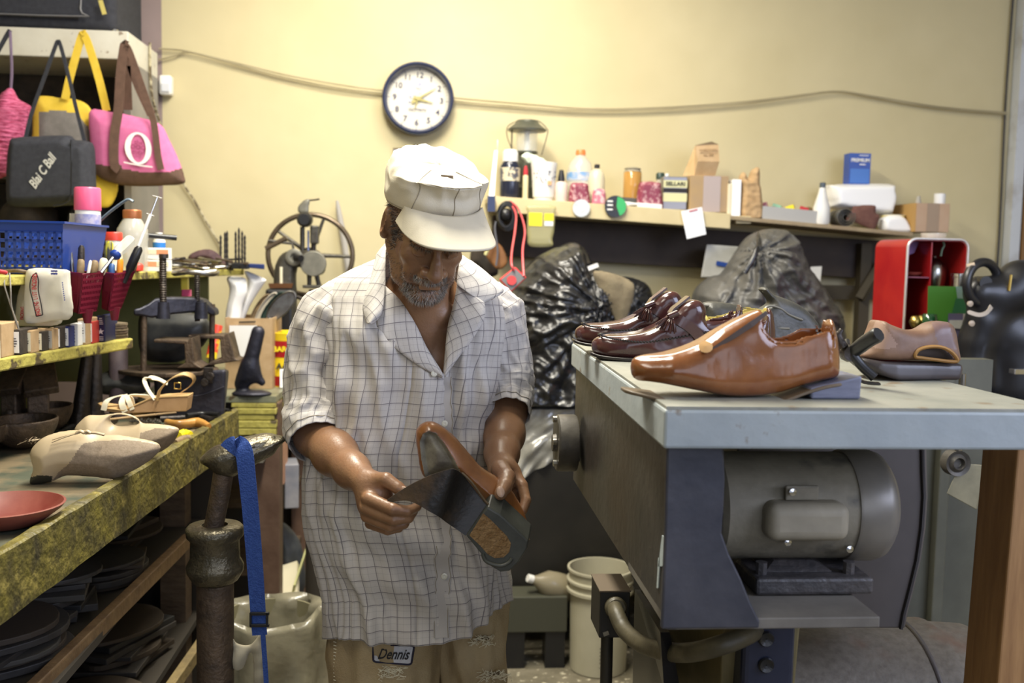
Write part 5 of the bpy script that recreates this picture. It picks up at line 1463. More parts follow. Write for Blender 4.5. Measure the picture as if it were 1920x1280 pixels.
MB().box((.01,-.051,zt_/2),(.07,.001,zt_*.98)).build('tape',mat('tape_brown',(.34,.25,.18),rough=.25),t)
Yk=3.99
q=[pt(1282,330,Yk-.03),pt(1345,330,Yk-.06),pt(1348,329,Yk+.06),pt(1290,329,Yk+.07)]
t=thing('small_box','small worn brown box tilted on top of the plain carton','box',pt(1315,331,Yk))
zb_=b.z+zt_+.002
for p in q:p.z=max(p.z,zb_)
f=[pt(1280,331,Yk),pt(1301,331,Yk-.06),pt(1343,331,Yk-.06),pt(1340,331,Yk+.03)]
A=[pt(1280,330,Yk+.02),pt(1302,329,Yk-.04),pt(1341,329,Yk-.04),pt(1330,330,Yk+.04)]
Bq=[pt(1302,275,Yk+.01),pt(1308,302,Yk-.06),pt(1349,303,Yk-.06),pt(1348,271,Yk+.02)]
ft=[pt(1304,273,Yk-.05),pt(1347,271,Yk-.05)]
m=MB()
m.add([A[0],A[1],A[2],A[3],Bq[1],Bq[2],ft[0],ft[1],pt(1303,274,Yk+.05),pt(1346,272,Yk+.05)],[(1,2,5,4),(4,5,7,6),(0,1,4,6,8),(3,9,7,5,2),(6,7,9,8),(0,8,9,3),(0,3,2,1)])
m.build('body',mat('kraft_box',(.45,.30,.15),(.52,.36,.2),rough=.7,scale=20),t,W=True)
m=MB()
for i,tx in enumerate(('HARDWARE','No 304')):
 p0_,p1_=pt(1311,282+10*i,Yk-.056),pt(1345,281+10*i,Yk-.056)
 add_text(m,tx,.013,frame((p0_+p1_)/2+V((0,-.003,0)),p1_-p0_,V((0,0,1))))
m.box((pt(1328,287,Yk-.058)),(.07,.0006,.0012))
m.build('faint_print',mat('brown_ink',(.25,.15,.07),rough=.7),t,W=True)
MB().add([ft[0],ft[1],pt(1335,266,Yk+.01),pt(1325,268,Yk+.02)]+[p+V((0,.002,.002))for p in(ft[0],ft[1],pt(1335,266,Yk+.01),pt(1325,268,Yk+.02))],[(0,1,2,3),(7,6,5,4),(0,4,5,1),(1,5,6,2),(2,6,7,3),(3,7,4,0)]).build('flap',darkwood,t,W=True)
for px_,w0,yt,mt,lab,nm in((1377,17,337,mat('bright_white'),'tall white carton between the plain carton and the paper bag','white_carton'),(1365,8,345,cream,'cream folded papers squeezed beside the tall white carton','folded_papers')):
 b=sh(px_,3.94);h_=hh(px_,yt,3.94)
 solo(nm,MB().box((0,.03,h_/2),(ww(w0),.1,h_)),mt,lab,'box' if w0>10 else 'papers',loc=b,bevel=.002)
P,F=pouch([(1387,412),(1389,360),(1386,342),(1386,330),(1395,322),(1402,335),(1408,320),(1420,313),(1424,322),(1424,345),(1427,360),(1427,412)],3.95,.035,.018,h=.004)
P[:,1]+=.004*vnoise(P,(40,1,60),2);P[:,2]=np.maximum(P[:,2],zs(pt(1407,400,3.95).x)+.001)
tag(np_obj('paper_bag',P,F,mat('kraft_paper',(.42,.27,.13),(.5,.34,.18),rough=.8,scale=18,bump=.3),W=True),'crumpled brown paper bag standing at the right end of the thick board','bag')
t=thing('parts_tray','grey translucent tray full of small packets on the thin part of the shelf','tray',sh(1485,3.96))
xa,xb=pt(1429,400,3.92).x,pt(1541,400,3.92).x
def trz(x):return zs(x)+.001
m=MB()
m.hexa([V((xa,3.915,trz(xa))),V((xb,3.915,trz(xb))),V((xb,3.925,trz(xb))),V((xa,3.925,trz(xa))),V((xa,3.913,trz(xa)+.05)),V((xb,3.913,trz(xb)+.05)),V((xb,3.92,trz(xb)+.05)),V((xa,3.92,trz(xa)+.05))])
m.hexa([V((xa,3.915,trz(xa))),V((xb,3.915,trz(xb))),V((xb,4.05,trz(xb))),V((xa,4.05,trz(xa))),V((xa,3.915,trz(xa)+.004)),V((xb,3.915,trz(xb)+.004)),V((xb,4.05,trz(xb)+.004)),V((xa,4.05,trz(xa)+.004))])
m.build('tray_body',mat('grey_translucent',(.40,.39,.36),rough=.4),t,W=True)
cols=[mat('mint',(.25,.5,.35),rough=.5),paper,redink,yel,card,mat('rose_packet'),blackp,cream]
for i in range(12):
 x=xa+.012+(xb-xa-.02)*((i*5)%12)/12
 solo('small_packet',MB().box((0,0,.012),(.034,.03,.024),(0,.3*math.sin(i),.5*math.cos(i*2))),cols[i%8],'small coloured packet piled in the grey tray','packet','small packets piled in the grey tray',loc=(x,3.95+.025*(i%3),trz(x)+.012+.016*(i%3)))
b=sh(1540,3.935);Z=lambda y:hh(1540,y,3.935)
bottle('squeeze_bottle','white squeeze bottle with a dark cap in front of the white paper roll','bottle',b,[(.030,0),(.034,.01),(.033,Z(390)),(.016,Z(362)),(.012,Z(352))],white,[(.012,Z(353)),(.012,Z(343)),(.009,Z(342))],mat('slate_cap',(.08,.1,.12),rough=.4))
b=sh(1512,4.02);Z=lambda y:hh(1512,y,4.02)
solo('tape_roll',MB().lathe([(.012,-.02),(.034,-.02),(.034,.02),(.012,.02)],(0,0,.034),20,axis=V((.3,-1,.2))),mat('tan_tape',(.30,.2,.1),rough=.4),'tan roll of tape behind the white squeeze bottle','tape',loc=b,smooth=40)
P,F=pouch([(1550,352),(1558,346),(1665,345),(1670,358),(1673,372),(1668,392),(1655,405),(1560,392),(1552,380)],4.06,.08,.02,h=.006)
P[:,2]=np.maximum(P[:,2],zs(P[0,0])+.001)
tag(np_obj('paper_bundle',P,F,mat('bright_white'),W=True),'large white paper-wrapped bundle under the blue carton','bundle')
Yk=4.04
q0,q1,q2=pt(1592,345,Yk),pt(1630,345,Yk),pt(1610,287,Yk)
t=thing('blue_carton','blue carton with white PREMIUM lettering on top of the white bundle','box',((q0.x+q1.x)/2,Yk,q0.z))
w_,h_=q1.x-q0.x+.004,q2.z-q0.z
MB().box((0,.03,h_/2),(w_,.06,h_)).build('body',mat('royal_blue',(.02,.06,.30),(.03,.09,.4),rough=.4,scale=4),t,bevel=.001)
m=MB();add_text(m,'PREMIUM',.019,frame((0,-.0012,h_*.77),(1,0,0),(0,0,1)),bold=.0006)
m.box((.01,-.0005,h_*.64),(.025,.001,.004));m.box((.015,-.0005,h_*.93),(.04,.001,.003));m.build('lettering',white,t)
MB().box((0,-.0005,h_*.27),(w_*.9,.001,h_*.46)).build('pale_panel',mat('lighter_blue',(.05,.16,.5),rough=.4),t)
b=sh(1585,3.93)
sand=mat('brown_sandpaper',(.13,.055,.045),(.17,.08,.06),rough=.9,scale=60)
dk=mat('slate_roll',(.07,.08,.1),(.16,.14,.1),rough=.7,scale=14)
m=MB()
sp=[]
for k in range(70):
 a=k*.28;r_=.010+.0014*k*.3
 sp.append((r_*math.cos(a),0,.035+r_*math.sin(a)))
m.strap(sp,.1,.002,V((0,1,0)))
solo('sandpaper_roll',m,dk,'coil of dark sandpaper seen end-on on the shelf below the white bundle','roll',loc=(b.x,3.97,b.z+.003),smooth=50)
P,F=pouch([(1585,412),(1598,392),(1600,386),(1640,384),(1642,398),(1650,405),(1640,430),(1628,428),(1604,418)],3.935,.012,.02,h=.004)
P[:,2]=np.maximum(P[:,2],zs(P[:,0].mean())-.001)
tag(np_obj('sandpaper_sheet',P,F,sand,W=True),'fanned brown sandpaper sheets drooping over the dark coil','sandpaper')
m=MB().cyl((-.04,0,.015),(.04,0,.012),.012,n=10);b=sh(1604,3.96)
b=sh(1675,4.0)
m=MB().lathe([(.02,0),(.045,0),(.045,.03),(.02,.03)],(0,0,.045),26,axis=V((0,0,1)));
t=thing('tape_reel','bright yellow roll of tape lying on the white packet','tape',(b.x,4.0,b.z+.048))
MB().lathe([(.02,0),(.045,0),(.045,.018),(.02,.018)],n=26,caps=False).build('roll',yel,t,smooth=40)
MB().lathe([(.018,.018),(.047,.018),(.047,.022),(.018,.022)],n=26,caps=False).build('pale_top',cream,t,smooth=40)
P,F=pouch([(1650,412),(1665,404),(1690,405),(1704,425),(1706,438),(1655,436)],3.97,.04,.015,h=.004)
P[:,2]=np.maximum(P[:,2],zs(S2.x)-.006)
tag(np_obj('white_packet',P,F,mat('bright_white'),W=True),'white packet in clear wrapping at the right end of the shelf','packet')
t=thing('open_box','open peach-coloured cardboard box with a white cup, right of the shelf end','box',pt(1735,436,3.98))
c0_,c1_=pt(1716,434,3.9),pt(1777,436,3.9);zt_=pt(1745,381,3.9).z
tk=mat('peach_card',(.47,.31,.2),(.5,.35,.24),rough=.7,scale=10)
xL,xR=c0_.x,c1_.x
MB().box(((xL+xR)/2,3.9,(c0_.z+zt_)/2),(xR-xL,.006,zt_-c0_.z)).build('front_panel',tk,t,W=True)
MB().box((xL,4.0,(c0_.z+zt_)/2),(.006,.2,zt_-c0_.z)).build('side_panel',mat('amber_card',(.45,.27,.09),rough=.7),t,W=True)
MB().box((xR,4.0,(c0_.z+zt_)/2),(.006,.2,zt_-c0_.z)).build('side_panel',tk,t,W=True)
MB().box(((xL+xR)/2,4.0,c0_.z+.003),(xR-xL,.2,.006)).build('base_panel',tk,t,W=True)
MB().box(((xL+xR)/2,3.896,(c0_.z+zt_)/2),(.05,.001,zt_-c0_.z)).build('tape',mat('tape_brown',(.45,.30,.24)),t,W=True)
q=pt(1766,381,3.98);solo('white_cup',MB().lathe([(.012,c0_.z+.01),(.022,q.z),(.023,q.z+.04),(.001,q.z+.041)],(q.x,4.0,0),18),mat('bright_white'),'bright white cup sticking up out of the peach-coloured box','cup',W=True,smooth=40)
q=pt(1726,381,3.98);solo('grey_bottle_top',MB().lathe([(.014,c0_.z+.01),(.014,q.z),(.008,q.z+.02),(.008,q.z+.03),(.001,q.z+.031)],(q.x,4.0,0),12),mat('grey_label'),'grey bottle neck at the left inside the peach-coloured box','bottle',W=True,smooth=40)
q=pt(1750,447,3.32);zz_=pt(1750,436,3.32).z-.002
solo('glass_dish',MB().lathe([(.036,pt(1750,448,3.2).z+.001),(.042,zz_-.006),(.041,zz_)],(q.x,3.32,0),24),clearp,'clear glass dish under the peach-coloured box above the red cabinet','dish',W=True,smooth=40)
def disc(px,py,r,lab,mt,mid):
 q=pt(px,py,3.885)
 t=thing('hanging_disc',lab,'disc',q,group='round discs hung on the shelf edge')
 MB().cyl(q,q+V((0,.006,0)),r,n=30).build('disc',mt,t,W=True)
 MB().cyl(q+V((0,-.0015,0)),q,r*.35,n=20).build('center',mid,t,W=True)
 return t,q
disc(1090,390,ww(16),'pale silver disc hung on the shelf edge',mat('silver_pale',(.5,.52,.5),(.65,.66,.62),rough=.25,metal=.3,scale=30),paper)
t,q=disc(1154,387,ww(20),'green and black disc hung on the shelf edge below the white sticks',blackp,iron)
m=MB();n=14
m.add([q+V((.004,-.002,0))]+[q+V((.004+ww(18)*math.cos(a),-.002,ww(18)*math.sin(a)))for a in np.linspace(-1.2,1.5,n)],[(0,k,k+1)for k in range(1,n)]);m.build('green_segment',mat('vivid_green',(.04,.40,.12),rough=.5),t,W=True)
m=MB();
for dz in(-.012,.005,.02):m.box(q+V((-.022,-.002,dz)),(.022,.001,.006))
m.build('white_print',white,t,W=True)
t=thing('brush_pack','yellow-labelled clear blister pack of a wire brush hung under the shelf','pack',pt(1014,462,3.87))
P,F=pouch([(990,385),(1040,386),(1041,400),(1040,430),(1036,448),(1035,462),(994,462),(988,440),(988,400)],3.878,.012,.012,h=.0035)
np_obj('blister',P,F,mat('yellowish_clear',(.50,.46,.22),rough=.2,alpha=.55,coat=.5),t,W=True)
m=MB();m.hexa([pt(992,423,3.864),pt(1016,424,3.864),pt(1016,424,3.8645),pt(992,423,3.8645),pt(992,398,3.864),pt(1017,399,3.864),pt(1017,399,3.8645),pt(992,398,3.8645)])
m.build('yellow_label',yel,t,W=True)
m=MB();m.hexa([pt(1020,413,3.864),pt(1038,414,3.864),pt(1038,414,3.8645),pt(1020,413,3.8645),pt(1021,400,3.864),pt(1038,400,3.864),pt(1038,400,3.8645),pt(1021,400,3.8645)])
m.build('yellow_label',yel,t,W=True)
m=MB();m.box(pt(1029,419,3.864),(.034,.0006,.018));m.build('white_label',white,t,W=True)
m=MB()
for k in range(22):m.cyl(pt(996+k*1.7,447,3.874),pt(996+k*1.7,460,3.874),.0012,n=4)
m.build('bristles',iron,t,W=True,kind='stuff')
t=thing('white_tag','white card tag with a red bar, hung from the shelf edge','tag',pt(1300,446,3.885))
m=MB().hexa([pt(1288,448,3.888),pt(1324,439,3.888),pt(1324,439,3.89),pt(1288,448,3.89),pt(1277,396,3.888),pt(1316,388,3.888),pt(1316,388,3.89),pt(1277,396,3.89)])
m.build('card',mat('bright_white'),t,W=True)
m=MB();m.strap([pt(1292,396.5,3.886),pt(1308,392.5,3.886)],.005,.0008,V((0,0,1)));m.build('red_bar',redink,t,W=True)
m=MB();add_text(m,'A',.012,frame(pt(1302,406,3.886),V((1,0,.1)),V((0,0,1))));
for k in range(4):m.strap([pt(1297,414+5*k,3.886),pt(1310,412+5*k,3.886)],.001,.0005,V((0,0,1)))
m.build('faint_text',mat('pale_grey_ink',(.5,.5,.52),rough=.7),t,W=True)
m=MB()
q=pt(948,405,3.86)
for k in range(5):
 rr=.03+.006*(k%3);dy=.008*k
 m.tube([q+V((rr*.9*math.cos(a)+.003*k,dy-.02,(rr+.012)*math.sin(a)))for a in np.linspace(0,2*PI,19)[:-1]],.005,6,closed=True)
m.lathe([(.01,-.02),(.026,-.01),(.026,.02),(.01,.03)],q,10)
t=thing('cable_bundle','bundle of coiled black cable hung on the left end of the long shelf','cable',q)
m.build('coils',blackp,t,W=True,smooth=60)
MB().tube(catmull([pt(930,415,3.86),pt(928,430,3.86),pt(933,470,3.86),pt(930,498,3.86)],4),.004,6).build('cable_tail',mat('grey_cable',(.12,.12,.14),rough=.5),t,W=True,smooth=60)
MB().tube([pt(924,446,3.85),pt(910,478,3.85)],[.008,.007],10).build('handle',mat('pale_lime',(.55,.52,.25),rough=.4),t,W=True,smooth=60,label='pale yellow-green handle')
t=thing('multimeter','small red and grey meter hanging by red leads in front of the black bag','meter',pt(960,540,3.45))
Ym=3.3
u_,v_=pt(985,521,Ym)-pt(955,545,Ym),pt(966,502,Ym)-pt(938,523,Ym)
c4=[pt(958,548,Ym),pt(988,520,Ym),pt(966,500,Ym),pt(936,524,Ym)]
rm=mat('meter_red',(.62,.04,.04),rough=.4)
MB().hexa([p+V((0,.022,0))for p in c4][::1]+[p for p in c4]).build('case',rm,t,W=True,bevel=.003)
cen=sum(c4,V())/4
MB().add([cen+(p-cen)*.86+V((0,-.001,0))for p in c4]+[cen+(p-cen)*.86 for p in c4],[(3,2,1,0),(4,5,6,7),(0,1,5,4),(1,2,6,5),(2,3,7,6),(3,0,4,7)]).build('face_panel',mat('meter_grey',(.22,.22,.22),rough=.5),t,W=True)
MB().cyl(cen+V((-.005,-.001,-.004)),cen+V((-.005,-.007,-.004)),.016,n=20).build('dial',mat('dial_red',(.7,.08,.08),rough=.4),t,W=True)
lead=mat('lead_red',(.60,.08,.09),rough=.4)
MB().tube(catmull([pt(955,378,3.87),pt(967,400,3.8),pt(966,430,3.6),pt(960,470,3.4),pt(959,495,Ym),pt(964,507,Ym-.005)],5),.004,6).build('lead',lead,t,W=True,smooth=60)
MB().tube(catmull([pt(957,378,3.87),pt(972,392,3.8),pt(984,430,3.6),pt(980,470,3.4),pt(982,518,Ym-.005)],5),.004,6).build('lead',lead,t,W=True,smooth=60)
P,F=pouch([(917,452),(925,450),(942,462),(952,490),(940,505),(925,500),(906,470)],3.9,.008,.01,h=.004)
tag(np_obj('leather_offcut',P,F,mat('orange_leather',(.32,.14,.04),(.22,.09,.03),rough=.6,scale=12),W=True),'orange-brown leather offcut hung beneath the coiled black cable','leather')
P,F=pouch([(888,455),(905,440),(915,455),(912,475),(925,485),(935,512),(915,520),(895,500),(880,490)],4.0,.02,.02,h=.005)
tag(np_obj('dark_pouch',P,F,dark,W=True),'dark lumpy pouch on the wall behind the cap brim','pouch')
t=thing('steel_cabinet','low dark steel cabinet against the back under the black bags','cabinet',(.8,3.83,0))
dst=mat('near_black_steel',(.018,.017,.014),(.03,.027,.022),rough=.45,metal=.2,scale=4)
MB().box((.80,3.84,.58),(1.52,.54,.70)).build('body',dst,t,W=True,bevel=.006)
for x in(.12,1.45):
 for y in(3.62,4.02):MB().box((x,y,.115),(.07,.07,.23)).build('leg',dst,t,W=True)
MB().box((.36,3.68,.16),(.75,.1,.10)).build('lower_rail',mat('olive_dark',(.055,.055,.035),rough=.6),t,W=True)
bag=mat('black_bin_bag',(.016,.016,.017),rough=.32,coat=.45,bump=.9,bscale=22,scale=10,coatr=.2)
def binbag(ol,Y0,T,w,seed,lab,name='bin_bag',mt=bag,foldc=None,amp=.036):
 P,F=pouch(ol,Y0,T,w,h=.008,smooth=2)
 cx,cz=foldc
 d=P-np.array([cx,Y0-T*.5,cz])
 ang=np.arctan2(d[:,2],d[:,0]);rr=np.sqrt(d[:,0]**2+d[:,2]**2)
 f=np.zeros(len(P))
 for i,p in enumerate(P):
  a=ang[i];r_=rr[i]
  f[i]=.5*(1-2.4*abs(noise.noise(V((a*6.5+seed,r_*3,2*seed)))))+.6*(1-2*abs(noise.noise(V((a*3.2+seed,r_*2.2,seed)))))+.45*(1-2*abs(noise.noise(V((p[0]*11,p[2]*16+seed,p[0]*6)))))+.35*(1-2*abs(noise.noise(V((p[0]*26,p[2]*30,seed)))))
 P[:,1]-=amp*f*np.clip((Y0+T*.4-P[:,1])/T,0,1)
 P[:,2]=np.maximum(P[:,2],.932)
 return tag(np_obj(name,P,F,mt,W=True),lab,'bag')
q=pt(1115,575,3.7)
binbag([(985,500),(1010,478),(1045,462),(1075,453),(1098,470),(1112,498),(1140,520),(1165,560),(1160,640),(1130,700),(1120,800),(930,800),(925,640),(950,545)],3.76,.20,.15,1.3,'large crumpled black rubbish bag with a peaked top, right behind the man',foldc=(q.x,q.z))
q=pt(1200,560,3.7)
binbag([(1150,520),(1185,520),(1215,535),(1224,570),(1222,640),(1225,800),(1110,800),(1110,560)],3.98,.13,.1,4.1,'smaller black rubbish bag to the right of the big one, under a brown cloth',foldc=(q.x,q.z),amp=.02)
q=pt(1420,470,3.6)
binbag([(1412,436),(1440,428),(1470,432),(1492,455),(1505,490),(1530,530),(1560,570),(1572,610),(1575,800),(1300,800),(1298,590),(1302,545),(1330,518),(1352,512),(1375,478),(1395,450)],3.72,.18,.12,7.7,'dusty grey-black rubbish bag knotted at the top, right of the white tag',mt=mat('dusty_bin_bag',(.045,.045,.045),(.10,.095,.085),rough=.5,scale=6,coat=.08,bump=.4,bscale=18),foldc=(q.x,q.z),amp=.034)
q=pt(1420,470,2.98)
solo('bag_knot',MB().tube(catmull([pt(1420,436,3.66),pt(1421,455,3.56),pt(1418,470,3.53),pt(1408,492,3.52),pt(1396,512,3.52)],5),[.006]*8+[.010]*13,8),bag,'twisted black tie knotting the dusty rubbish bag','knot',W=True,smooth=60)
P,F=pouch([(1112,508),(1150,512),(1185,528),(1190,550),(1178,590),(1166,620),(1158,612),(1142,580),(1126,560),(1118,535)],3.60,.02,.03,h=.005)
P[:,1]-=.012*vnoise(P,(24,1,6),2)
tag(np_obj('brown_cloth',P,F,mat('taupe_cloth',(.16,.125,.075),(.22,.18,.11),rough=.85,scale=14,bump=.4),W=True),'taupe brown cloth draped between the two black rubbish bags','cloth')
q=pt(1112,500,3.6);solo('white_label_scrap',MB().box(q,(.04,.004,.016),(0,R(-22),0)),white,'small white label scrap on the tip of the big rubbish bag','label',W=True)
m=MB().hexa([pt(1314,520,3.95),pt(1378,520,3.95),pt(1378,520,4.05),pt(1314,520,4.05),pt(1325,458,3.95),pt(1385,462,3.95),pt(1385,462,4.05),pt(1325,458,4.05)])
t=thing('white_crate','white crate with a blue mark partly hidden behind the dusty rubbish bag','crate',pt(1345,600,3.98))
m.build('body',mat('off_white_crate',(.62,.62,.62),(.5,.5,.47),rough=.5,scale=9),t,W=True,bevel=.004)
MB().strap([pt(1343,493,3.945),pt(1372,498,3.945)],.018,.001,V((0,0,1))).build('blue_mark',mat('royal_blue'),t,W=True)
MB().box(((pt(1345,560,4.05).x),4.02,1.12),(.14,.09,.38)).build('lower_body',mat('off_white_crate'),t,W=True)
m=MB().hexa([pt(1515,545,3.98),pt(1536,548,3.98),pt(1536,548,4.0),pt(1515,545,4.0),pt(1520,500,3.98),pt(1541,499,3.98),pt(1541,499,4.0),pt(1520,500,4.0)])
t=thing('white_sign','white card with a blue line standing right of the dusty rubbish bag','card',pt(1527,560,3.98))
m.build('card',white,t,W=True);MB().tube([pt(1521,524,3.975),pt(1530,520,3.975),pt(1528,540,3.975)],.002,4).build('blue_line',mat('royal_blue'),t,W=True)
def sheet(u,w_):
 a=pt(968+110*u,768+(135-60*u)*w_,3.545)
 return a+V((0,.018*noise.noise(V((u*5,w_*4,1)))+.012*(1-2*abs(noise.noise(V((u*3+w_*4,w_*2,5))))),0))
m=MB().grid(sheet,40,40)
solo('plastic_sheet',m,mat('grey_film',(.34,.33,.29),(.22,.21,.18),rough=.22,coat=.6,scale=7,bump=.8,bscale=12),'crinkled grey plastic sheet hanging down the front of the steel cabinet','sheet',W=True,smooth=180)
YB_=3.43
b=V((pt(1122,1200,YB_).x,YB_,0));hB=.37
bm=mat('white_bucket',(.48,.45,.33),(.42,.39,.28),rough=.45,scale=6)
rB=ww(61,YB_)
t=thing('bucket','white plastic bucket on the floor behind the black junction box','bucket',b)
MB().lathe([(rB*.86,0),(rB*.9,.004),(rB*.95,hB-.085),(rB*1.07,hB-.083),(rB*1.07,hB-.073),(rB*.97,hB-.07),(rB*.98,hB-.05),(rB*1.06,hB-.048),(rB*1.06,hB-.04),(rB*.98,hB-.037),(rB*1.0,hB-.01),(rB*1.05,hB-.008),(rB*1.05,hB),(rB*.98,hB),(rB*.95,hB-.08),(rB*.85,.006),(.001,.006)],n=44).build('bucket_body',bm,t,smooth=30)
m=MB()
def onb(a,z,e=.0012):rr=rB*(.9+.05*z/(hB-.085))+e;return V((rr*math.cos(a),rr*math.sin(a),z))
a0_=-1.57-.02
def bar(a1,a2,z,th):
 for k in range(6):
  u0,u1=a1+(a2-a1)*k/6,a1+(a2-a1)*(k+1)/6
  m.add([onb(u0,z),onb(u1,z),onb(u1,z+th),onb(u0,z+th)],[(0,1,2,3)])
for z in(.055,.068,.081,.094,.107):bar(a0_-.1,a0_+.28,z,.006)
for z in(.235,.245):bar(a0_-.02,a0_+.2,z,.005)
bar(a0_-.12,a0_+.3,.04,.002);bar(a0_-.12,a0_+.3,.265,.002)
m.tube([onb(a0_+.08+.19*math.cos(u),.175+.028*math.sin(u),.0005)for u in np.linspace(0,2*PI,25)[:-1]],.0018,5,closed=True)
m.tube([onb(a0_-.05,.195,.0005),onb(a0_+.08,.175,.0006),onb(a0_+.21,.155,.0005)],.0018,5)
m.tube([onb(a0_+.02,.18,.0005),onb(a0_+.1,.165,.0006),onb(a0_+.14,.185,.0005)],.002,5)
m.build('warning_print',mat('grey_ink',(.10,.10,.09),rough=.7),t)
p0_,p1_=pt(992,1084,3.45),pt(1078,1108,3.50)
t=thing('plastic_bottle','dusty clear plastic bottle with a white cap lying left of the bucket','bottle',pt(1035,1115,3.45))
ax=p1_-p0_
MB().lathe([(.012,.012),(.02,.03),(.046,.07),(.05,.11),(.05,.16),(.045,.165)],p0_,22,axis=ax).build('body',mat('dusty_clear',(.30,.26,.17),rough=.25,alpha=.8),t,W=True,smooth=50)
MB().cyl(p0_-ax.normalized()*.006,p0_+ax.normalized()*.016,.015,n=16).build('cap',white,t,W=True,bevel=.002)
xb0,xb1=pt(945,1130,3.45).x,pt(1062,1130,3.45).x
t=thing('low_platform','low dark olive platform on black feet under the lying plastic bottle','platform',((xb0+xb1)/2,3.48,0))
MB().box(((xb0+xb1)/2,3.48,.20),(xb1-xb0,.12,.13)).build('deck',mat('olive_dark'),t,W=True,bevel=.004)
for x in(xb0+.04,xb1-.04):MB().box((x,3.48,.067),(.07,.1,.134)).build('foot',blackp,t,W=True)
for i in range(3):
 q=ptz(985+40*i,1150-3*i,0)
 solo('dark_offcut',MB().box((0,0,.018),(.07,.06,.036),(0,0,.4*i)),dark,'dark wooden offcut on the floor in front of the olive block','offcut','dark offcuts on the floor',loc=(q.x,q.y-.12,.0),bevel=.003)
m=MB().tube([pt(995,756,3.52),pt(1003,695,3.58)],.005,6);solo('yellow_stick',m,mat('honey_wood'),'thin yellow wooden stick standing before the black bag beside the sleeve','stick',W=True)
m=MB().lathe([(.03,0),(.035,.01),(.02,.02),(.022,.03)],pt(997,760,3.6),16);solo('wooden_spool',m,mat('honey_wood'),'small turned wooden spool beside the thin yellow stick','spool',W=True,smooth=40)
YR=3.2
rr_=.03
xL,xR=pt(1699,520,YR).x,pt(1812,520,YR).x;zT=pt(1750,448,YR).z;zB=1.0
t=thing('red_cabinet','bright red metal cabinet with rounded chrome-edged front and open compartments','cabinet',((xL+xR)/2,YR+.12,zB))
def rrect(x0,x1,z0,z1,r_,n=6):
 o_=[]
 for cx,cz,a0 in((x1-r_,z0+r_,-PI/2),(x1-r_,z1-r_,0),(x0+r_,z1-r_,PI/2),(x0+r_,z0+r_,PI)):
  for k in range(n+1):
   a=a0+PI/2*k/n;o_.append((cx+r_*math.cos(a),cz+r_*math.sin(a)))
 return o_
ou,inn=rrect(xL,xR,zB,zT,rr_),rrect(xL+.006,xR-.006,zB+.006,zT-.006,rr_-.005)
m=MB();D_=.24
m.rings([[V((x,YR,z))for x,z in ou],[V((x,YR+D_,z))for x,z in ou]],False)
m.rings([[V((x,YR,z))for x,z in ou],[V((x,YR,z))for x,z in inn],[V((x,YR+D_,z))for x,z in inn]],False)
m.add([V((x,YR+D_,z))for x,z in ou],[tuple(range(len(ou)))])
m.build('shell',red,t,W=True,smooth=40)
MB().tube([V((x,YR-.001,z))for x,z in ou],.0045,8,closed=True).build('bright_edge',mat('pale_alu',(.62,.58,.55),rough=.3,metal=.5),t,W=True,smooth=60)
xd=pt(1745,520,YR).x+.004
MB().box((xd,YR+.12,(zT+zB)/2),(.004,.22,zT-zB-.02)).build('divider',red,t,W=True)
zs_=pt(1722,520,YR).z
MB().box(((xL+xd)/2,YR+.12,zs_),(xd-xL-.01,.22,.004)).build('shelf',mat('mauve_enamel',(.30,.09,.14),rough=.3),t,W=True)
tb=thing('side_stand','dark stand under the red cabinet and the black sewing machine','stand',(1.75,3.1,0))
MB().box((1.85,3.13,.985),(.82,.84,.03)).build('stand_top',dst,tb,W=True)
for x in(1.5,2.2):MB().box((x,3.15,.485),(.06,.6,.97)).build('stand_leg',dst,tb,W=True)
solo('mauve_paper',MB().add([pt(1704,458,3.3),pt(1708,452,3.3),pt(1723,454,3.3),pt(1714,474,3.3),pt(1704,478,3.3)]+[pt(*p,3.303)for p in((1704,458),(1708,452),(1723,454),(1714,474),(1704,478))],[(0,1,2,3,4),(9,8,7,6,5)]),mat('mauve_sheet',(.28,.16,.36),rough=.6),'mauve paper scrap inside the upper left of the red cabinet','paper',W=True)
solo('red_saucer',MB().lathe([(.01,0),(.03,.008),(.034,.014),(.03,.01),(.001,.003)],(pt(1715,514,3.28).x,3.29,zs_+.003),20),mat('coral',(.5,.12,.08),rough=.4),'small coral saucer on the inner shelf of the red cabinet','saucer',W=True,smooth=50)
q=pt(1768,505,3.24)
t=thing('steel_kettle','shiny steel domed kettle inside the right compartment of the red cabinet','kettle',(q.x,3.29,pt(1768,537,3.24).z))
MB().lathe([(.036,-.03),(.040,0),(.041,.03),(.034,.055),(.018,.07),(.008,.075),(.009,.082),(.001,.086)],(q.x,3.30,pt(1768,525,3.24).z),28).build('body',mat('brushed_kettle',(.30,.29,.25),rough=.22,metal=1),t,W=True,smooth=50)
MB().tube(catmull([pt(1764,480,3.26),pt(1766,468,3.26),pt(1770,460,3.26),pt(1768,452,3.26)],4),.004,6).build('green_cord',mat('sage',(.16,.24,.15),rough=.7),t,W=True,smooth=60)
q=pt(1798,537,3.15)
t=thing('steel_canister','small bright steel canister standing behind the green card','canister',q)
MB().lathe([(.024,-.03),(.024,.03),(.026,.032),(.026,.042),(.022,.044),(.001,.044)],q,24).build('body',chrome,t,W=True,smooth=40)
m=MB().hexa([pt(1738,612,3.12),pt(1790,614,3.12),pt(1790,614,3.13),pt(1738,612,3.13),pt(1740,536,3.12),pt(1800,537,3.12),pt(1800,537,3.13),pt(1740,536,3.13)])
t=thing('green_card','bright green printed card standing before the red cabinet','card',pt(1770,640,3.12))
m.build('card',mat('leaf_green',(.07,.24,.03),rough=.5),t,W=True)
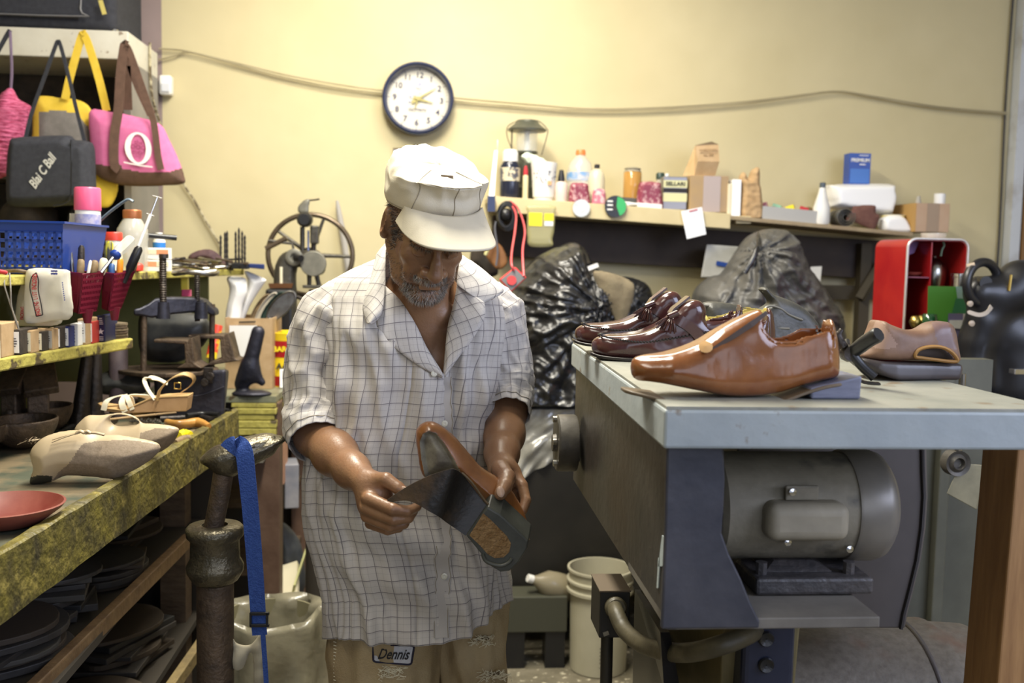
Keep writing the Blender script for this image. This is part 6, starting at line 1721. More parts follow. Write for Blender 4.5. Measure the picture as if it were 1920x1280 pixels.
for nm,ps,mm in(('pale_panel',[(1795,559),(1818,560),(1820,538),(1792,537)],mat('sea_green',(.22,.33,.30),rough=.5)),('dark_panel',[(1785,587),(1813,588),(1818,560),(1792,559)],mat('forest',(.03,.14,.06),rough=.5)),('violet_panel',[(1776,632),(1804,634),(1806,588),(1778,587)],mat('violet_grey',(.12,.11,.2),rough=.5)),('white_emblem',[(1779,615),(1803,616),(1805,600),(1780,600)],mat('off_white_crate')),('lower_panel',[(1785,720),(1800,720),(1804,634),(1782,634)],mat('pale_violet',(.3,.3,.36),rough=.5))):
 dz=3.112 if nm!='white_emblem' else 3.108
 MB().hexa([pt(*ps[0],dz),pt(*ps[1],dz),pt(*ps[1],dz+.003),pt(*ps[0],dz+.003),pt(*ps[3],dz),pt(*ps[2],dz),pt(*ps[2],dz+.003),pt(*ps[3],dz+.003)]).build(nm,mm,t,W=True)
for i,(x,y)in enumerate(((1717,603),(1729,602))):
 q=pt(x,y,3.14);s_=MB().lathe([(.001,-.022),(.014,-.018),(.021,0),(.014,.018),(.001,.021)],q,18)
 solo('brass_ball',s_,brass,['brass ball at the left in front of the red cabinet','brass ball just right of the other one'][i],'ball','brass balls',W=True,smooth=60)
q=pt(1743,605,3.1);solo('green_glass',MB().lathe([(.02,-.03),(.024,0),(.022,.028),(.018,.03)],q,16),mat('bottle_green',(.01,.06,.02),rough=.1,coat=.8),'small dark green glass in front of the green card','glass',W=True,smooth=60)
YQ=2.9
blk=mat('black_japan',(.007,.007,.009),(.014,.014,.017),rough=.4,coat=.2,scale=9,coatr=.2)
q=pt(1870,700,YQ)
t=thing('sewing_machine','large black industrial sewing machine standing right of the red cabinet','sewing machine',(q.x,YQ,zB))
q0_=pt(1795,730,YQ)
s=SDF((q0_.x-.05,YQ-.25,.98),(q0_.x+.45,YQ+.3,1.55),.007)
def Q(x,y,d=0):return pt(x,y,YQ+d)
s.cap(Q(1838,548,0),Q(1900,548,0),.05,.055,k=.03)
s.cap(Q(1912,530,0),Q(1950,530,0),.07,.07,k=.03)
s.cap(Q(1890,560,0),Q(1850,600,0),.05,.04,k=.04)
s.cap(Q(1840,560,0),Q(1835,590,0),.03,.03,k=.03)
s.cap(Q(1838,620,.02),Q(1930,615,.02),.045,.05,k=.05)
s.cap(Q(1828,650,.02),Q(1825,720,.02),.05,.05,k=.05)
s.cap(Q(1900,640,.05),Q(1900,720,.05),.1,.1,k=.05)
P,F=s.mesh(2);P[:,2]=np.maximum(P[:,2],1.001)
np_obj('casting',P,F,blk,t,W=True)
c=Q(1842,530,-.02)
MB().tube([c+V((.06*math.cos(a),.02*math.cos(a),.062*math.sin(a)))for a in np.linspace(0,2*PI,41)[:-1]],.014,10,closed=True).build('balance_wheel',blk,t,W=True,smooth=60)
MB().cyl(c+V((0,.03,0)),c+V((0,-.02,0)),.02,n=16).build('wheel_hub',blk,t,W=True,smooth=40)
MB().strap(catmull([Q(1814,584,-.07),Q(1835,590,-.075),Q(1850,586,-.075),Q(1859,574,-.07)],5),[.004]+[.012]*12+[.016]*3,.002,V((0,0,1))).build('pale_crescent',mat('ivory_mark',(.55,.47,.38),rough=.5),t,W=True)
MB().tube([Q(1813,500,-.03),Q(1828,496,-.04)],.008,8).build('tan_lever',mat('tan_lever',(.45,.36,.27),rough=.4),t,W=True,smooth=60)
MB().tube([Q(1896,515,-.06),Q(1892,545,-.06)],.004,6).build('bronze_strip',brass,t,W=True)
MB().box(Q(1912,696,-.14),(.05,.03,.016)).build('silver_plate',chrome,t,W=True,bevel=.002)
for x,y in((1817,569),(1820,606)):
 MB().lathe([(.001,0),(.008,.002),(.009,.008),(.001,.01)],Q(x,y,-.07),12,axis=V((0,-1,0))).build('knob',mat('tan_lever'),t,W=True,smooth=60)
ZR=1.27
xf=ptz(1240,758,ZR);xb=ptz(1072,640,ZR)
XL,XRr=xf.x,.86
YF,YBk=xf.y-.02,xb.y
gt=mat('grey_blue_paint',(0.30,0.34,0.36),(0.37,0.41,0.42),rough=.5,scale=6,bump=.15,bscale=30,col3=(.20,.17,.13),scale3=24,mix3=(.66,.72),stretch=(1,1,1))
gtop=mat('worn_bench_top',(0.22,0.225,0.19),(0.29,0.285,0.24),rough=.5,scale=7,bump=.2,bscale=50,col3=(.20,.16,.11),scale3=18,mix3=(.62,.70))
t=thing('machine_bench','shoe finishing machine with a thick grey-blue wooden top, dark steel body and motor','machine',(.6,1.8,0))
MB().hexa([(XL,YF,ZR-.056),(XRr,YF,ZR-.056),(XRr,YBk,ZR-.056),(xb.x,YBk,ZR-.056),(XL,YF,ZR-.004),(XRr,YF,ZR-.004),(XRr,YBk,ZR-.004),(xb.x,YBk,ZR-.004)]).build('bench_top',gt,t,W=True,bevel=.004)
MB().hexa([(XL+.003,YF+.003,ZR-.0042),(XRr-.003,YF+.003,ZR-.0042),(XRr-.003,YBk-.003,ZR-.0042),(xb.x+.003,YBk-.003,ZR-.0042),(XL+.003,YF+.003,ZR),(XRr-.003,YF+.003,ZR),(XRr-.003,YBk-.003,ZR),(xb.x+.003,YBk-.003,ZR)]).build('worn_top',gtop,t,W=True)
sp=mat('dark_steel_panel',(.038,.036,.032),(.07,.063,.055),rough=.42,metal=.35,scale=5,bump=.15,bscale=40,col3=(.05,.035,.025),scale3=3,mix3=(.5,.7))
bl=mat('blue_black_panel',(.045,.048,.065),(.10,.10,.12),rough=.38,metal=.4,scale=5,bump=.1,bscale=30)
q=ptz(1253,860,ZR-.06)
Yf2,zlo=YF+.045,pt(1240,1180,YF+.045).z
xs_=XL+.025
MB().hexa([(xs_,Yf2,zlo),(xs_+.012,Yf2,zlo),(xs_+.012,YBk-.05,zlo+.005),(xs_,YBk-.05,zlo+.005),(xs_,Yf2,ZR-.057),(xs_+.012,Yf2,ZR-.057),(xs_+.012,YBk-.05,ZR-.057),(xs_,YBk-.05,ZR-.057)]).build('side_panel',sp,t,W=True)
m=MB();dr=[pt(1240,1003,Yf2),pt(1243,1020,Yf2),pt(1236,1050,Yf2),pt(1230,1060,Yf2),pt(1226,1100,Yf2)]
xx=xs_-.002
for q4 in(((.055,1102),(.064,1102),(.060,1045),(.050,1045)),((.022,1060),(.058,1062),(.042,1003),(.016,1012))):
 q5=[(Yf2+a_,pt(1240,b_,Yf2+a_).z)for a_,b_ in q4]
 m.hexa([(xx,y,z)for y,z in q5]+[(xx+.0015,y,z)for y,z in q5])
m.build('pale_paint_drip',mat('pale_blue_drip',(.45,.52,.55),rough=.4),t,W=True,kind=None)
ol=[(1250,840),(1357,840),(1360,900),(1357,960),(1354,1000),(1368,1040),(1390,1085),(1408,1130),(1425,1165),(1424,1178),(1240,1180),(1247,1000)]
A=pp(ol,Yf2-.002)
for p in A[:2]:p.z=ZR-.057
B=[p+V((0,.01,0))for p in A]
n=len(A)
MB().add(A+B,[tuple(range(n)),tuple(range(n,2*n))[::-1]]+[(i,n+i,n+(i+1)%n,(i+1)%n)for i in range(n)]).build('front_plate',bl,t,W=True,bevel=.003)
zpl=pt(1500,1160,Yf2).z
xpr=pt(1653,1170,Yf2).x
MB().box(((xs_+xpr)/2,Yf2+.14,zpl-.008),(xpr-xs_,.27,.016)).build('motor_shelf',mat('dusty_shelf',(.12,.108,.092),(.17,.155,.13),rough=.7,scale=12),t,W=True,bevel=.002)
mt_=mat('dusty_motor',(.17,.15,.11),(.24,.215,.16),rough=.6,scale=14,bump=.15,bscale=60,col3=(.07,.065,.055),scale3=10,mix3=(.55,.65))
mtd=mat('dark_motor_base',(.035,.033,.035),(.07,.062,.06),rough=.5,scale=20,bump=.4,bscale=60)
Ym=1.50
c=pt(1480,945,Ym)
rm_=.083
xa_,xb_=pt(1330,945,Ym).x,pt(1572,945,Ym).x
ax=V((1,0,0))
MB().lathe([(rm_*.9,0),(rm_,.008),(rm_,xb_-xa_)],(xa_,c.y,c.z),40,axis=ax).build('motor_body',mt_,t,W=True,smooth=40)
MB().lathe([(rm_*1.03,0),(rm_*1.05,.004),(rm_*1.05,.045),(rm_*1.0,.058),(rm_*.85,.068),(rm_*.5,.074),(.001,.075)],(xb_,c.y,c.z),40,axis=ax).build('motor_end_bell',mat('end_bell',(.19,.175,.155),(.25,.23,.2),rough=.38,metal=.3,scale=8),t,W=True,smooth=60)
zb1,zb2=pt(1500,1008,Ym-.085).z,pt(1500,938,Ym-.085).z
bx0,bx1=pt(1432,970,Ym-.09).x,pt(1586,970,Ym-.09).x
MB().box(((bx0+bx1)/2,c.y-rm_-.002,(zb1+zb2)/2),(bx1-bx0,.058,zb2-zb1)).build('terminal_box',mat('dusty_tan_cover',(.27,.24,.18),(.35,.31,.23),rough=.6,scale=12),t,W=True,bevel=.017,bseg=5,smooth=60)
MB().box(((bx0+bx1)/2-.005,c.y-rm_-.003,zb2+.012),(.05,.006,.022)).build('box_tab',mt_,t,W=True,bevel=.002)
for p in(pt(1486,922,Ym-.095),pt(1477,1016,Ym-.09),pt(1593,1029,Ym-.075)):
 MB().lathe([(.001,0),(.005,.001),(.0055,.006),(.001,.007)],p+V((0,.004,0)),10,axis=V((0,-1,0))).build('screw',chrome,t,W=True)
z0_=zpl+.001
xq0,xq1=pt(1380,1100,Ym).x,pt(1588,1100,Ym).x
MB().box(((xq0+xq1)/2,Ym-.01,z0_+.014),(xq1-xq0,.17,.026)).build('motor_base',mtd,t,W=True,bevel=.005)
zt1=c.z-rm_*.93
MB().hexa([(xq0+.02,Ym-.07,z0_+.027),(xq1-.05,Ym-.07,z0_+.027),(xq1-.05,Ym+.07,z0_+.027),(xq0+.02,Ym+.07,z0_+.027),(xq0+.045,Ym-.04,zt1),(xq1-.075,Ym-.04,zt1),(xq1-.075,Ym+.04,zt1),(xq0+.045,Ym+.04,zt1)]).build('motor_foot',mtd,t,W=True,bevel=.008,bseg=3)
for x in(xq0+.015,xq1-.03):
 MB().cyl((x,Ym-.07,z0_+.027),(x,Ym-.07,z0_+.045),.009,n=8).build('hold_down_bolt',mtd,t,W=True)
Yh=1.75
hood=mat('grey_brown_hood',(.085,.076,.072),(.115,.10,.095),rough=.5,metal=.15,scale=4)
ol=[(1380,840),(1732,840),(1739,880),(1741,930),(1737,990),(1728,1050),(1716,1100),(1703,1150),(1698,1178),(1380,1178)]
A=pp(ol,Yh)
for i in(0,1):A[i].z=ZR-.058
B=[p+V((0,.22,0))for p in A];n=len(A)
MB().add(A+B,[tuple(range(n)),tuple(range(n,2*n))[::-1]]+[(i,n+i,n+(i+1)%n,(i+1)%n)for i in range(n)]).build('drum_hood',hood,t,W=True,bevel=.004,smooth=30)
m=MB().tube([p+V((-.010,-.002,0))for p in A[1:9]],.004,6);m.build('hood_seam',mat('seam_dark',(.04,.036,.036),rough=.5),t,W=True,smooth=60)
Yt=1.95
drum=mat('speckled_drum',(.13,.11,.085),(.19,.165,.13),rough=.5,scale=60,col3=(.16,.09,.06),scale3=7,mix3=(.55,.7),bump=.1)
za=pt(1600,1172,Yt).z
xa_,xb_=pt(1440,1200,Yt).x,pt(1745,1200,Yt).x
rt=.21
MB().lathe([(rt*.9,-.02),(rt,0),(rt,xb_-xa_-.02),(rt*1.012,xb_-xa_-.015),(rt*1.012,xb_-xa_),(rt*.98,xb_-xa_+.004),(rt*.95,xb_-xa_+.09),(.001,xb_-xa_+.12)],(xa_,Yt,za-rt),48,axis=ax).build('dust_drum',drum,t,W=True,smooth=40)
MB().tube([V((xb_-.055,Yt+(rt+.001)*math.cos(a),za-rt+(rt+.001)*math.sin(a)))for a in np.linspace(0,2*PI,49)[:-1]],.005,6,closed=True).build('drum_seam',hood,t,W=True,smooth=60)
q=pt(1412,1230,1.55)
MB().box((q.x,1.52,.46),(.085,.09,.92)).build('leg',mat('gloss_blue_black',(.03,.035,.06),(.05,.055,.09),rough=.25,metal=.5,scale=6),t,W=True,bevel=.01,bseg=3)
for y in(1198,1247):
 MB().lathe([(.001,0),(.006,.001),(.011,.003),(.013,0)],pt(1437,y,1.472),14,axis=V((0,-1,0))).build('bolt_hole',blackp,t,W=True)
m=MB().hexa([(.50,1.6,0),(.60,1.6,0),(.60,1.95,0),(.50,1.95,0),(.47,1.5,.96),(.60,1.5,.96),(.60,1.95,.96),(.47,1.95,.96)])
m.build('pedestal',mat('olive_pedestal',(.10,.08,.03),(.17,.135,.06),rough=.6,scale=6,bump=.3),t,W=True,bevel=.004)
m=MB().hexa([(.40,1.7,.955),(.405,1.7,.955),(.405,2.2,.955),(.40,2.2,.955),(.375,1.7,zlo+.02),(.38,1.7,zlo+.02),(.38,2.2,zlo+.02),(.375,2.2,zlo+.02)])
MB().add([pt(1190,1105,2.05),pt(1238,1185,1.5),pt(1245,1290,1.55),pt(1186,1290,2.0),pt(1200,1105,2.07),pt(1256,1185,1.52),pt(1275,1290,1.57),pt(1200,1290,2.02)],[(0,1,2,3),(7,6,5,4),(0,4,5,1),(1,5,6,2),(2,6,7,3),(3,7,4,0)]).build('dark_strut',blackp,t,W=True)
Yg=2.13
c=pt(1078,830,Yg)
MB().lathe([(.060,-.002),(.062,.002),(.062,.038),(.058,.042),(.020,.042),(.018,.05),(.001,.05)],c,36,axis=V((-1,0,0))).build('bearing_flange',mat('grey_cast',(.065,.06,.052),(.11,.10,.085),rough=.5,metal=.4,scale=16,bump=.2),t,W=True,smooth=40)
for y in(828,868,786):
 MB().cyl(pt(1044,y,Yg-.03),pt(1037,y,Yg-.03),.007,n=8).build('flange_bolt',steel,t,W=True)
m=MB().box(pt(1080,835,Yg-.03),(.012,.04,.06));m.build('flange_bracket',blackp,t,W=True)
Yj=1.82
t=thing('junction_box','black electrical junction box on a conduit with a thick curved hose, before the bucket','junction box',pt(1155,1275,Yj))
j0,j1=pt(1123,1196,Yj),pt(1182,1110,Yj)
jm=mat('dirty_black_box',(.008,.008,.007),(.018,.015,.012),rough=.5,scale=10)
MB().box(((j0.x+j1.x)/2,Yj+.05,(j0.z+j1.z)/2),(j1.x-j0.x,.10,j1.z-j0.z)).build('box_body',jm,t,W=True,bevel=.002)
MB().box(((j0.x+j1.x)/2,Yj+.05,j1.z+.002),(j1.x-j0.x+.002,.102,.003)).build('dusty_lid',mat('dusty_lid_brown',(.12,.09,.06),rough=.8),t,W=True)
MB().box(pt(1136,1187,Yj-.003),(.011,.004,.008),(0,R(-20),0)).build('screw_tab',steel,t,W=True)
MB().cyl(V(((j0.x+j1.x)/2-.004,Yj+.05,j0.z)),V(((j0.x+j1.x)/2,Yj+.05,0.0)),.012,n=14).build('conduit',mat('dark_conduit',(.035,.032,.025),rough=.45,metal=.3),t,W=True,smooth=60)
hm=mat('olive_hose',(.055,.047,.028),(.10,.085,.05),rough=.5,scale=20,bump=.2)
MB().lathe([(.019,-.006),(.021,.002),(.021,.014),(.017,.018)],pt(1153,1138,Yj),18,axis=V((0,-1,.2))).build('hose_ring',hm,t,W=True,smooth=40)
MB().tube(catmull([pt(1152,1135,Yj+.01),pt(1156,1150,Yj-.04),pt(1172,1182,Yj-.08),pt(1205,1208,Yj-.16),pt(1250,1221,Yj-.26),pt(1300,1222,Yj-.34),pt(1355,1208,Yj-.38),pt(1400,1190,Yj-.36),pt(1430,1170,Yj-.30)],7),.0155,14).build('hose',hm,t,W=True,smooth=60)
Yw=1.42
t=thing('wooden_post','raw timber post supporting the right side of the grey-blue bench top','post',(pt(1850,1200,Yw).x,Yw+.04,0))
a,b_,c_,d_=pt(1908,850,Yw),pt(2010,850,Yw),pt(1972,1290,Yw),pt(1870,1290,Yw)
def ext(p,q_,z):k=(z-p.z)/(q_.z-p.z);return p+(q_-p)*k
lo=[ext(a,d_,0.002),ext(b_,c_,0.002)];hi=[ext(a,d_,ZR-.058),ext(b_,c_,ZR-.058)]
dp=V((0,.096,0))
MB().hexa([lo[0],lo[1],lo[1]+dp,lo[0]+dp,hi[0],hi[1],hi[1]+dp,hi[0]+dp]).build('timber',wood,t,W=True,bevel=.003)
t=thing('grey_locker','grey-green ribbed metal panel standing behind the machine at the right','panel',(1.25,2.5,0))
gm=mat('grey_green_metal',(.09,.09,.07),(.13,.13,.10),rough=.5,metal=.2,scale=5)
MB().box((1.22,2.5,.62),(.5,.05,1.2)).build('panel',gm,t,W=True)
for x in(1.1,1.22,1.34):MB().box((x,2.46,.62),(.03,.03,1.2)).build('rib',gm,t,W=True,bevel=.004)
q=pt(1795,868,2.2)
t=thing('pulley_guard','small grey pulley beside a tan sheet bracket under the bench top at right','pulley',q)
MB().lathe([(.001,0),(.010,0),(.014,.01),(.022,.002),(.030,.006),(.032,-.02),(.001,-.02)],q,28,axis=V((0,-1,0))).build('pulley',mat('grey_cast'),t,W=True,smooth=40)
MB().cyl(q+V((0,0,.03)),V((q.x,q.y,ZR-.057)),.008,n=10).build('hanger_rod',steel,t,W=True)
MB().hexa([pt(1775,925,2.2),pt(1830,955,2.2),pt(1832,955,2.24),pt(1777,925,2.24),pt(1800,868,2.2),pt(1850,872,2.2),pt(1850,872,2.24),pt(1800,868,2.24)]).build('bracket',mat('tan_bracket',(.30,.27,.17),(.2,.18,.11),rough=.6,scale=12),t,W=True,bevel=.002)
def shoe3(prof,hw,cav=None,h=.0025,k=.028,wall=.004,near=None,sm=1,taper=.8):
 """prof: closed (x,z) outline in metres; hw(x)->(half width -y side, +y side); cav: (x,z) polygon hollowed out"""
 a=np.array(prof)
 xs2=np.linspace(a[:,0].min()-.02,a[:,0].max()+.02,80)
 hl=np.array([hw(x)for x in xs2])
 mw=hl.max()+.01
 s=SDF((a[:,0].min()-.01,-mw,a[:,1].min()-.01),(a[:,0].max()+.01,mw,a[:,1].max()+.01),h)
 nx,ny,nz=s.n
 X=s.lo[0]+h*np.arange(nx);Y=s.lo[1]+h*np.arange(ny);Z=s.lo[2]+h*np.arange(nz)
 XX,ZZ=np.meshgrid(X,Z,indexing='ij')
 d1=poly_sd(prof,XX,ZZ)[:,None,:]
 wl=np.interp(X,xs2,hl[:,0]);wr=np.interp(X,xs2,hl[:,1])
 zt=np.array([ZZ[i][d1[i,0]<0].max()if(d1[i,0]<0).any()else 0 for i in range(nx)])
 zb0=np.array([ZZ[i][d1[i,0]<0].min()if(d1[i,0]<0).any()else 0 for i in range(nx)])
 d2=np.where(Y[None,:]<0,-Y[None,:]-wl[:,None],Y[None,:]-wr[:,None])[:,:,None]
 tp=np.clip((Z[None,:]-zb0[:,None])/.10,0,1)[:,None,:]
 d2=d2+.30*tp*np.minimum(wl,wr)[:,None,None]*taper
 q=np.maximum(k-np.abs(d1-d2),0)/k
 f=np.maximum(d1,d2)+q*q*k*.25
 if cav is not None:
  c1=poly_sd(cav,XX,ZZ)[:,None,:]
  c=np.maximum(c1,f+wall)if True else 0
  c=np.maximum(c1,d2+wall)
  f=np.maximum(f,-c)
 if near is not None:
  f=np.where(Y[None,:,None]<.012,np.maximum(f,-poly_sd(near,XX,ZZ)[:,None,:]),f)
 s.d=np.broadcast_to(f,s.n).astype(np.float32).copy()
 return s.mesh(sm)
def snap(P,p,e=.0012):
 k=(np.abs(P[:,0]-p.x)<.004)&(np.abs(P[:,2]-p.z)<.004)&((P[:,1]<0)if p.y<=0 else(P[:,1]>0))
 if not k.any():return p
 y=P[k,1].min()-e if p.y<=0 else P[k,1].max()+e
 return V((p.x,y,p.z))
def crease(P,amp=.0012,s=(40,20,60)):
 nn_=np.array([noise.noise(V((a[0]*s[0],a[1]*s[1],a[2]*s[2])))for a in P])
 return P+np.stack([0*nn_,np.sign(P[:,1])*nn_*amp,nn_*amp*.6],1)
def px_prof(ol,Y,o=None,n=4):
 w_=[pt(x,y,Y)for x,y in ol]
 o=o or V((0,0,0))
 return[(p.x-o.x,p.z-o.z)for p in(catmull([V((p.x,0,p.z))for p in w_],n,True)if n else w_)]
def hwf(xt,xh,w,toe=.55):
 """sole half width from toe xt to heel xh"""
 def f(x):
  u=(x-xt)/(xh-xt)
  xs3=(-.06,-.01,.02,.08,.18,.32,.5,.65,.8,.92,.98,1.01,1.05)
  b=np.interp(u,xs3,(0,.12,.5*toe/.55,.74*toe/.55,.95,1.0,.88,.76,.74,.70,.5,.2,0))*w
  return(b,b)
 return f
YA=1.385
o=V((pt(1380,750,YA).x,YA,ZR))
cog=mat('cognac_leather',(.17,.058,.017),(.28,.105,.033),rough=.20,scale=10,coat=.5,col3=(.15,.045,.015),scale3=9,mix3=(.55,.72),coatr=.15,bump=.06,bscale=60)
t=thing('brown_shoe','large glossy cognac brown slip-on shoe at the front of the grey-blue bench','shoe',o)
prof=px_prof([(1196,713),(1183,703),(1179,685),(1186,671),(1208,664),(1245,661),(1282,651),(1308,640),(1335,622),(1362,606),(1392,591),(1420,580),(1432,584),(1437,604),(1450,618),(1480,616),(1503,600),(1520,596),(1552,595),(1562,602),(1567,625),(1573,655),(1574,690),(1568,706),(1530,712),(1492,722),(1455,733),(1405,740),(1350,737),(1300,728),(1250,718),(1215,714)],YA,o)
cav=px_prof([(1424,560),(1424,590),(1395,640),(1390,692),(1440,700),(1530,682),(1546,668),(1552,640),(1549,600),(1547,560)],YA,o,0)
near=px_prof([(1436,560),(1438,606),(1452,622),(1482,628),(1515,624),(1540,614),(1553,602),(1554,560)],YA,o,0)
P,F=shoe3(prof,hwf(prof_x0:=min(p[0]for p in prof),max(p[0]for p in prof),.050,.50),cav,k=.03,near=near)
P=crease(P,.0014,(26,10,34))
mi=np.zeros(len(F),int)
np_obj('upper',P,F,cog,t)
m=MB()
st=catmull([pt(1325,640,YA-.03)-o,pt(1333,634,YA-.034)-o,pt(1365,650,YA-.043)-o,pt(1385,700,YA-.047)-o],6)
topl=[pt(x,y,YA)-o for x,y in((1167,727),(1200,733),(1260,744),(1330,750),(1400,751),(1450,742),(1492,727),(1530,716),(1570,709),(1590,700))]
def solem(pl,th,w,x0,x1,dz=0,toe=.5):
 m=MB();rs=[]
 f=hwf(x0,x1,w,toe)
 pl=catmull(pl,5)
 for p in pl:
  b=max(f(p.x)[0],.004)
  rs.append([V((p.x,-b,p.z-th+dz)),V((p.x,b,p.z-th+dz)),V((p.x,b,p.z+dz)),V((p.x,-b,p.z+dz))])
 return m.rings(rs)
solem(topl,.005,.054,topl[0].x,topl[-1].x).build('outsole',mat('edge_brown',(.09,.065,.04),(.14,.1,.06),rough=.45,scale=20),t,bevel=.0015,smooth=40)
hb=[pt(x,y,YA)-o for x,y in((1500,722),(1597,699),(1594,752),(1503,752))]
zz0=.0005
MB().hexa([V((hb[3].x,-.036,zz0)),V((hb[2].x,-.034,zz0)),V((hb[2].x,.034,zz0)),V((hb[3].x,.036,zz0)),V((hb[0].x,-.038,hb[0].z)),V((hb[1].x,-.036,hb[1].z)),V((hb[1].x,.036,hb[1].z)),V((hb[0].x,.038,hb[0].z))]).build('heel_block',mat('grey_blue_heel',(.13,.14,.20),(.18,.19,.26),rough=.4,scale=30,stretch=(1,1,6)),t,bevel=.003)
m=MB().strap([(pt(x,y,YA-.0)-o)+V((0,d,0))for x,y,d in((1428,584,-.022),(1395,606,-.030),(1360,628,-.034),(1322,650,-.037))],[.005,.008,.007,.004],.003,V((0,.3,1)))
m.build('gusset',mat('dark_elastic',(.05,.03,.02),rough=.6),t)
q=pt(1312,651,YA)-o
MB().lathe([(.001,0),(.009,.001),(.010,.004),(.001,.006)],q+V((-.002,-.036,.002)),14,axis=V((-.2,-1,.8))).build('stud',mat('honey_stud',(.55,.33,.14),rough=.2,coat=.5),t,smooth=60)
YL2=1.88
ox=mat('oxblood_leather',(.042,.012,.011),(.078,.026,.022),rough=.20,scale=14,coat=.6,coatr=.15)
o=V((pt(1260,668,YL2).x,YL2,ZR))
t=thing('tassel_loafer','glossy dark burgundy tassel loafer, the nearer of the pair, behind the brown shoe','shoe',o,group='pair of burgundy tassel loafers')
prof=px_prof([(1118,664),(1109,655),(1108,643),(1115,634),(1135,628),(1165,626),(1200,621),(1230,608),(1255,592),(1278,570),(1297,561),(1312,566),(1320,580),(1318,598),(1330,608),(1370,612),(1405,606),(1425,590),(1437,590),(1444,620),(1446,650),(1436,664),(1380,668),(1300,670),(1200,671),(1140,669)],YL2,o)
cav=px_prof([(1322,560),(1322,600),(1310,640),(1360,655),(1430,650),(1436,560)],YL2,o,0)
x0_,x1_=min(p[0]for p in prof),max(p[0]for p in prof)
P,F=shoe3(prof,hwf(x0_,x1_,.048,.52),cav,k=.022,taper=.35)
P=crease(P,.0016,(34,16,44))
Pl=P
np_obj('upper',P,F,ox,t)
tl=[pt(x,y,YL2)-o for x,y in((1105,662),(1130,668),(1200,671),(1300,671),(1400,670),(1450,668))]
solem(tl,.006,.053,x0_-.006,x1_+.004,dz=.004).build('outsole',mat('black_edge',(.02,.017,.015),rough=.35),t,bevel=.0015,smooth=40)
m=MB()
pa=catmull([snap(Pl,pt(x,y,YL2)-o+V((0,d,0)),.0005)for x,y,d in((1320,622,-.036),(1260,632,-.037),(1200,640,-.037),(1150,636,-.033),(1127,631,-.018),(1124,629,0),(1127,631,.018),(1150,630,.030))],10)
for i in range(0,len(pa)-1):
 m.cyl(pa[i]+V((0,0,.002)),pa[i].lerp(pa[i+1],.7)+V((0,0,.004)),.0018,n=5)
m.build('apron_stitching',mat('black_edge'),t,kind='stuff')
m=MB()
m.strap(catmull([snap(Pl,pt(x,y,YL2)-o+V((0,d,0)),.003)for x,y,d in((1326,656,-.044),(1306,634,-.044),(1288,614,-.040),(1268,600,-.026),(1255,593,-.02))],5),.020,.003,V((1,0,.5)))
m.build('cross_strap',ox,t,smooth=60)
rg=random.Random(9)
for s_ in(0,1):
 m=MB();b0=snap(Pl,pt(1248,600,YL2)-o+V((0,-.02,0)),.004+.006*s_)+V((0,0,.009))
 for k in range(12):
  a=-2.6+.07*k+.5*s_
  L_=.036+rg.uniform(-.004,.006)
  e_=b0+V((math.cos(a)*L_,-.006+rg.uniform(-.008,.006),math.sin(a)*L_*.75))
  m.strap([b0,b0.lerp(e_,.5)+V((0,-.004,.003)),e_],.003,.0012,V((0,0,1)))
 m.build('tassel',mat('oxblood_fringe',(.08,.03,.022),(.03,.01,.01),rough=.35,scale=60),t)
MB().cyl(b0+V((-.006,0,0)),b0+V((.012,0,.008)),.006,n=10).build('tassel_knot',ox,t,smooth=60)
m=MB()
pk=[pt(x,y,YL2)-o for x,y in((1255,588),(1262,578),(1275,568),(1290,556),(1296,562))]
m.strap(pk[:4],.03,.004,V((0,1,0)));m.build('kiltie',ox,t)
d_=dup(t,(o.x-.012,YL2+.135,ZR+.012),(0,0,R(-2)),'dark burgundy tassel loafer, the farther of the pair beside the black rubbish bag')
YE=2.08
o=V((pt(1400,650,YE).x,YE,ZR))
t=thing('derby_shoe','dark red-edged shoe with a mustard insole behind the brown shoe','shoe',o)
prof=px_prof([(1310,640),(1308,600),(1320,590),(1350,586),(1390,575),(1408,570),(1430,575),(1444,580),(1450,600),(1450,640),(1400,655),(1340,655)],YE,o)
cav=px_prof([(1318,560),(1322,604),(1400,604),(1435,590),(1436,560)],YE,o,0)
P,F=shoe3(prof,hwf(min(p[0]for p in prof)-.1,max(p[0]for p in prof),.045),cav,k=.02)
mi=region_idx(P+np.array(o),F,[(1,[(1318,588),(1322,606),(1400,606),(1437,592),(1437,560),(1400,560)])])
c3=P[F].mean(1);mi[(np.abs(c3[:,1])>.036)]=0
np_obj('upper',P,F,[ox,mat('mustard_lining',(.38,.30,.07),rough=.6)],t,mi=mi)
bk_=mat('grey_black_leather',(.035,.036,.032),(.075,.072,.062),rough=.45,scale=18,bump=.3)
YN=2.17
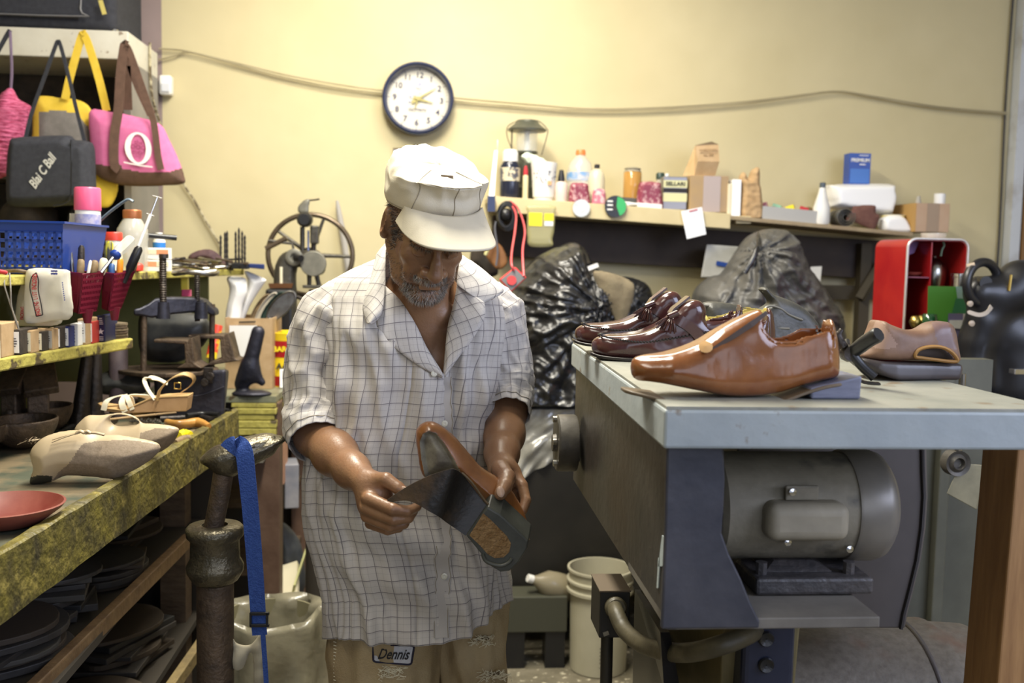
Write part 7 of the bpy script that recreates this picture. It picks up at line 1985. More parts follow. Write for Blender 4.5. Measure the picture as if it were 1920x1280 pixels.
for i,(ol,cv_,lab)in enumerate((([(1372,650),(1370,612),(1385,596),(1405,588),(1425,578),(1440,566),(1432,552),(1424,542),(1434,538),(1446,550),(1462,556),(1488,566),(1505,576),(1520,590),(1535,612),(1540,650)],None,'grey-black rugged shoe with raised piping, furthest back on the bench beside the rubbish bag'),([(1316,650),(1314,578),(1322,566),(1350,566),(1385,572),(1402,580),(1410,600),(1410,650)],None,'low dark grey sneaker showing over the burgundy loafers'))):
 o=V((pt(ol[0][0],650,YN).x,YN-.0,ZR))
 t=thing('black_sneaker',lab,'shoe',o)
 prof=px_prof(ol,YN,o)
 prof=[(x,max(z,.001))for x,z in prof]
 x0_,x1_=min(p[0]for p in prof),max(p[0]for p in prof)
 P,F=shoe3(prof,hwf(x0_,x1_,.045),None,k=.03)
 np_obj('upper',P,F,bk_,t)
 m=MB()
 for dy,pts in(((-.010,[(1430,545),(1446,554),(1464,561),(1489,572),(1508,586),(1526,606)]),(-.030,[(1424,592),(1440,574),(1462,578),(1480,590),(1505,600)]),(-.034,[(1400,606),(1430,604),(1455,614),(1480,616)]))if i==0 else((-.02,[(1318,572),(1345,575),(1365,582),(1390,588)]),)):
  m.tube(catmull([pt(x,y,YN+dy)-o for x,y in pts],5),.0028,6)
 m.build('piping',mat('grey_edge',(.16,.155,.14),rough=.3),t,smooth=60,kind='stuff')
YK=1.62
o=V((pt(1700,712,YK).x,YK,ZR))
t=thing('leather_clog','worn brown leather clog with a dark rubber sole, rightmost shoe on the bench','shoe',o)
lt=mat('worn_tan_leather',(.15,.08,.048),(.23,.135,.085),rough=.55,scale=16,col3=(.12,.07,.05),scale3=9,mix3=(.5,.65),bump=.15)
prof=px_prof([(1602,668),(1618,650),(1634,622),(1644,600),(1660,607),(1690,617),(1718,618),(1738,606),(1756,602),(1774,604),(1783,618),(1788,645),(1796,672),(1788,678),(1740,674),(1690,672),(1640,672)],YK,o)
cav=px_prof([(1716,668),(1720,658),(1742,652),(1766,654),(1782,664),(1787,672),(1760,671)],YK,o)
x0_,x1_=min(p[0]for p in prof),max(p[0]for p in prof)
P,F=shoe3(prof,hwf(x0_,x1_,.046),None,k=.02)
wm=P+np.array(o)
mi=region_idx(wm,F,[(1,[(1636,612),(1644,598),(1660,612),(1682,645),(1680,652),(1652,655),(1636,650)]),(2,[(1718,668),(1722,657),(1742,652),(1766,653),(1782,663),(1789,674),(1760,672)]),(3,[(1745,600),(1776,600),(1794,655),(1772,650),(1760,645)])])
c3=P[F].mean(1);mi[c3[:,1]>0]=0
np_obj('upper',P,F,[lt,mat('pinkish_patch',(.28,.18,.135),rough=.7),mat('shoe_interior',(.025,.015,.010),rough=.8),mat('dark_counter',(.15,.09,.08),(.2,.13,.12),rough=.35)],t,mi=mi)
MB().tube(catmull([pt(x,y,YK-.040)-o for x,y in((1716,668),(1722,656),(1742,650),(1766,651),(1784,660),(1795,674),(1788,678),(1760,675),(1730,671))],5,True),.0032,6,closed=True).build('opening_trim',mat('amber_edge',(.32,.17,.05),rough=.5),t,smooth=60)
so=px_prof([(1598,668),(1640,673),(1700,676),(1760,678),(1788,680),(1790,694),(1780,708),(1760,712),(1700,712),(1650,704),(1612,686)],YK,o)
so=[(x,max(z,.0008))for x,z in so]
P,F=shoe3(so,hwf(x0_-.01,x1_+.004,.05),None,k=.008)
np_obj('rubber_sole',P,F,mat('brown_black_rubber',(.035,.028,.028),(.06,.05,.05),rough=.35,scale=8),t)
YV=1.50
t=thing('pincer_tool','black lasting pincers standing between the brown shoe and the clog','pliers',(pt(1600,712,YV).x,YV,ZR))
def PV(x,y,d=0):return pt(x,y,YV+d)
MB().tube(catmull([PV(1580,668,.02),PV(1598,660),PV(1625,640,-.03),PV(1648,626,-.05)],5),[.006,.007,.008,.009,.010,.010,.011,.011,.0115,.0115,.0115,.0115,.0115,.012,.012,.011],10).build('handle',blackp,t,W=True,smooth=60)
MB().tube(catmull([PV(1588,640,.03),PV(1592,655),PV(1615,685,-.01),PV(1640,708,-.02)],5),[.005]*6+[.008]*10,10).build('handle',blackp,t,W=True,smooth=60)
MB().lathe([(.012,-.01),(.014,0),(.012,.01)],PV(1592,662),14,axis=V((0,-1,0))).build('pivot',iron,t,W=True,smooth=40)
MB().tube([PV(1580,650),PV(1570,628),PV(1578,618)],[.009,.007,.004],8).build('jaw',iron,t,W=True,smooth=60)
m=MB().tube(catmull([pt(1585,700,YV),pt(1620,716,YV-.02),pt(1648,719,YV-.02)],4),.004,6,flat=(1.6,.6))
solo('dark_strip',m,mat('black_edge'),'thin dark leather strip lying beside the pincers on the bench','strip',W=True)
HC=pt(803,426,1.90)
HR=Matrix.Rotation(R(13),3,'Z')@Matrix.Rotation(R(35),3,'X')@Matrix.Rotation(R(3),3,'Y')
def hp(x,y,z):return HC+HR@V((x,y,z))
man=thing('man','older man in a cream cap and pale checked shirt looking down at a shoe','person',(pt(790,1200,2.03).x,2.05,0))
skin=mat('brown_skin',(.20,.10,.052),(.29,.155,.080),rough=.40,scale=16,bump=.10,bscale=220,sss=.06,mix=(.3,.7),coat=.22,coatr=.28)
h=.0026
s=SDF((-.30,1.64,.70),(.28,2.20,1.70),h)
def E(c,r,k=.012,op='u',rot=None):
 q=HR if rot is None else HR@Euler(rot).to_matrix()
 s.ell(hp(*c),r,q,k,op)
def Cc(a,b,ra,rb=None,k=.01,op='u'):s.cap(hp(*a),hp(*b),ra,rb,k,op)
E((0,.015,.035),(.075,.094,.080),0)
E((0,-.018,-.035),(.059,.068,.078),.02)
for sx in(-1,1):
 Cc((sx*.058,.01,-.045),(sx*.044,-.035,-.086),.015,.014,.02)
 Cc((sx*.044,-.035,-.086),(sx*.014,-.070,-.104),.014,.014,.02)
 E((sx*.039,-.058,-.024),(.020,.017,.017),.016)
 E((sx*.030,-.068,-.058),(.020,.014,.022),.015)
E((0,-.074,-.102),(.022,.018,.016),.014)
Cc((-.036,-.078,.020),(.036,-.078,.020),.011,.011,.012)
E((0,-.076,.03),(.03,.016,.02),.012)
for sx in(-1,1):
 E((sx*.031,-.094,.000),(.017,.013,.012),.008,'s')
 E((sx*.031,-.0765,-.001),(.0135,.0125,.0115),.003)
 Cc((sx*.022,-.0885,-.006),(sx*.042,-.083,-.005),.0022,.0018,.003)
 Cc((sx*.017,-.090,.012),(sx*.046,-.080,.014),.0045,.003,.006)
Cc((0,-.086,.014),(0,-.102,-.014),.0065,.0085,.008)
Cc((0,-.102,-.014),(0,-.109,-.034),.010,.0145,.008)
for sx in(-1,1):
 E((sx*.0165,-.096,-.037),(.0105,.0115,.009),.006)
 E((sx*.008,-.106,-.0445),(.0035,.004,.004),.002,'s')
 Cc((sx*.020,-.092,-.036),(sx*.034,-.080,-.066),.0015,.0015,.008,'s')
E((0,-.083,-.060),(.026,.016,.017),.010)
Cc((-.019,-.094,-.0625),(.019,-.094,-.0625),.0042,.0042,.004)
Cc((-.0,-.0975,-.0605),(0,-.0975,-.0605),.0045,.0045,.006)
Cc((-.016,-.093,-.0735),(.016,-.093,-.0735),.0052,.0052,.004)
Cc((-.024,-.099,-.0678),(.024,-.099,-.0678),.0016,.0016,.002,'s')
E((0,-.092,-.083),(.02,.006,.004),.006,'s')
for sx in(-1,1):
 E((sx*.070,.020,-.006),(.012,.020,.030),.01)
 E((sx*.079,.018,-.006),(.008,.019,.031),.006,rot=(R(-10),0,R(sx*22)))
 E((sx*.085,.012,-.002),(.006,.010,.019),.004,'s',rot=(R(-10),0,R(sx*22)))
 E((sx*.079,.008,-.028),(.006,.008,.009),.004)
nb=pt(790,560,2.04)
s.cap(hp(0,.035,-.05),nb+V((0,.02,.02)),.056,.062,.03)
s.cap(hp(0,-.005,-.07),pt(795,600,1.985),.040,.045,.03)
s.cap(hp(-.05,.01,-.05),pt(822,592,1.955),.009,.009,.012)
s.cap(hp(.05,.01,-.05),pt(828,592,1.955),.009,.009,.012)
s.cap(pt(665,590,2.06),pt(905,590,2.07),.048,.048,.03)
s.ell(pt(790,680,2.045),(.150,.100,.17),k=.04)
s.ell(pt(790,850,2.05),(.140,.100,.20),k=.05)
for x in(820,850):pass
s.cap(pt(812,588,1.962),pt(715,560,1.985),.010,.010,.014)
s.cap(pt(838,588,1.962),pt(915,560,1.985),.010,.010,.014)
def ch(ps,k=.012):s.chain([pt(x,y,Y)for x,y,Y,r in ps],[r for x,y,Y,r in ps],k)
ch([(640,605,2.06,.042),(604,700,2.02,.040),(594,815,1.985,.043),(628,850,1.90,.041),(660,882,1.82,.031),(684,903,1.768,.0255)],.02)
ch([(915,605,2.07,.042),(944,680,2.06,.038),(948,765,2.045,.044),(944,815,1.965,.040),(941,850,1.90,.031),(940,872,1.86,.027)],.02)
s.ell(pt(703,932,1.752),(.031,.024,.036),(0,R(25),0),k=.014)
s.cap(pt(690,908,1.765),pt(700,950,1.75),.022,.024,.012)
def finger(ps,k1=.010,k2=.0022):
 q=[pt(x,y,Y)for x,y,Y,r in ps];rs_=[r for*_,r in ps]
 s.cap(q[0],q[1],rs_[0],rs_[1],k1)
 for i in range(1,len(q)-1):s.cap(q[i],q[i+1],rs_[i],rs_[i+1],k2)
finger([(700,900,1.755,.0155),(724,899,1.735,.0130),(746,914,1.724,.0115),(764,927,1.716,.0092)])
finger([(690,934,1.728,.0120),(736,954,1.697,.0108),(764,958,1.702,.0093),(782,950,1.716,.0082)],.005)
finger([(686,952,1.733,.0118),(738,974,1.703,.0105),(766,971,1.708,.0090),(776,958,1.725,.0080)],.004)
finger([(688,968,1.742,.0112),(733,987,1.716,.0098),(758,982,1.722,.0085),(766,969,1.737,.0076)],.004)
finger([(694,981,1.755,.0102),(727,994,1.735,.0086),(748,990,1.740,.0076),(755,978,1.752,.0068)],.004)
s.ell(pt(946,890,1.835),(.030,.026,.034),k=.014)
finger([(938,878,1.81,.0175),(950,895,1.775,.0160),(946,911,1.742,.0135),(938,926,1.722,.0112)],.012,.004)
finger([(962,884,1.835,.0125),(979,910,1.81,.0110),(986,938,1.79,.0098),(980,958,1.775,.0086)],.008)
finger([(958,896,1.85,.0125),(976,928,1.835,.0108),(980,954,1.81,.0095),(968,966,1.79,.0085)],.006)
finger([(950,906,1.86,.0120),(964,936,1.85,.0102),(966,958,1.825,.0090),(955,968,1.805,.0080)],.006)
finger([(940,912,1.865,.0108),(948,938,1.86,.0090),(950,956,1.84,.0078),(942,962,1.825,.0070)],.006)
P,F=s.mesh(1)
body=np_obj('body',P,F,skin,man,W=True)
nrm=np.zeros_like(P)
fn_=np.cross(P[F[:,2]]-P[F[:,0]],P[F[:,3]]-P[F[:,1]])
for i in range(4):
 for x in range(3):nrm[:,x]+=np.bincount(F[:,i],fn_[:,x],len(P))
nrm/=np.linalg.norm(nrm,axis=1)[:,None]+1e-9
LP=(P-np.array(HC))@np.array(HR)
LN=nrm@np.array(HR)
def hairs(name,sel,L0,L1,r_,m_,n_per,lie,seed,jit=.3,drop=V((0,0,-.3))):
 rg=random.Random(seed);idx=np.nonzero(sel)[0]
 mb=MB()
 for _ in range(n_per):
  i=idx[rg.randrange(len(idx))]
  p=V(LP[i])+V((rg.uniform(-.001,.001),0,rg.uniform(-.001,.001)));n_=V(LN[i])
  d=(n_*lie+drop+V((rg.uniform(-jit,jit),rg.uniform(-jit,jit),rg.uniform(-jit,jit)))).normalized()
  L_=rg.uniform(L0,L1)
  a=hp(*(p-n_*.001));b=hp(*(p+d*L_))
  u=(b-a).cross(V((.3,.2,.9))).normalized()*r_;w_=u.cross((b-a).normalized())
  mb.add([a+u,a-u*.5+w_*.87,a-u*.5-w_*.87,b],[(0,1,3),(1,2,3),(2,0,3)])
  mb.m[-3:]=[rg.randrange(len(m_))]*3
 return mb.build(name,m_,man,W=True,kind=None)
gh=[mat('grey_hair',(.26,.235,.20),rough=.6),mat('white_hair',(.50,.46,.41),rough=.6),mat('dark_hair',(.035,.028,.024),rough=.6)]
x_,y_,z_=LP[:,0],LP[:,1],LP[:,2]
near=(np.abs(x_)<.09)&(y_>-.12)&(y_<.12)&(z_>-.125)&(z_<.12)
mouth=(np.abs(x_)<.021)&(z_>-.078)&(z_<-.058)&(y_<-.07)
moust=near&(np.abs(x_)<.032)&(z_>-.0585)&(z_<-.0500)&(y_<-.072)
chin=near&(z_<-.080)&(z_>-.119)&(y_<-.040)&(np.abs(x_)<.042)
cheek=near&(y_<.012)&(z_<-.05)&(z_>-.10)&(np.abs(x_)>.030)&(z_<-.02-.6*(y_+.07))
hairs('moustache',moust,.007,.011,.00042,[gh[0],gh[1],gh[1],gh[2]],650,.35,1,.18,V((0,-.1,-.8)))
hairs('beard',chin&~mouth,.005,.011,.00042,[gh[0],gh[1],gh[1],gh[2]],1400,.6,2,.3,V((0,-.2,-.5)))
hairs('stubble',cheek&~mouth,.003,.006,.00036,[gh[0],gh[2],gh[2]],900,.7,3,.35,V((0,0,-.4)))
side=near&(np.abs(x_)>.055)&(z_>-.045)&(z_<.09)&(y_>-.045)&(y_<.11)&~((np.abs(x_)>.077)&(y_<.04)&(z_<.035))&((y_<.0)|(z_>.02)|(y_>.045))&((z_>-.01)|(y_>-.02))
hairs('hair',side,.005,.010,.0006,[gh[2],gh[2],gh[2],gh[0]],3600,.6,4,.7,V((0,.2,-.2)))
brow=near&(np.abs(x_)>.012)&(np.abs(x_)<.05)&(z_>.008)&(z_<.019)&(y_<-.06)
hairs('eyebrows',brow,.005,.008,.0004,[gh[2],gh[0]],500,.5,5,.2,V((0,0,-.2)))
def nail(c,r_,rot,nm='thumbnail'):
 n_=16;m=MB();q=Euler(rot).to_matrix();rs=[]
 for f_,dy in((1,0),(.85,-.0016),(.4,-.0024),(.05,-.0026)):
  rs.append([V(c)+q@V((r_[0]*f_*math.cos(2*PI*k/n_),dy+.0025*(math.cos(2*PI*k/n_))**2*f_,r_[1]*f_*math.sin(2*PI*k/n_)))for k in range(n_)])
 m.rings(rs);return m.build(nm,mat('nail_pink',(.52,.36,.28),rough=.3,coat=.3),man,W=True,smooth=180)
nail(pt(938.5,922,1.7115),(.0078,.0105),(R(-20),R(-14),0))
nail(pt(756,917.5,1.7125),(.0055,.0085),(R(35),R(52),0))
capm=mat('cream_twill',(.60,.545,.42),(.66,.60,.475),rough=.75,scale=7,bump=.12,bscale=500,col3=(.45,.395,.30),scale3=12,mix3=(.62,.8))
zc0=.080
def capf(u,w_):
 a=2*PI*u-PI/2
 ca,sa=math.cos(a),math.sin(a)
 front=max(0.0,-sa)
 H_=.044+.008*front
 wh=.033+.027*front**.8
 if w_<.5:
  k=w_/.5;r_=1.0+.02*math.sin(k*PI)-.05*k*front;z=zc0+wh*k-.012*(1-front)*(1-k)
 else:
  k=(w_-.5)/.5;r_=math.cos(k*PI/2)**.62*(1-.05*front);z=zc0+wh+(.048-wh)*math.sin(k*PI/2)
 z-=.020*(1-front)*(1-w_)
 p=V((.0865*r_*ca,.012+.1035*r_*sa,z))
 n1=noise.noise(V((ca*2.2,sa*2.2,w_*3+2)))
 n2=1-2*abs(noise.noise(V((ca*3.1+5,sa*3.1,w_*2.2))))
 d=.006*n1+.0055*n2*min(1,w_*2.5)
 d-=.010*math.exp(-((u-.12)/.035)**2-((w_-.42)/.16)**2)+.010*math.exp(-((u-.88)/.035)**2-((w_-.42)/.16)**2)
 d-=.009*math.exp(-(min(u,1-u)/.09)**2-((w_-.30)/.10)**2)
 d+=.006*math.exp(-(min(u,1-u)/.11)**2-((w_-.50)/.05)**2)
 return p+V((ca,sa,.35)).normalized()*d
HEAD=HR.copy()
HR=HR@Matrix.Rotation(R(7),3,'Z')
def capw(u,w_):return hp(*capf(u,w_))
MB().grid(capw,120,50,wrap=True).build('cap_crown',capm,man,W=True,smooth=180,solid=.0015)
m=MB();bw_=.0745
def brim(u,w_):
 a=(u-.5)*2
 xb_=bw_*math.sin(a*1.18)/math.sin(1.18)
 yb_=.012-.1055*math.sqrt(max(0,1-(xb_/.0885)**2))
 L_=.088*(1-abs(a)**4.5)**.5
 wd=1+.15*w_
 p=V((xb_*wd,yb_-L_*w_-.003,zc0+.004-.012*w_-.030*(a*a)*(.35+.65*w_)+.003))
 return hp(*p)
MB().grid(brim,60,20).build('cap_brim',capm,man,W=True,smooth=180,solid=.004,offset=0)
m=MB()
seam=mat('tan_seam',(.30,.26,.19),rough=.8)
m.tube([hp(*(capf(u%1,.035)+V((0,-.0012,0))))for u in np.linspace(-.25,.25,60)],.0011,5)
m.build('brim_seam',seam,man,W=True,smooth=60)
for nm,uu in(('panel_seam',.135),('panel_seam',.865),('front_seam',.0)):
 ws=np.linspace(.02,.60 if uu==0 else.95,30)
 MB().tube([hp(*(capf(uu+(.010*math.sin(w_*5)if uu else 0),w_)*1.0)+(hp(*capf(uu,w_))-HC).normalized()*.0004)for w_ in ws],.0009,5).build(nm,seam,man,W=True,smooth=60)
MB().tube([hp(*(capf(u%1,.5)+V((0,0,.001))))for u in np.linspace(-.13,.13,30)],.0009,5).build('ridge_seam',seam,man,W=True,smooth=60)
q=hp(*capf(0,.93));MB().box(q,(.022,.004,.004),(0,R(3),0)).build('crown_tab',darkwood,man,W=True)
HR=HEAD
plaid=bpy.data.materials.new('checked_cotton');plaid.use_nodes=True
nt=plaid.node_tree;N=nt.nodes;Lk=nt.links;bsdf=N['Principled BSDF']
bsdf.inputs['Roughness'].default_value=.8;bsdf.inputs['Sheen Weight'].default_value=.15
uvn=N.new('ShaderNodeUVMap');sepn=N.new('ShaderNodeSeparateXYZ')
nz=N.new('ShaderNodeTexNoise');nz.inputs['Scale'].default_value=6.0
vm=N.new('ShaderNodeVectorMath');vm.operation='SCALE';vm.inputs['Scale'].default_value=.004
va=N.new('ShaderNodeVectorMath');va.operation='ADD'
Lk.new(uvn.outputs[0],nz.inputs['Vector']);Lk.new(nz.outputs['Color'],vm.inputs[0]);Lk.new(uvn.outputs[0],va.inputs[0]);Lk.new(vm.outputs[0],va.inputs[1]);Lk.new(va.outputs[0],sepn.inputs[0])
def mth(op,a,b=None):
 n=N.new('ShaderNodeMath');n.operation=op
 for i,q in enumerate((a,b)):
  if q is None:continue
  if isinstance(q,(int,float)):n.inputs[i].default_value=q
  else:Lk.new(q,n.inputs[i])
 return n.outputs[0]
def line(o,per,wd,off,st):
 f=mth('FRACT',mth('ADD',mth('DIVIDE',o,per),off));return mth('MULTIPLY',mth('LESS_THAN',f,wd),st)
tot=None
for o in(sepn.outputs[0],sepn.outputs[1]):
 for per,wd,off,st in((.0245,.058,0,.72),(.0245,.035,.5,.18),(.0245,.12,.93,.10),(.0012,.5,0,.05)):
  l=line(o,per,wd,off,st);tot=l if tot is None else mth('ADD',tot,l)
tot=mth('MINIMUM',tot,.8)
mx=N.new('ShaderNodeMix');mx.data_type='RGBA';Lk.new(tot,mx.inputs['Factor'])
n2=N.new('ShaderNodeTexNoise');n2.inputs['Scale'].default_value=5;n2.inputs['Detail'].default_value=5;Lk.new(uvn.outputs[0],n2.inputs['Vector'])
rp=N.new('ShaderNodeValToRGB');rp.color_ramp.elements[0].position=.3;rp.color_ramp.elements[1].position=.7
rp.color_ramp.elements[0].color=(.50,.46,.42,1);rp.color_ramp.elements[1].color=(.60,.57,.53,1)
Lk.new(n2.outputs['Fac'],rp.inputs[0]);Lk.new(rp.outputs[0],mx.inputs[6]);mx.inputs[7].default_value=(.10,.085,.10,1);Lk.new(mx.outputs[2],bsdf.inputs['Base Color'])
nb_=N.new('ShaderNodeTexNoise');nb_.inputs['Scale'].default_value=900;bp=N.new('ShaderNodeBump');bp.inputs['Strength'].default_value=.12;bp.inputs['Distance'].default_value=.002
n4=N.new('ShaderNodeTexNoise');n4.inputs['Scale'].default_value=26;n4.inputs['Detail'].default_value=6;Lk.new(uvn.outputs[0],n4.inputs['Vector'])
bp2=N.new('ShaderNodeBump');bp2.inputs['Strength'].default_value=.35;bp2.inputs['Distance'].default_value=.004
Lk.new(n4.outputs['Fac'],bp2.inputs['Height']);Lk.new(uvn.outputs[0],nb_.inputs['Vector']);Lk.new(nb_.outputs['Fac'],bp.inputs['Height']);Lk.new(bp2.outputs[0],bp.inputs['Normal']);Lk.new(bp.outputs[0],bsdf.inputs['Normal'])
rows=[(478,727,868,.060,2.06),(490,700,884,.070,2.065),(508,660,908,.080,2.065),(530,622,934,.090,2.06),(560,604,948,.102,2.055),(600,603,950,.116,2.05),(650,609,944,.127,2.045),(720,612,932,.133,2.04),(800,600,920,.134,2.04),(850,584,915,.134,2.04),(900,577,918,.136,2.04),(960,575,926,.138,2.04),(1010,584,937,.139,2.04),(1080,604,945,.140,2.04),(1125,616,946,.141,2.04),(1196,620,943,.143,2.04)]
ry=[r[0]for r in rows]
def trow(y):
 return[float(np.interp(y,ry,[r[i]for r in rows]))for i in(1,2,3,4)]
Y0_,Y1_=478,1196
def hemy(u):
 c_=math.cos(2*PI*u)
 return 4+10*math.sin(2*PI*(u*2+.1))-78*max(0,math.sin(2*PI*(u+.03)))**2.2
def shirt(u,w_,off=0.0):
 y=Y0_+(Y1_-Y0_)*w_
 a=2*PI*u
 y+=hemy(u)*max(0,(w_-.8)/.2)
 xl,xr,b,cy=trow(min(y,1196))
 pl,pr_=pt(xl,y,cy),pt(xr,y,cy)
 zf=pt((xl+xr)/2,y,cy-b*.95*max(0,math.cos(a))-.0).z
 cx=pl.x*.44+pr_.x*.56 if False else(pl.x+pr_.x)/2
 hwid=(pr_.x-pl.x)/2
 z=zf
 sa,ca=math.sin(a),math.cos(a)
 e=.82
 X=hwid*abs(sa)**e*(1 if sa>0 else-1)
 Yd=-b*abs(ca)**e*(1 if ca>0 else-1)
 low=max(0,(w_-.25))/.75
 n1=1-2*abs(noise.noise(V((math.sin(a)*2.4,math.cos(a)*2.4,z*3.4+1.7*math.sin(a)))))
 n2_=1-2*abs(noise.noise(V((math.sin(a)*5.2+9+z*3,math.cos(a)*5.2,z*5.5))))
 n3=noise.noise(V((math.sin(a)*9,math.cos(a)*9+4,z*12)))
 d=.015*n1+.012*n2_+.0035*n3
 d+=.010*low*math.sin(a*7+3*math.sin(z*5))*(.4+.6*low)
 if ca>0:
  d+=.007*math.sin((X*30+z*46))*math.exp(-((X+.12)/.06)**2-((z-1.2)/.14)**2)
  d+=.008*math.sin((X*34-z*50))*math.exp(-((X-.12)/.06)**2-((z-1.18)/.16)**2)
  d+=.010*math.sin(X*20+z*55+1)*math.exp(-((X-.0)/.13)**2-((z-.86)/.12)**2)
 d*=min(1,w_*5)*(.9 if abs(sa)<.75 else.55)
 n_=V((sa/max(hwid,.01),-ca/max(b,.01),0)).normalized()
 return V((cx+X,cy+Yd,z))+n_*(d+off)
NU,NV=240,190
_aa=np.linspace(0,2*PI,721)
_sx=np.sign(np.sin(_aa))*np.abs(np.sin(_aa))**.82*.165;_sy=np.sign(np.cos(_aa))*np.abs(np.cos(_aa))**.82*.135
_al=np.concatenate([[0],np.cumsum(np.hypot(np.diff(_sx),np.diff(_sy)))])
m=MB().grid(shirt,NU,NV,uvfn=lambda u,w_:(float(np.interp(u,_aa/2/PI,_al))*1.06,w_*.76),wrap=False)
Vn=np.array(m.v)
vx,vy=px_of(Vn)
cut=poly_sd([(831,700),(800,684),(772,655),(732,622),(720,596),(718,540),(724,470),(730,440),(870,440),(864,500),(872,540),(888,575),(876,606),(852,650),(834,690)],vx,vy)<0
cut&=Vn[:,1]<2.03
keepf,keepuv=[],{}
for i,f in enumerate(m.f):
 if not any(cut[j]for j in f):
  keepuv[len(keepf)]=m.uv[i];keepf.append(f)
m.f,m.uv,m.m=keepf,keepuv,[0]*len(keepf)
sho=m.build('shirt',plaid,man,W=True,smooth=180,solid=.0012)
def sleeve(nm,ring,seed,uo):
 """ring: (x px, y px, Y, radius, ring normal)"""
 K=len(ring)
 cs=[pt(x,y,Y)for x,y,Y,r,*_ in ring]
 rs_=[r[3]for r in ring]
 def f(u,w_):
  t_=w_*(K-1);i=min(int(t_),K-2);k=t_-i
  c=cs[i].lerp(cs[i+1],k);r_=rs_[i]*(1-k)+rs_[i+1]*k
  i0,i1=max(i-0,0),min(i+1,K-1)
  ta=(cs[min(i+1,K-1)]-cs[max(i-1,0)]).normalized()if i>0 else(cs[1]-cs[0]).normalized()
  tb_=(cs[min(i+2,K-1)]-cs[i]).normalized()
  t2=ta.lerp(tb_,k).normalized()
  X=t2.cross(V((0,1,.001))).normalized();Y=t2.cross(X)
  a=2*PI*u
  n1=1-2*abs(noise.noise(V((math.cos(a)*1.6+seed,math.sin(a)*1.6,w_*4.0))))
  n2_=1-2*abs(noise.noise(V((math.cos(a)*3+seed,math.sin(a)*3+w_*3,w_*7.0))))
  r_+=(.009*n1+.006*n2_)*min(1,w_*4+.3)*(1-.65*w_**5)
  return c+(X*math.cos(a)*1.0+Y*math.sin(a)*1.12)*r_
 L_=sum((cs[i+1]-cs[i]).length for i in range(K-1))
 MB().grid(f,96,70,uvfn=lambda u,w_:(u*.37+uo,w_*L_)).build(nm,plaid,man,W=True,smooth=180,solid=.0014)
 m=MB().tube([f(u,.93)+(f(u,.93)-cs[-1]).normalized()*.0012 for u in np.linspace(0,1,41)[:-1]],.0008,4,closed=True)
 m.build('hem_stitching',seam,man,W=True)
sleeve('sleeve',[(650,566,2.055,.054),(621,590,2.045,.059),(604,640,2.04,.058),(598,700,2.03,.058),(594,760,2.01,.056),(590,800,1.985,.056),(597,830,1.955,.0535)],3.0,.31)
sleeve('sleeve',[(900,566,2.06,.054),(928,592,2.055,.054),(940,640,2.055,.052),(945,700,2.05,.051),(948,745,2.03,.050),(950,778,1.995,.046)],8.0,.11)
def sheet2(nm,A,B,mt=plaid,n=24,k=8,sag=.0,th=.0014,seed=0,uvs=1.0):
 a_=catmull([pt(x,y,Y)for x,y,Y in A],8);b_=catmull([pt(x,y,Y)for x,y,Y in B],8)
 def smp(c,t_):
  t_*=len(c)-1;i=min(int(t_),len(c)-2);return c[i].lerp(c[i+1],t_-i)
 def f(u,w_):
  p=smp(a_,u).lerp(smp(b_,u),w_)
  p=p+V((0,-sag*math.sin(w_*PI)-.0025*noise.noise(V((u*5,w_*3,seed))),0));return p
 la=sum((a_[i+1]-a_[i]).length for i in range(len(a_)-1))
 wd=(smp(a_,.5)-smp(b_,.5)).length
 return MB().grid(f,n,k,uvfn=lambda u,w_:(.7*u*la+.7*w_*wd+seed,u*la*.7-w_*wd*.7)).build(nm,mt,man,W=True,smooth=180,solid=th)
sheet2('lapel',[(722,536,1.955),(750,563,1.945),(779,608,1.925),(800,652,1.910),(830,700,1.898)],[(706,592,1.925),(711,625,1.908),(754,663,1.896),(792,690,1.892),(830,709,1.893)],sag=.006,seed=1.3)
sheet2('lapel',[(857,532,1.965),(850,570,1.945),(840,608,1.925),(835,650,1.910),(831,697,1.898)],[(908,566,1.935),(909,593,1.918),(888,633,1.902),(860,670,1.896),(835,707,1.893)],sag=.006,seed=2.6)
sheet2('collar',[(724,455,2.02),(723,480,1.985),(722,505,1.965),(722,540,1.94),(716,585,1.905),(700,606,1.900)],[(706,478,2.03),(697,520,1.975),(685,555,1.94),(681,580,1.925),(688,606,1.903)],sag=.014,seed=3.1,n=30,k=14)
sheet2('collar',[(860,478,2.035),(861,492,1.995),(858,512,1.975),(856,534,1.962)],[(884,488,2.04),(915,512,2.0),(945,545,1.965),(905,568,1.938)],sag=.010,seed=4.4,n=30,k=14)
sheet2('collar_band',[(722,480,1.99),(726,460,2.03),(750,450,2.10),(800,448,2.13),(850,455,2.10),(862,475,2.03)],[(716,500,1.99),(712,480,2.05),(740,480,2.14),(800,480,2.17),(860,482,2.14),(872,495,2.04)],seed=5.1)
def front(x,y,e=.002):
 w_=(y-Y0_)/(Y1_-Y0_)
 best=min((abs(px_of(np.array([shirt(u%1,w_)]))[0][0]-x),u)for u in np.linspace(-.12,.12,49))[1]
 return shirt(best%1,w_,e)
pl_=[front(832+3*math.sin((y-700)/90),y)for y in range(704,1188,12)]
MB().strap(pl_,.030,.0016).build('placket',plaid,man,W=True,smooth=60)
for dx in(-.013,.013):
 MB().tube([p+V((dx,-.0015,0))for p in pl_],.0006,4).build('placket_stitching',seam,man,W=True)
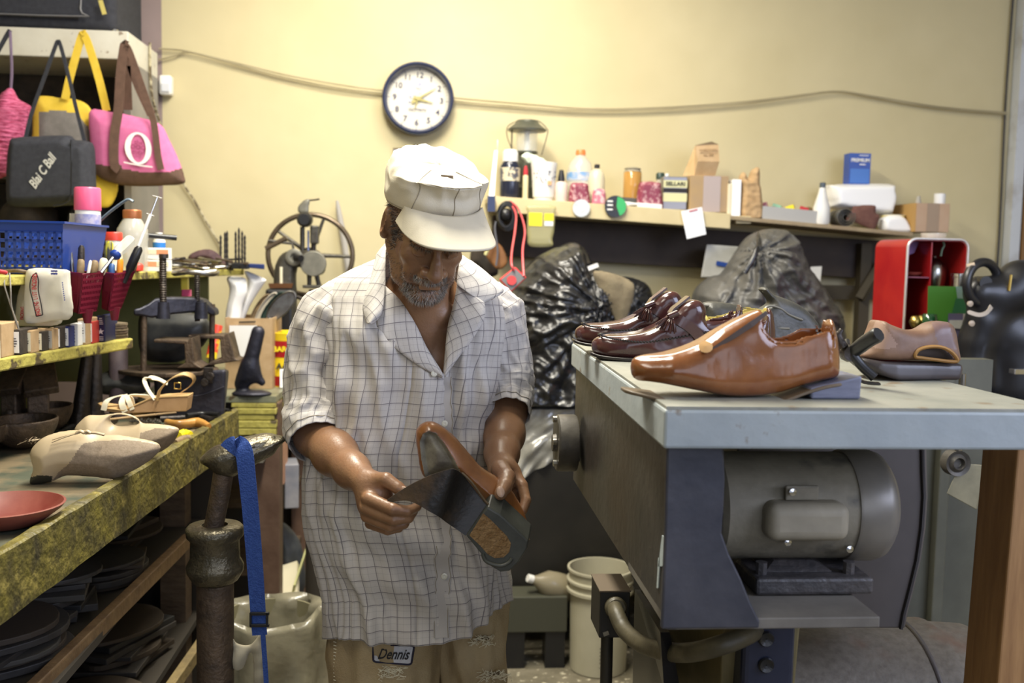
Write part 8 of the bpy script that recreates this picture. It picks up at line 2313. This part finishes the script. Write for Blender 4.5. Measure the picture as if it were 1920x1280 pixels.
for(x,y)in((814,700),(833,790),(834,1075)):
 q=front(x,y,.006)if y>705 else pt(x,y,1.893)
 MB().lathe([(.001,0),(.0055,.0005),(.0062,.002),(.004,.0028),(.001,.002)],q,16,axis=V((0,-1,.1))).build('button',mat('pearl_button',(.62,.6,.5),rough=.2,coat=.5),man,W=True,smooth=60)
khaki=mat('khaki_cotton',(.36,.27,.14),(.45,.35,.20),rough=.85,scale=9,bump=.3,bscale=300,col3=(.28,.20,.10),scale3=5,mix3=(.5,.75))
def leg(cxp,hwp,Yc,sgn,seed):
 c0=pt(cxp,1240,Yc)
 r0=hwp/FPX*Yc
 zs3=[.98,.80,.60,.42,.22,.06]
 xs3=[c0.x+sgn*.01,c0.x,c0.x,c0.x-sgn*.005,c0.x-sgn*.01,c0.x-sgn*.01]
 rr3=[r0*1.02,r0*1.05,r0,r0*.86,r0*.78,r0*.76]
 def f(u,w_):
  z=.98-.93*w_;a=2*PI*u
  r_=interp(z,zs3[::-1],rr3[::-1]);x=interp(z,zs3[::-1],xs3[::-1])
  n1=1-2*abs(noise.noise(V((math.cos(a)*1.6+seed,math.sin(a)*1.6,z*5+.8*math.cos(a)))))
  n2_=noise.noise(V((math.cos(a)*4+seed,math.sin(a)*4,z*15)))
  r_+=.010*n1+.004*n2_
  return V((x+r_*math.cos(a),Yc+r_*.98*math.sin(a),z))
 MB().grid(f,90,110,wrap=True).build('trouser_leg',khaki,man,W=True,smooth=180)
 return f
fR=leg(722,103,2.045,1,2.0)
fL=leg(884,62,2.085,-1,6.0)
MB().grid(lambda u,w_:V((man.location.x+.005+.165*math.cos(2*PI*u),2.06+.115*math.sin(2*PI*u),1.0-.16*w_)),60,6,wrap=True).build('waist',khaki,man,W=True,smooth=180)
m=MB()
for k in range(16):
 q=pt(628,1196+k*6.5,1.975);m.cyl(q+V((-.003,0,0)),q+V((.003,0,-.002)),.0009,n=5)
m.build('side_stitching',cream,man,W=True,kind='stuff')
for i,(x,y,Yr,w_)in enumerate(((738,1257,1.930,24),(905,1196,2.010,20),(925,1262,2.012,26))):
 m=MB();rg=random.Random(40+i)
 m.strap([pt(x-w_*.6,y+2,Yr+.004),pt(x,y,Yr+.0015),pt(x+w_*.6,y-1,Yr+.004)],.007,.001,V((0,0,1)))
 m.build('rip',ink if i==0 else mat('rip_shadow',(.12,.08,.04),rough=.9),man,W=True)
 m=MB()
 for k in range(46):
  a=pt(x+rg.uniform(-w_,w_),y+rg.uniform(-6,12),Yr-.002);m.tube([a,a+V((rg.uniform(-.008,.008),-.003,rg.uniform(-.006,.006))),a+V((rg.uniform(-.013,.013),-.001,rg.uniform(-.009,.006)))],.0007,4)
 m.build('frayed_threads',cream,man,W=True,kind='stuff')
Yp=1.928
pc=[pt(x,y,Yp+.002*abs(i-1.5))for i,(x,y)in enumerate(((698,1207),(778,1209),(772,1246),(699,1240)))]
def patch(sc,dy):
 c=sum(pc,V())/4;n=8;o_=[]
 co=catmull(pc,1,True)
 for i in range(4):
  a,b,cc_=pc[i-1],pc[i],pc[(i+1)%4]
  for k in range(5):
   t_=k/4
   o_.append((b.lerp(a,.12)*(1-t_)**2+b*2*t_*(1-t_)+b.lerp(cc_,.12)*t_**2))
 return[c+(p-c)*sc+V((0,dy,0))for p in o_]
pa_=patch(1,-.001)
badge=MB().rings([patch(1,.004),pa_,patch(.90,-.0018)]).build('name_patch',mat('white_twill',(.60,.60,.62),(.5,.5,.53),rough=.8,scale=200),man,W=True)
MB().tube(patch(.97,-.0015),.0021,6,closed=True).build('patch_border',mat('dark_navy_thread',(.012,.010,.03),rough=.7),badge,W=True,smooth=60)
c=sum(pc,V())/4
m=MB();add_text(m,'Dennis',.030,frame(c+V((0,-.0035,0)),pc[1]-pc[0],V((0,0,1))),shear=.45,bold=.0004,xs=.72)
m.build('patch_lettering',ink,badge,W=True)
for sx,f in((-1,fR),(1,fL)):
 q=f(.75,1.0);
 sh_=SDF((q.x-.08,q.y-.16,-.005),(q.x+.08,q.y+.22,.13),.006)
 sh_.ell((q.x,q.y+.02,.045),(.05,.15,.045),k=0);sh_.ell((q.x,q.y-.07,.035),(.05,.08,.035),k=.02)
 sh_.cap((q.x,q.y+.08,.05),(q.x,q.y+.08,.10),.045,.045,.03)
 P_,F_=sh_.mesh(1);P_[:,2]=np.maximum(P_[:,2],.001);np_obj('work_shoe',P_,F_,darkwood,man,W=True)
ht=thing('repair_shoe','brown shoe with its black sole peeled away, held in the man\'s two hands','shoe',pt(880,1070,1.72))
hu=mat('rich_brown_leather',(.19,.066,.016),(.33,.135,.035),rough=.32,scale=12,coat=.3,col3=(.09,.03,.012),scale3=9,mix3=(.5,.7),coatr=.2)
ol=[(779,822),(780,806),(790,794),(806,789),(822,794),(842,808),(862,828),(882,852),(904,876),(930,892),(952,908),(970,935),(984,962),(992,990),(990,1012),(975,1012),(945,985),(912,955),(885,925),(865,905),(850,896),(820,896),(798,896),(788,880),(783,850)]
P,F=pouch(ol,1.765,.045,.035,h=.0026,smooth=2,pw=.5)
fel=poly_sd([(787,828),(793,813),(804,808),(818,812),(834,832),(852,862),(866,890),(850,900),(798,900),(790,862)],*px_of(P))
frontv=P[:,1]<1.765
P[:,1]+=np.where(frontv,.016*np.clip(-fel/8,0,1),0)
mi=region_idx(P,F,[(1,[(787,828),(793,813),(804,808),(818,812),(834,832),(852,862),(866,890),(850,900),(798,900),(790,862)])])
mi[P[F].mean(1)[:,1]>1.77]=0
np_obj('upper',P,F,[hu,mat('grey_felt',(.26,.24,.18),(.15,.13,.10),rough=.9,scale=45)],ht,W=True,mi=mi)
def strip(A,B,th,f_n=30):
 a_=catmull([pt(*p)for p in A],8);b_=catmull([pt(*p)for p in B],8)
 def smp(c,t_):
  t_*=len(c)-1;i=min(int(t_),len(c)-2);return c[i].lerp(c[i+1],t_-i)
 m=MB();rs=[]
 for i in range(f_n+1):
  u=i/f_n;ring=[]
  for w_ in np.linspace(0,1,9):ring.append(smp(a_,u).lerp(smp(b_,u),w_))
  ring2=[p+V((0,th,.0))for p in ring[::-1]]
  rs.append(ring+ring2)
 return m.rings(rs)
strip([(726,937,1.702),(762,913,1.696),(800,894,1.688),(838,881,1.682),(853,880,1.684),(868,890,1.700),(890,918,1.708),(914,950,1.704)],[(728,943,1.700),(758,938,1.692),(780,944,1.684),(802,957,1.678),(822,968,1.680),(838,980,1.690),(856,992,1.694),(873,1004,1.692)],.0045).build('peeled_sole',mat('black_sole_leather',(.014,.012,.011),(.085,.05,.025),rough=.42,scale=9,mix=(.48,.72),bump=.15,bscale=80),ht,W=True,smooth=40)
hb=[(914,950),(938,964),(966,990),(991,1014),(988,1030),(972,1055),(955,1071),(938,1073),(920,1062),(896,1032),(873,1004)]
A=pp(hb,1.690);n=len(A);B=[p+V((.010,.045,.018))for p in A]
MB().add(A+B,[tuple(range(n)),tuple(range(n,2*n))[::-1]]+[(i,n+i,n+(i+1)%n,(i+1)%n)for i in range(n)]).build('heel',mat('grey_green_rubber',(.035,.038,.033),(.07,.073,.062),rough=.4,scale=14),ht,W=True,bevel=.003)
ck=[(906,962),(918,972),(934,988),(950,1004),(958,1018),(955,1034),(944,1044),(928,1046),(914,1038),(900,1022),(880,1003)]
A=pp(ck,1.6895);n=len(A);B=[p+V((0,-.0012,0))for p in A]
MB().add(A+B,[tuple(range(n))[::-1],tuple(range(n,2*n))]+[(i,(i+1)%n,n+(i+1)%n,n+i)for i in range(n)]).build('cork_pad',mat('cork',(.20,.11,.04),(.32,.20,.09),rough=.9,scale=90,bump=.8,bscale=200),ht,W=True)
MB().tube(catmull([pt(x,y,1.688)for x,y in((905,1038),(910,1050),(922,1057),(940,1060),(954,1054),(960,1046))],5),.0035,8).build('heel_rim',mat('grey_green_rubber'),ht,W=True,smooth=60)
MB().tube(catmull([pt(x,y,1.7)for x,y in((866,886),(885,905),(915,945),(955,978),(992,1012))],6),.0022,6).build('welt',mat('edge_brown'),ht,W=True,smooth=60)
cd=bpy.data.cameras.new('camera')
cd.sensor_width=36.0
cd.lens=FPX*36.0/1920.0
cd.clip_start=0.05
cam=bpy.data.objects.new('camera',cd)
COL.objects.link(cam)
cam.matrix_world=Matrix.Translation(CAM)@CAMROT.to_4x4()
SC.camera=cam
cd.dof.use_dof=True
cd.dof.focus_distance=1.86
cd.dof.aperture_fstop=4.0
def area(name,loc,size,power,col,rot=(0,0,0)):
 ld=bpy.data.lights.new(name,'AREA')
 ld.shape='RECTANGLE';ld.size,ld.size_y=size
 ld.energy=power;ld.color=col
 o=bpy.data.objects.new(name,ld);COL.objects.link(o)
 o.location=loc;o.rotation_euler=rot
 return o
area('ceiling_light',(-0.15,2.25,3.0),(0.3,1.3),70,(1.0,0.95,0.81))
area('ceiling_light',(0.1,3.3,3.0),(1.3,0.3),30,(1.0,0.93,0.80))
area('ceiling_light',(-1.0,0.5,3.0),(0.3,1.3),13,(1.0,0.94,0.82))
area('daylight_fill',(2.35,0.2,2.2),(1.6,1.4),42,(0.66,0.74,1.0),(R(66),0,R(42)))
area('daylight_fill',(0.9,-2.6,1.9),(3.2,2.0),28,(0.80,0.86,1.0),(R(90),0,0))  # added fill lamp behind the camera, brightens the face; no window modelled
w=bpy.data.worlds.new('world');SC.world=w
w.use_nodes=True
w.node_tree.nodes['Background'].inputs[0].default_value=(0.62,0.72,1.0,1)
w.node_tree.nodes['Background'].inputs[1].default_value=0.12
SC.view_settings.view_transform='Standard'
SC.view_settings.look='None'
SC.view_settings.gamma=1.0
SC.view_settings.use_curve_mapping=False
SC.view_settings.exposure=0.42
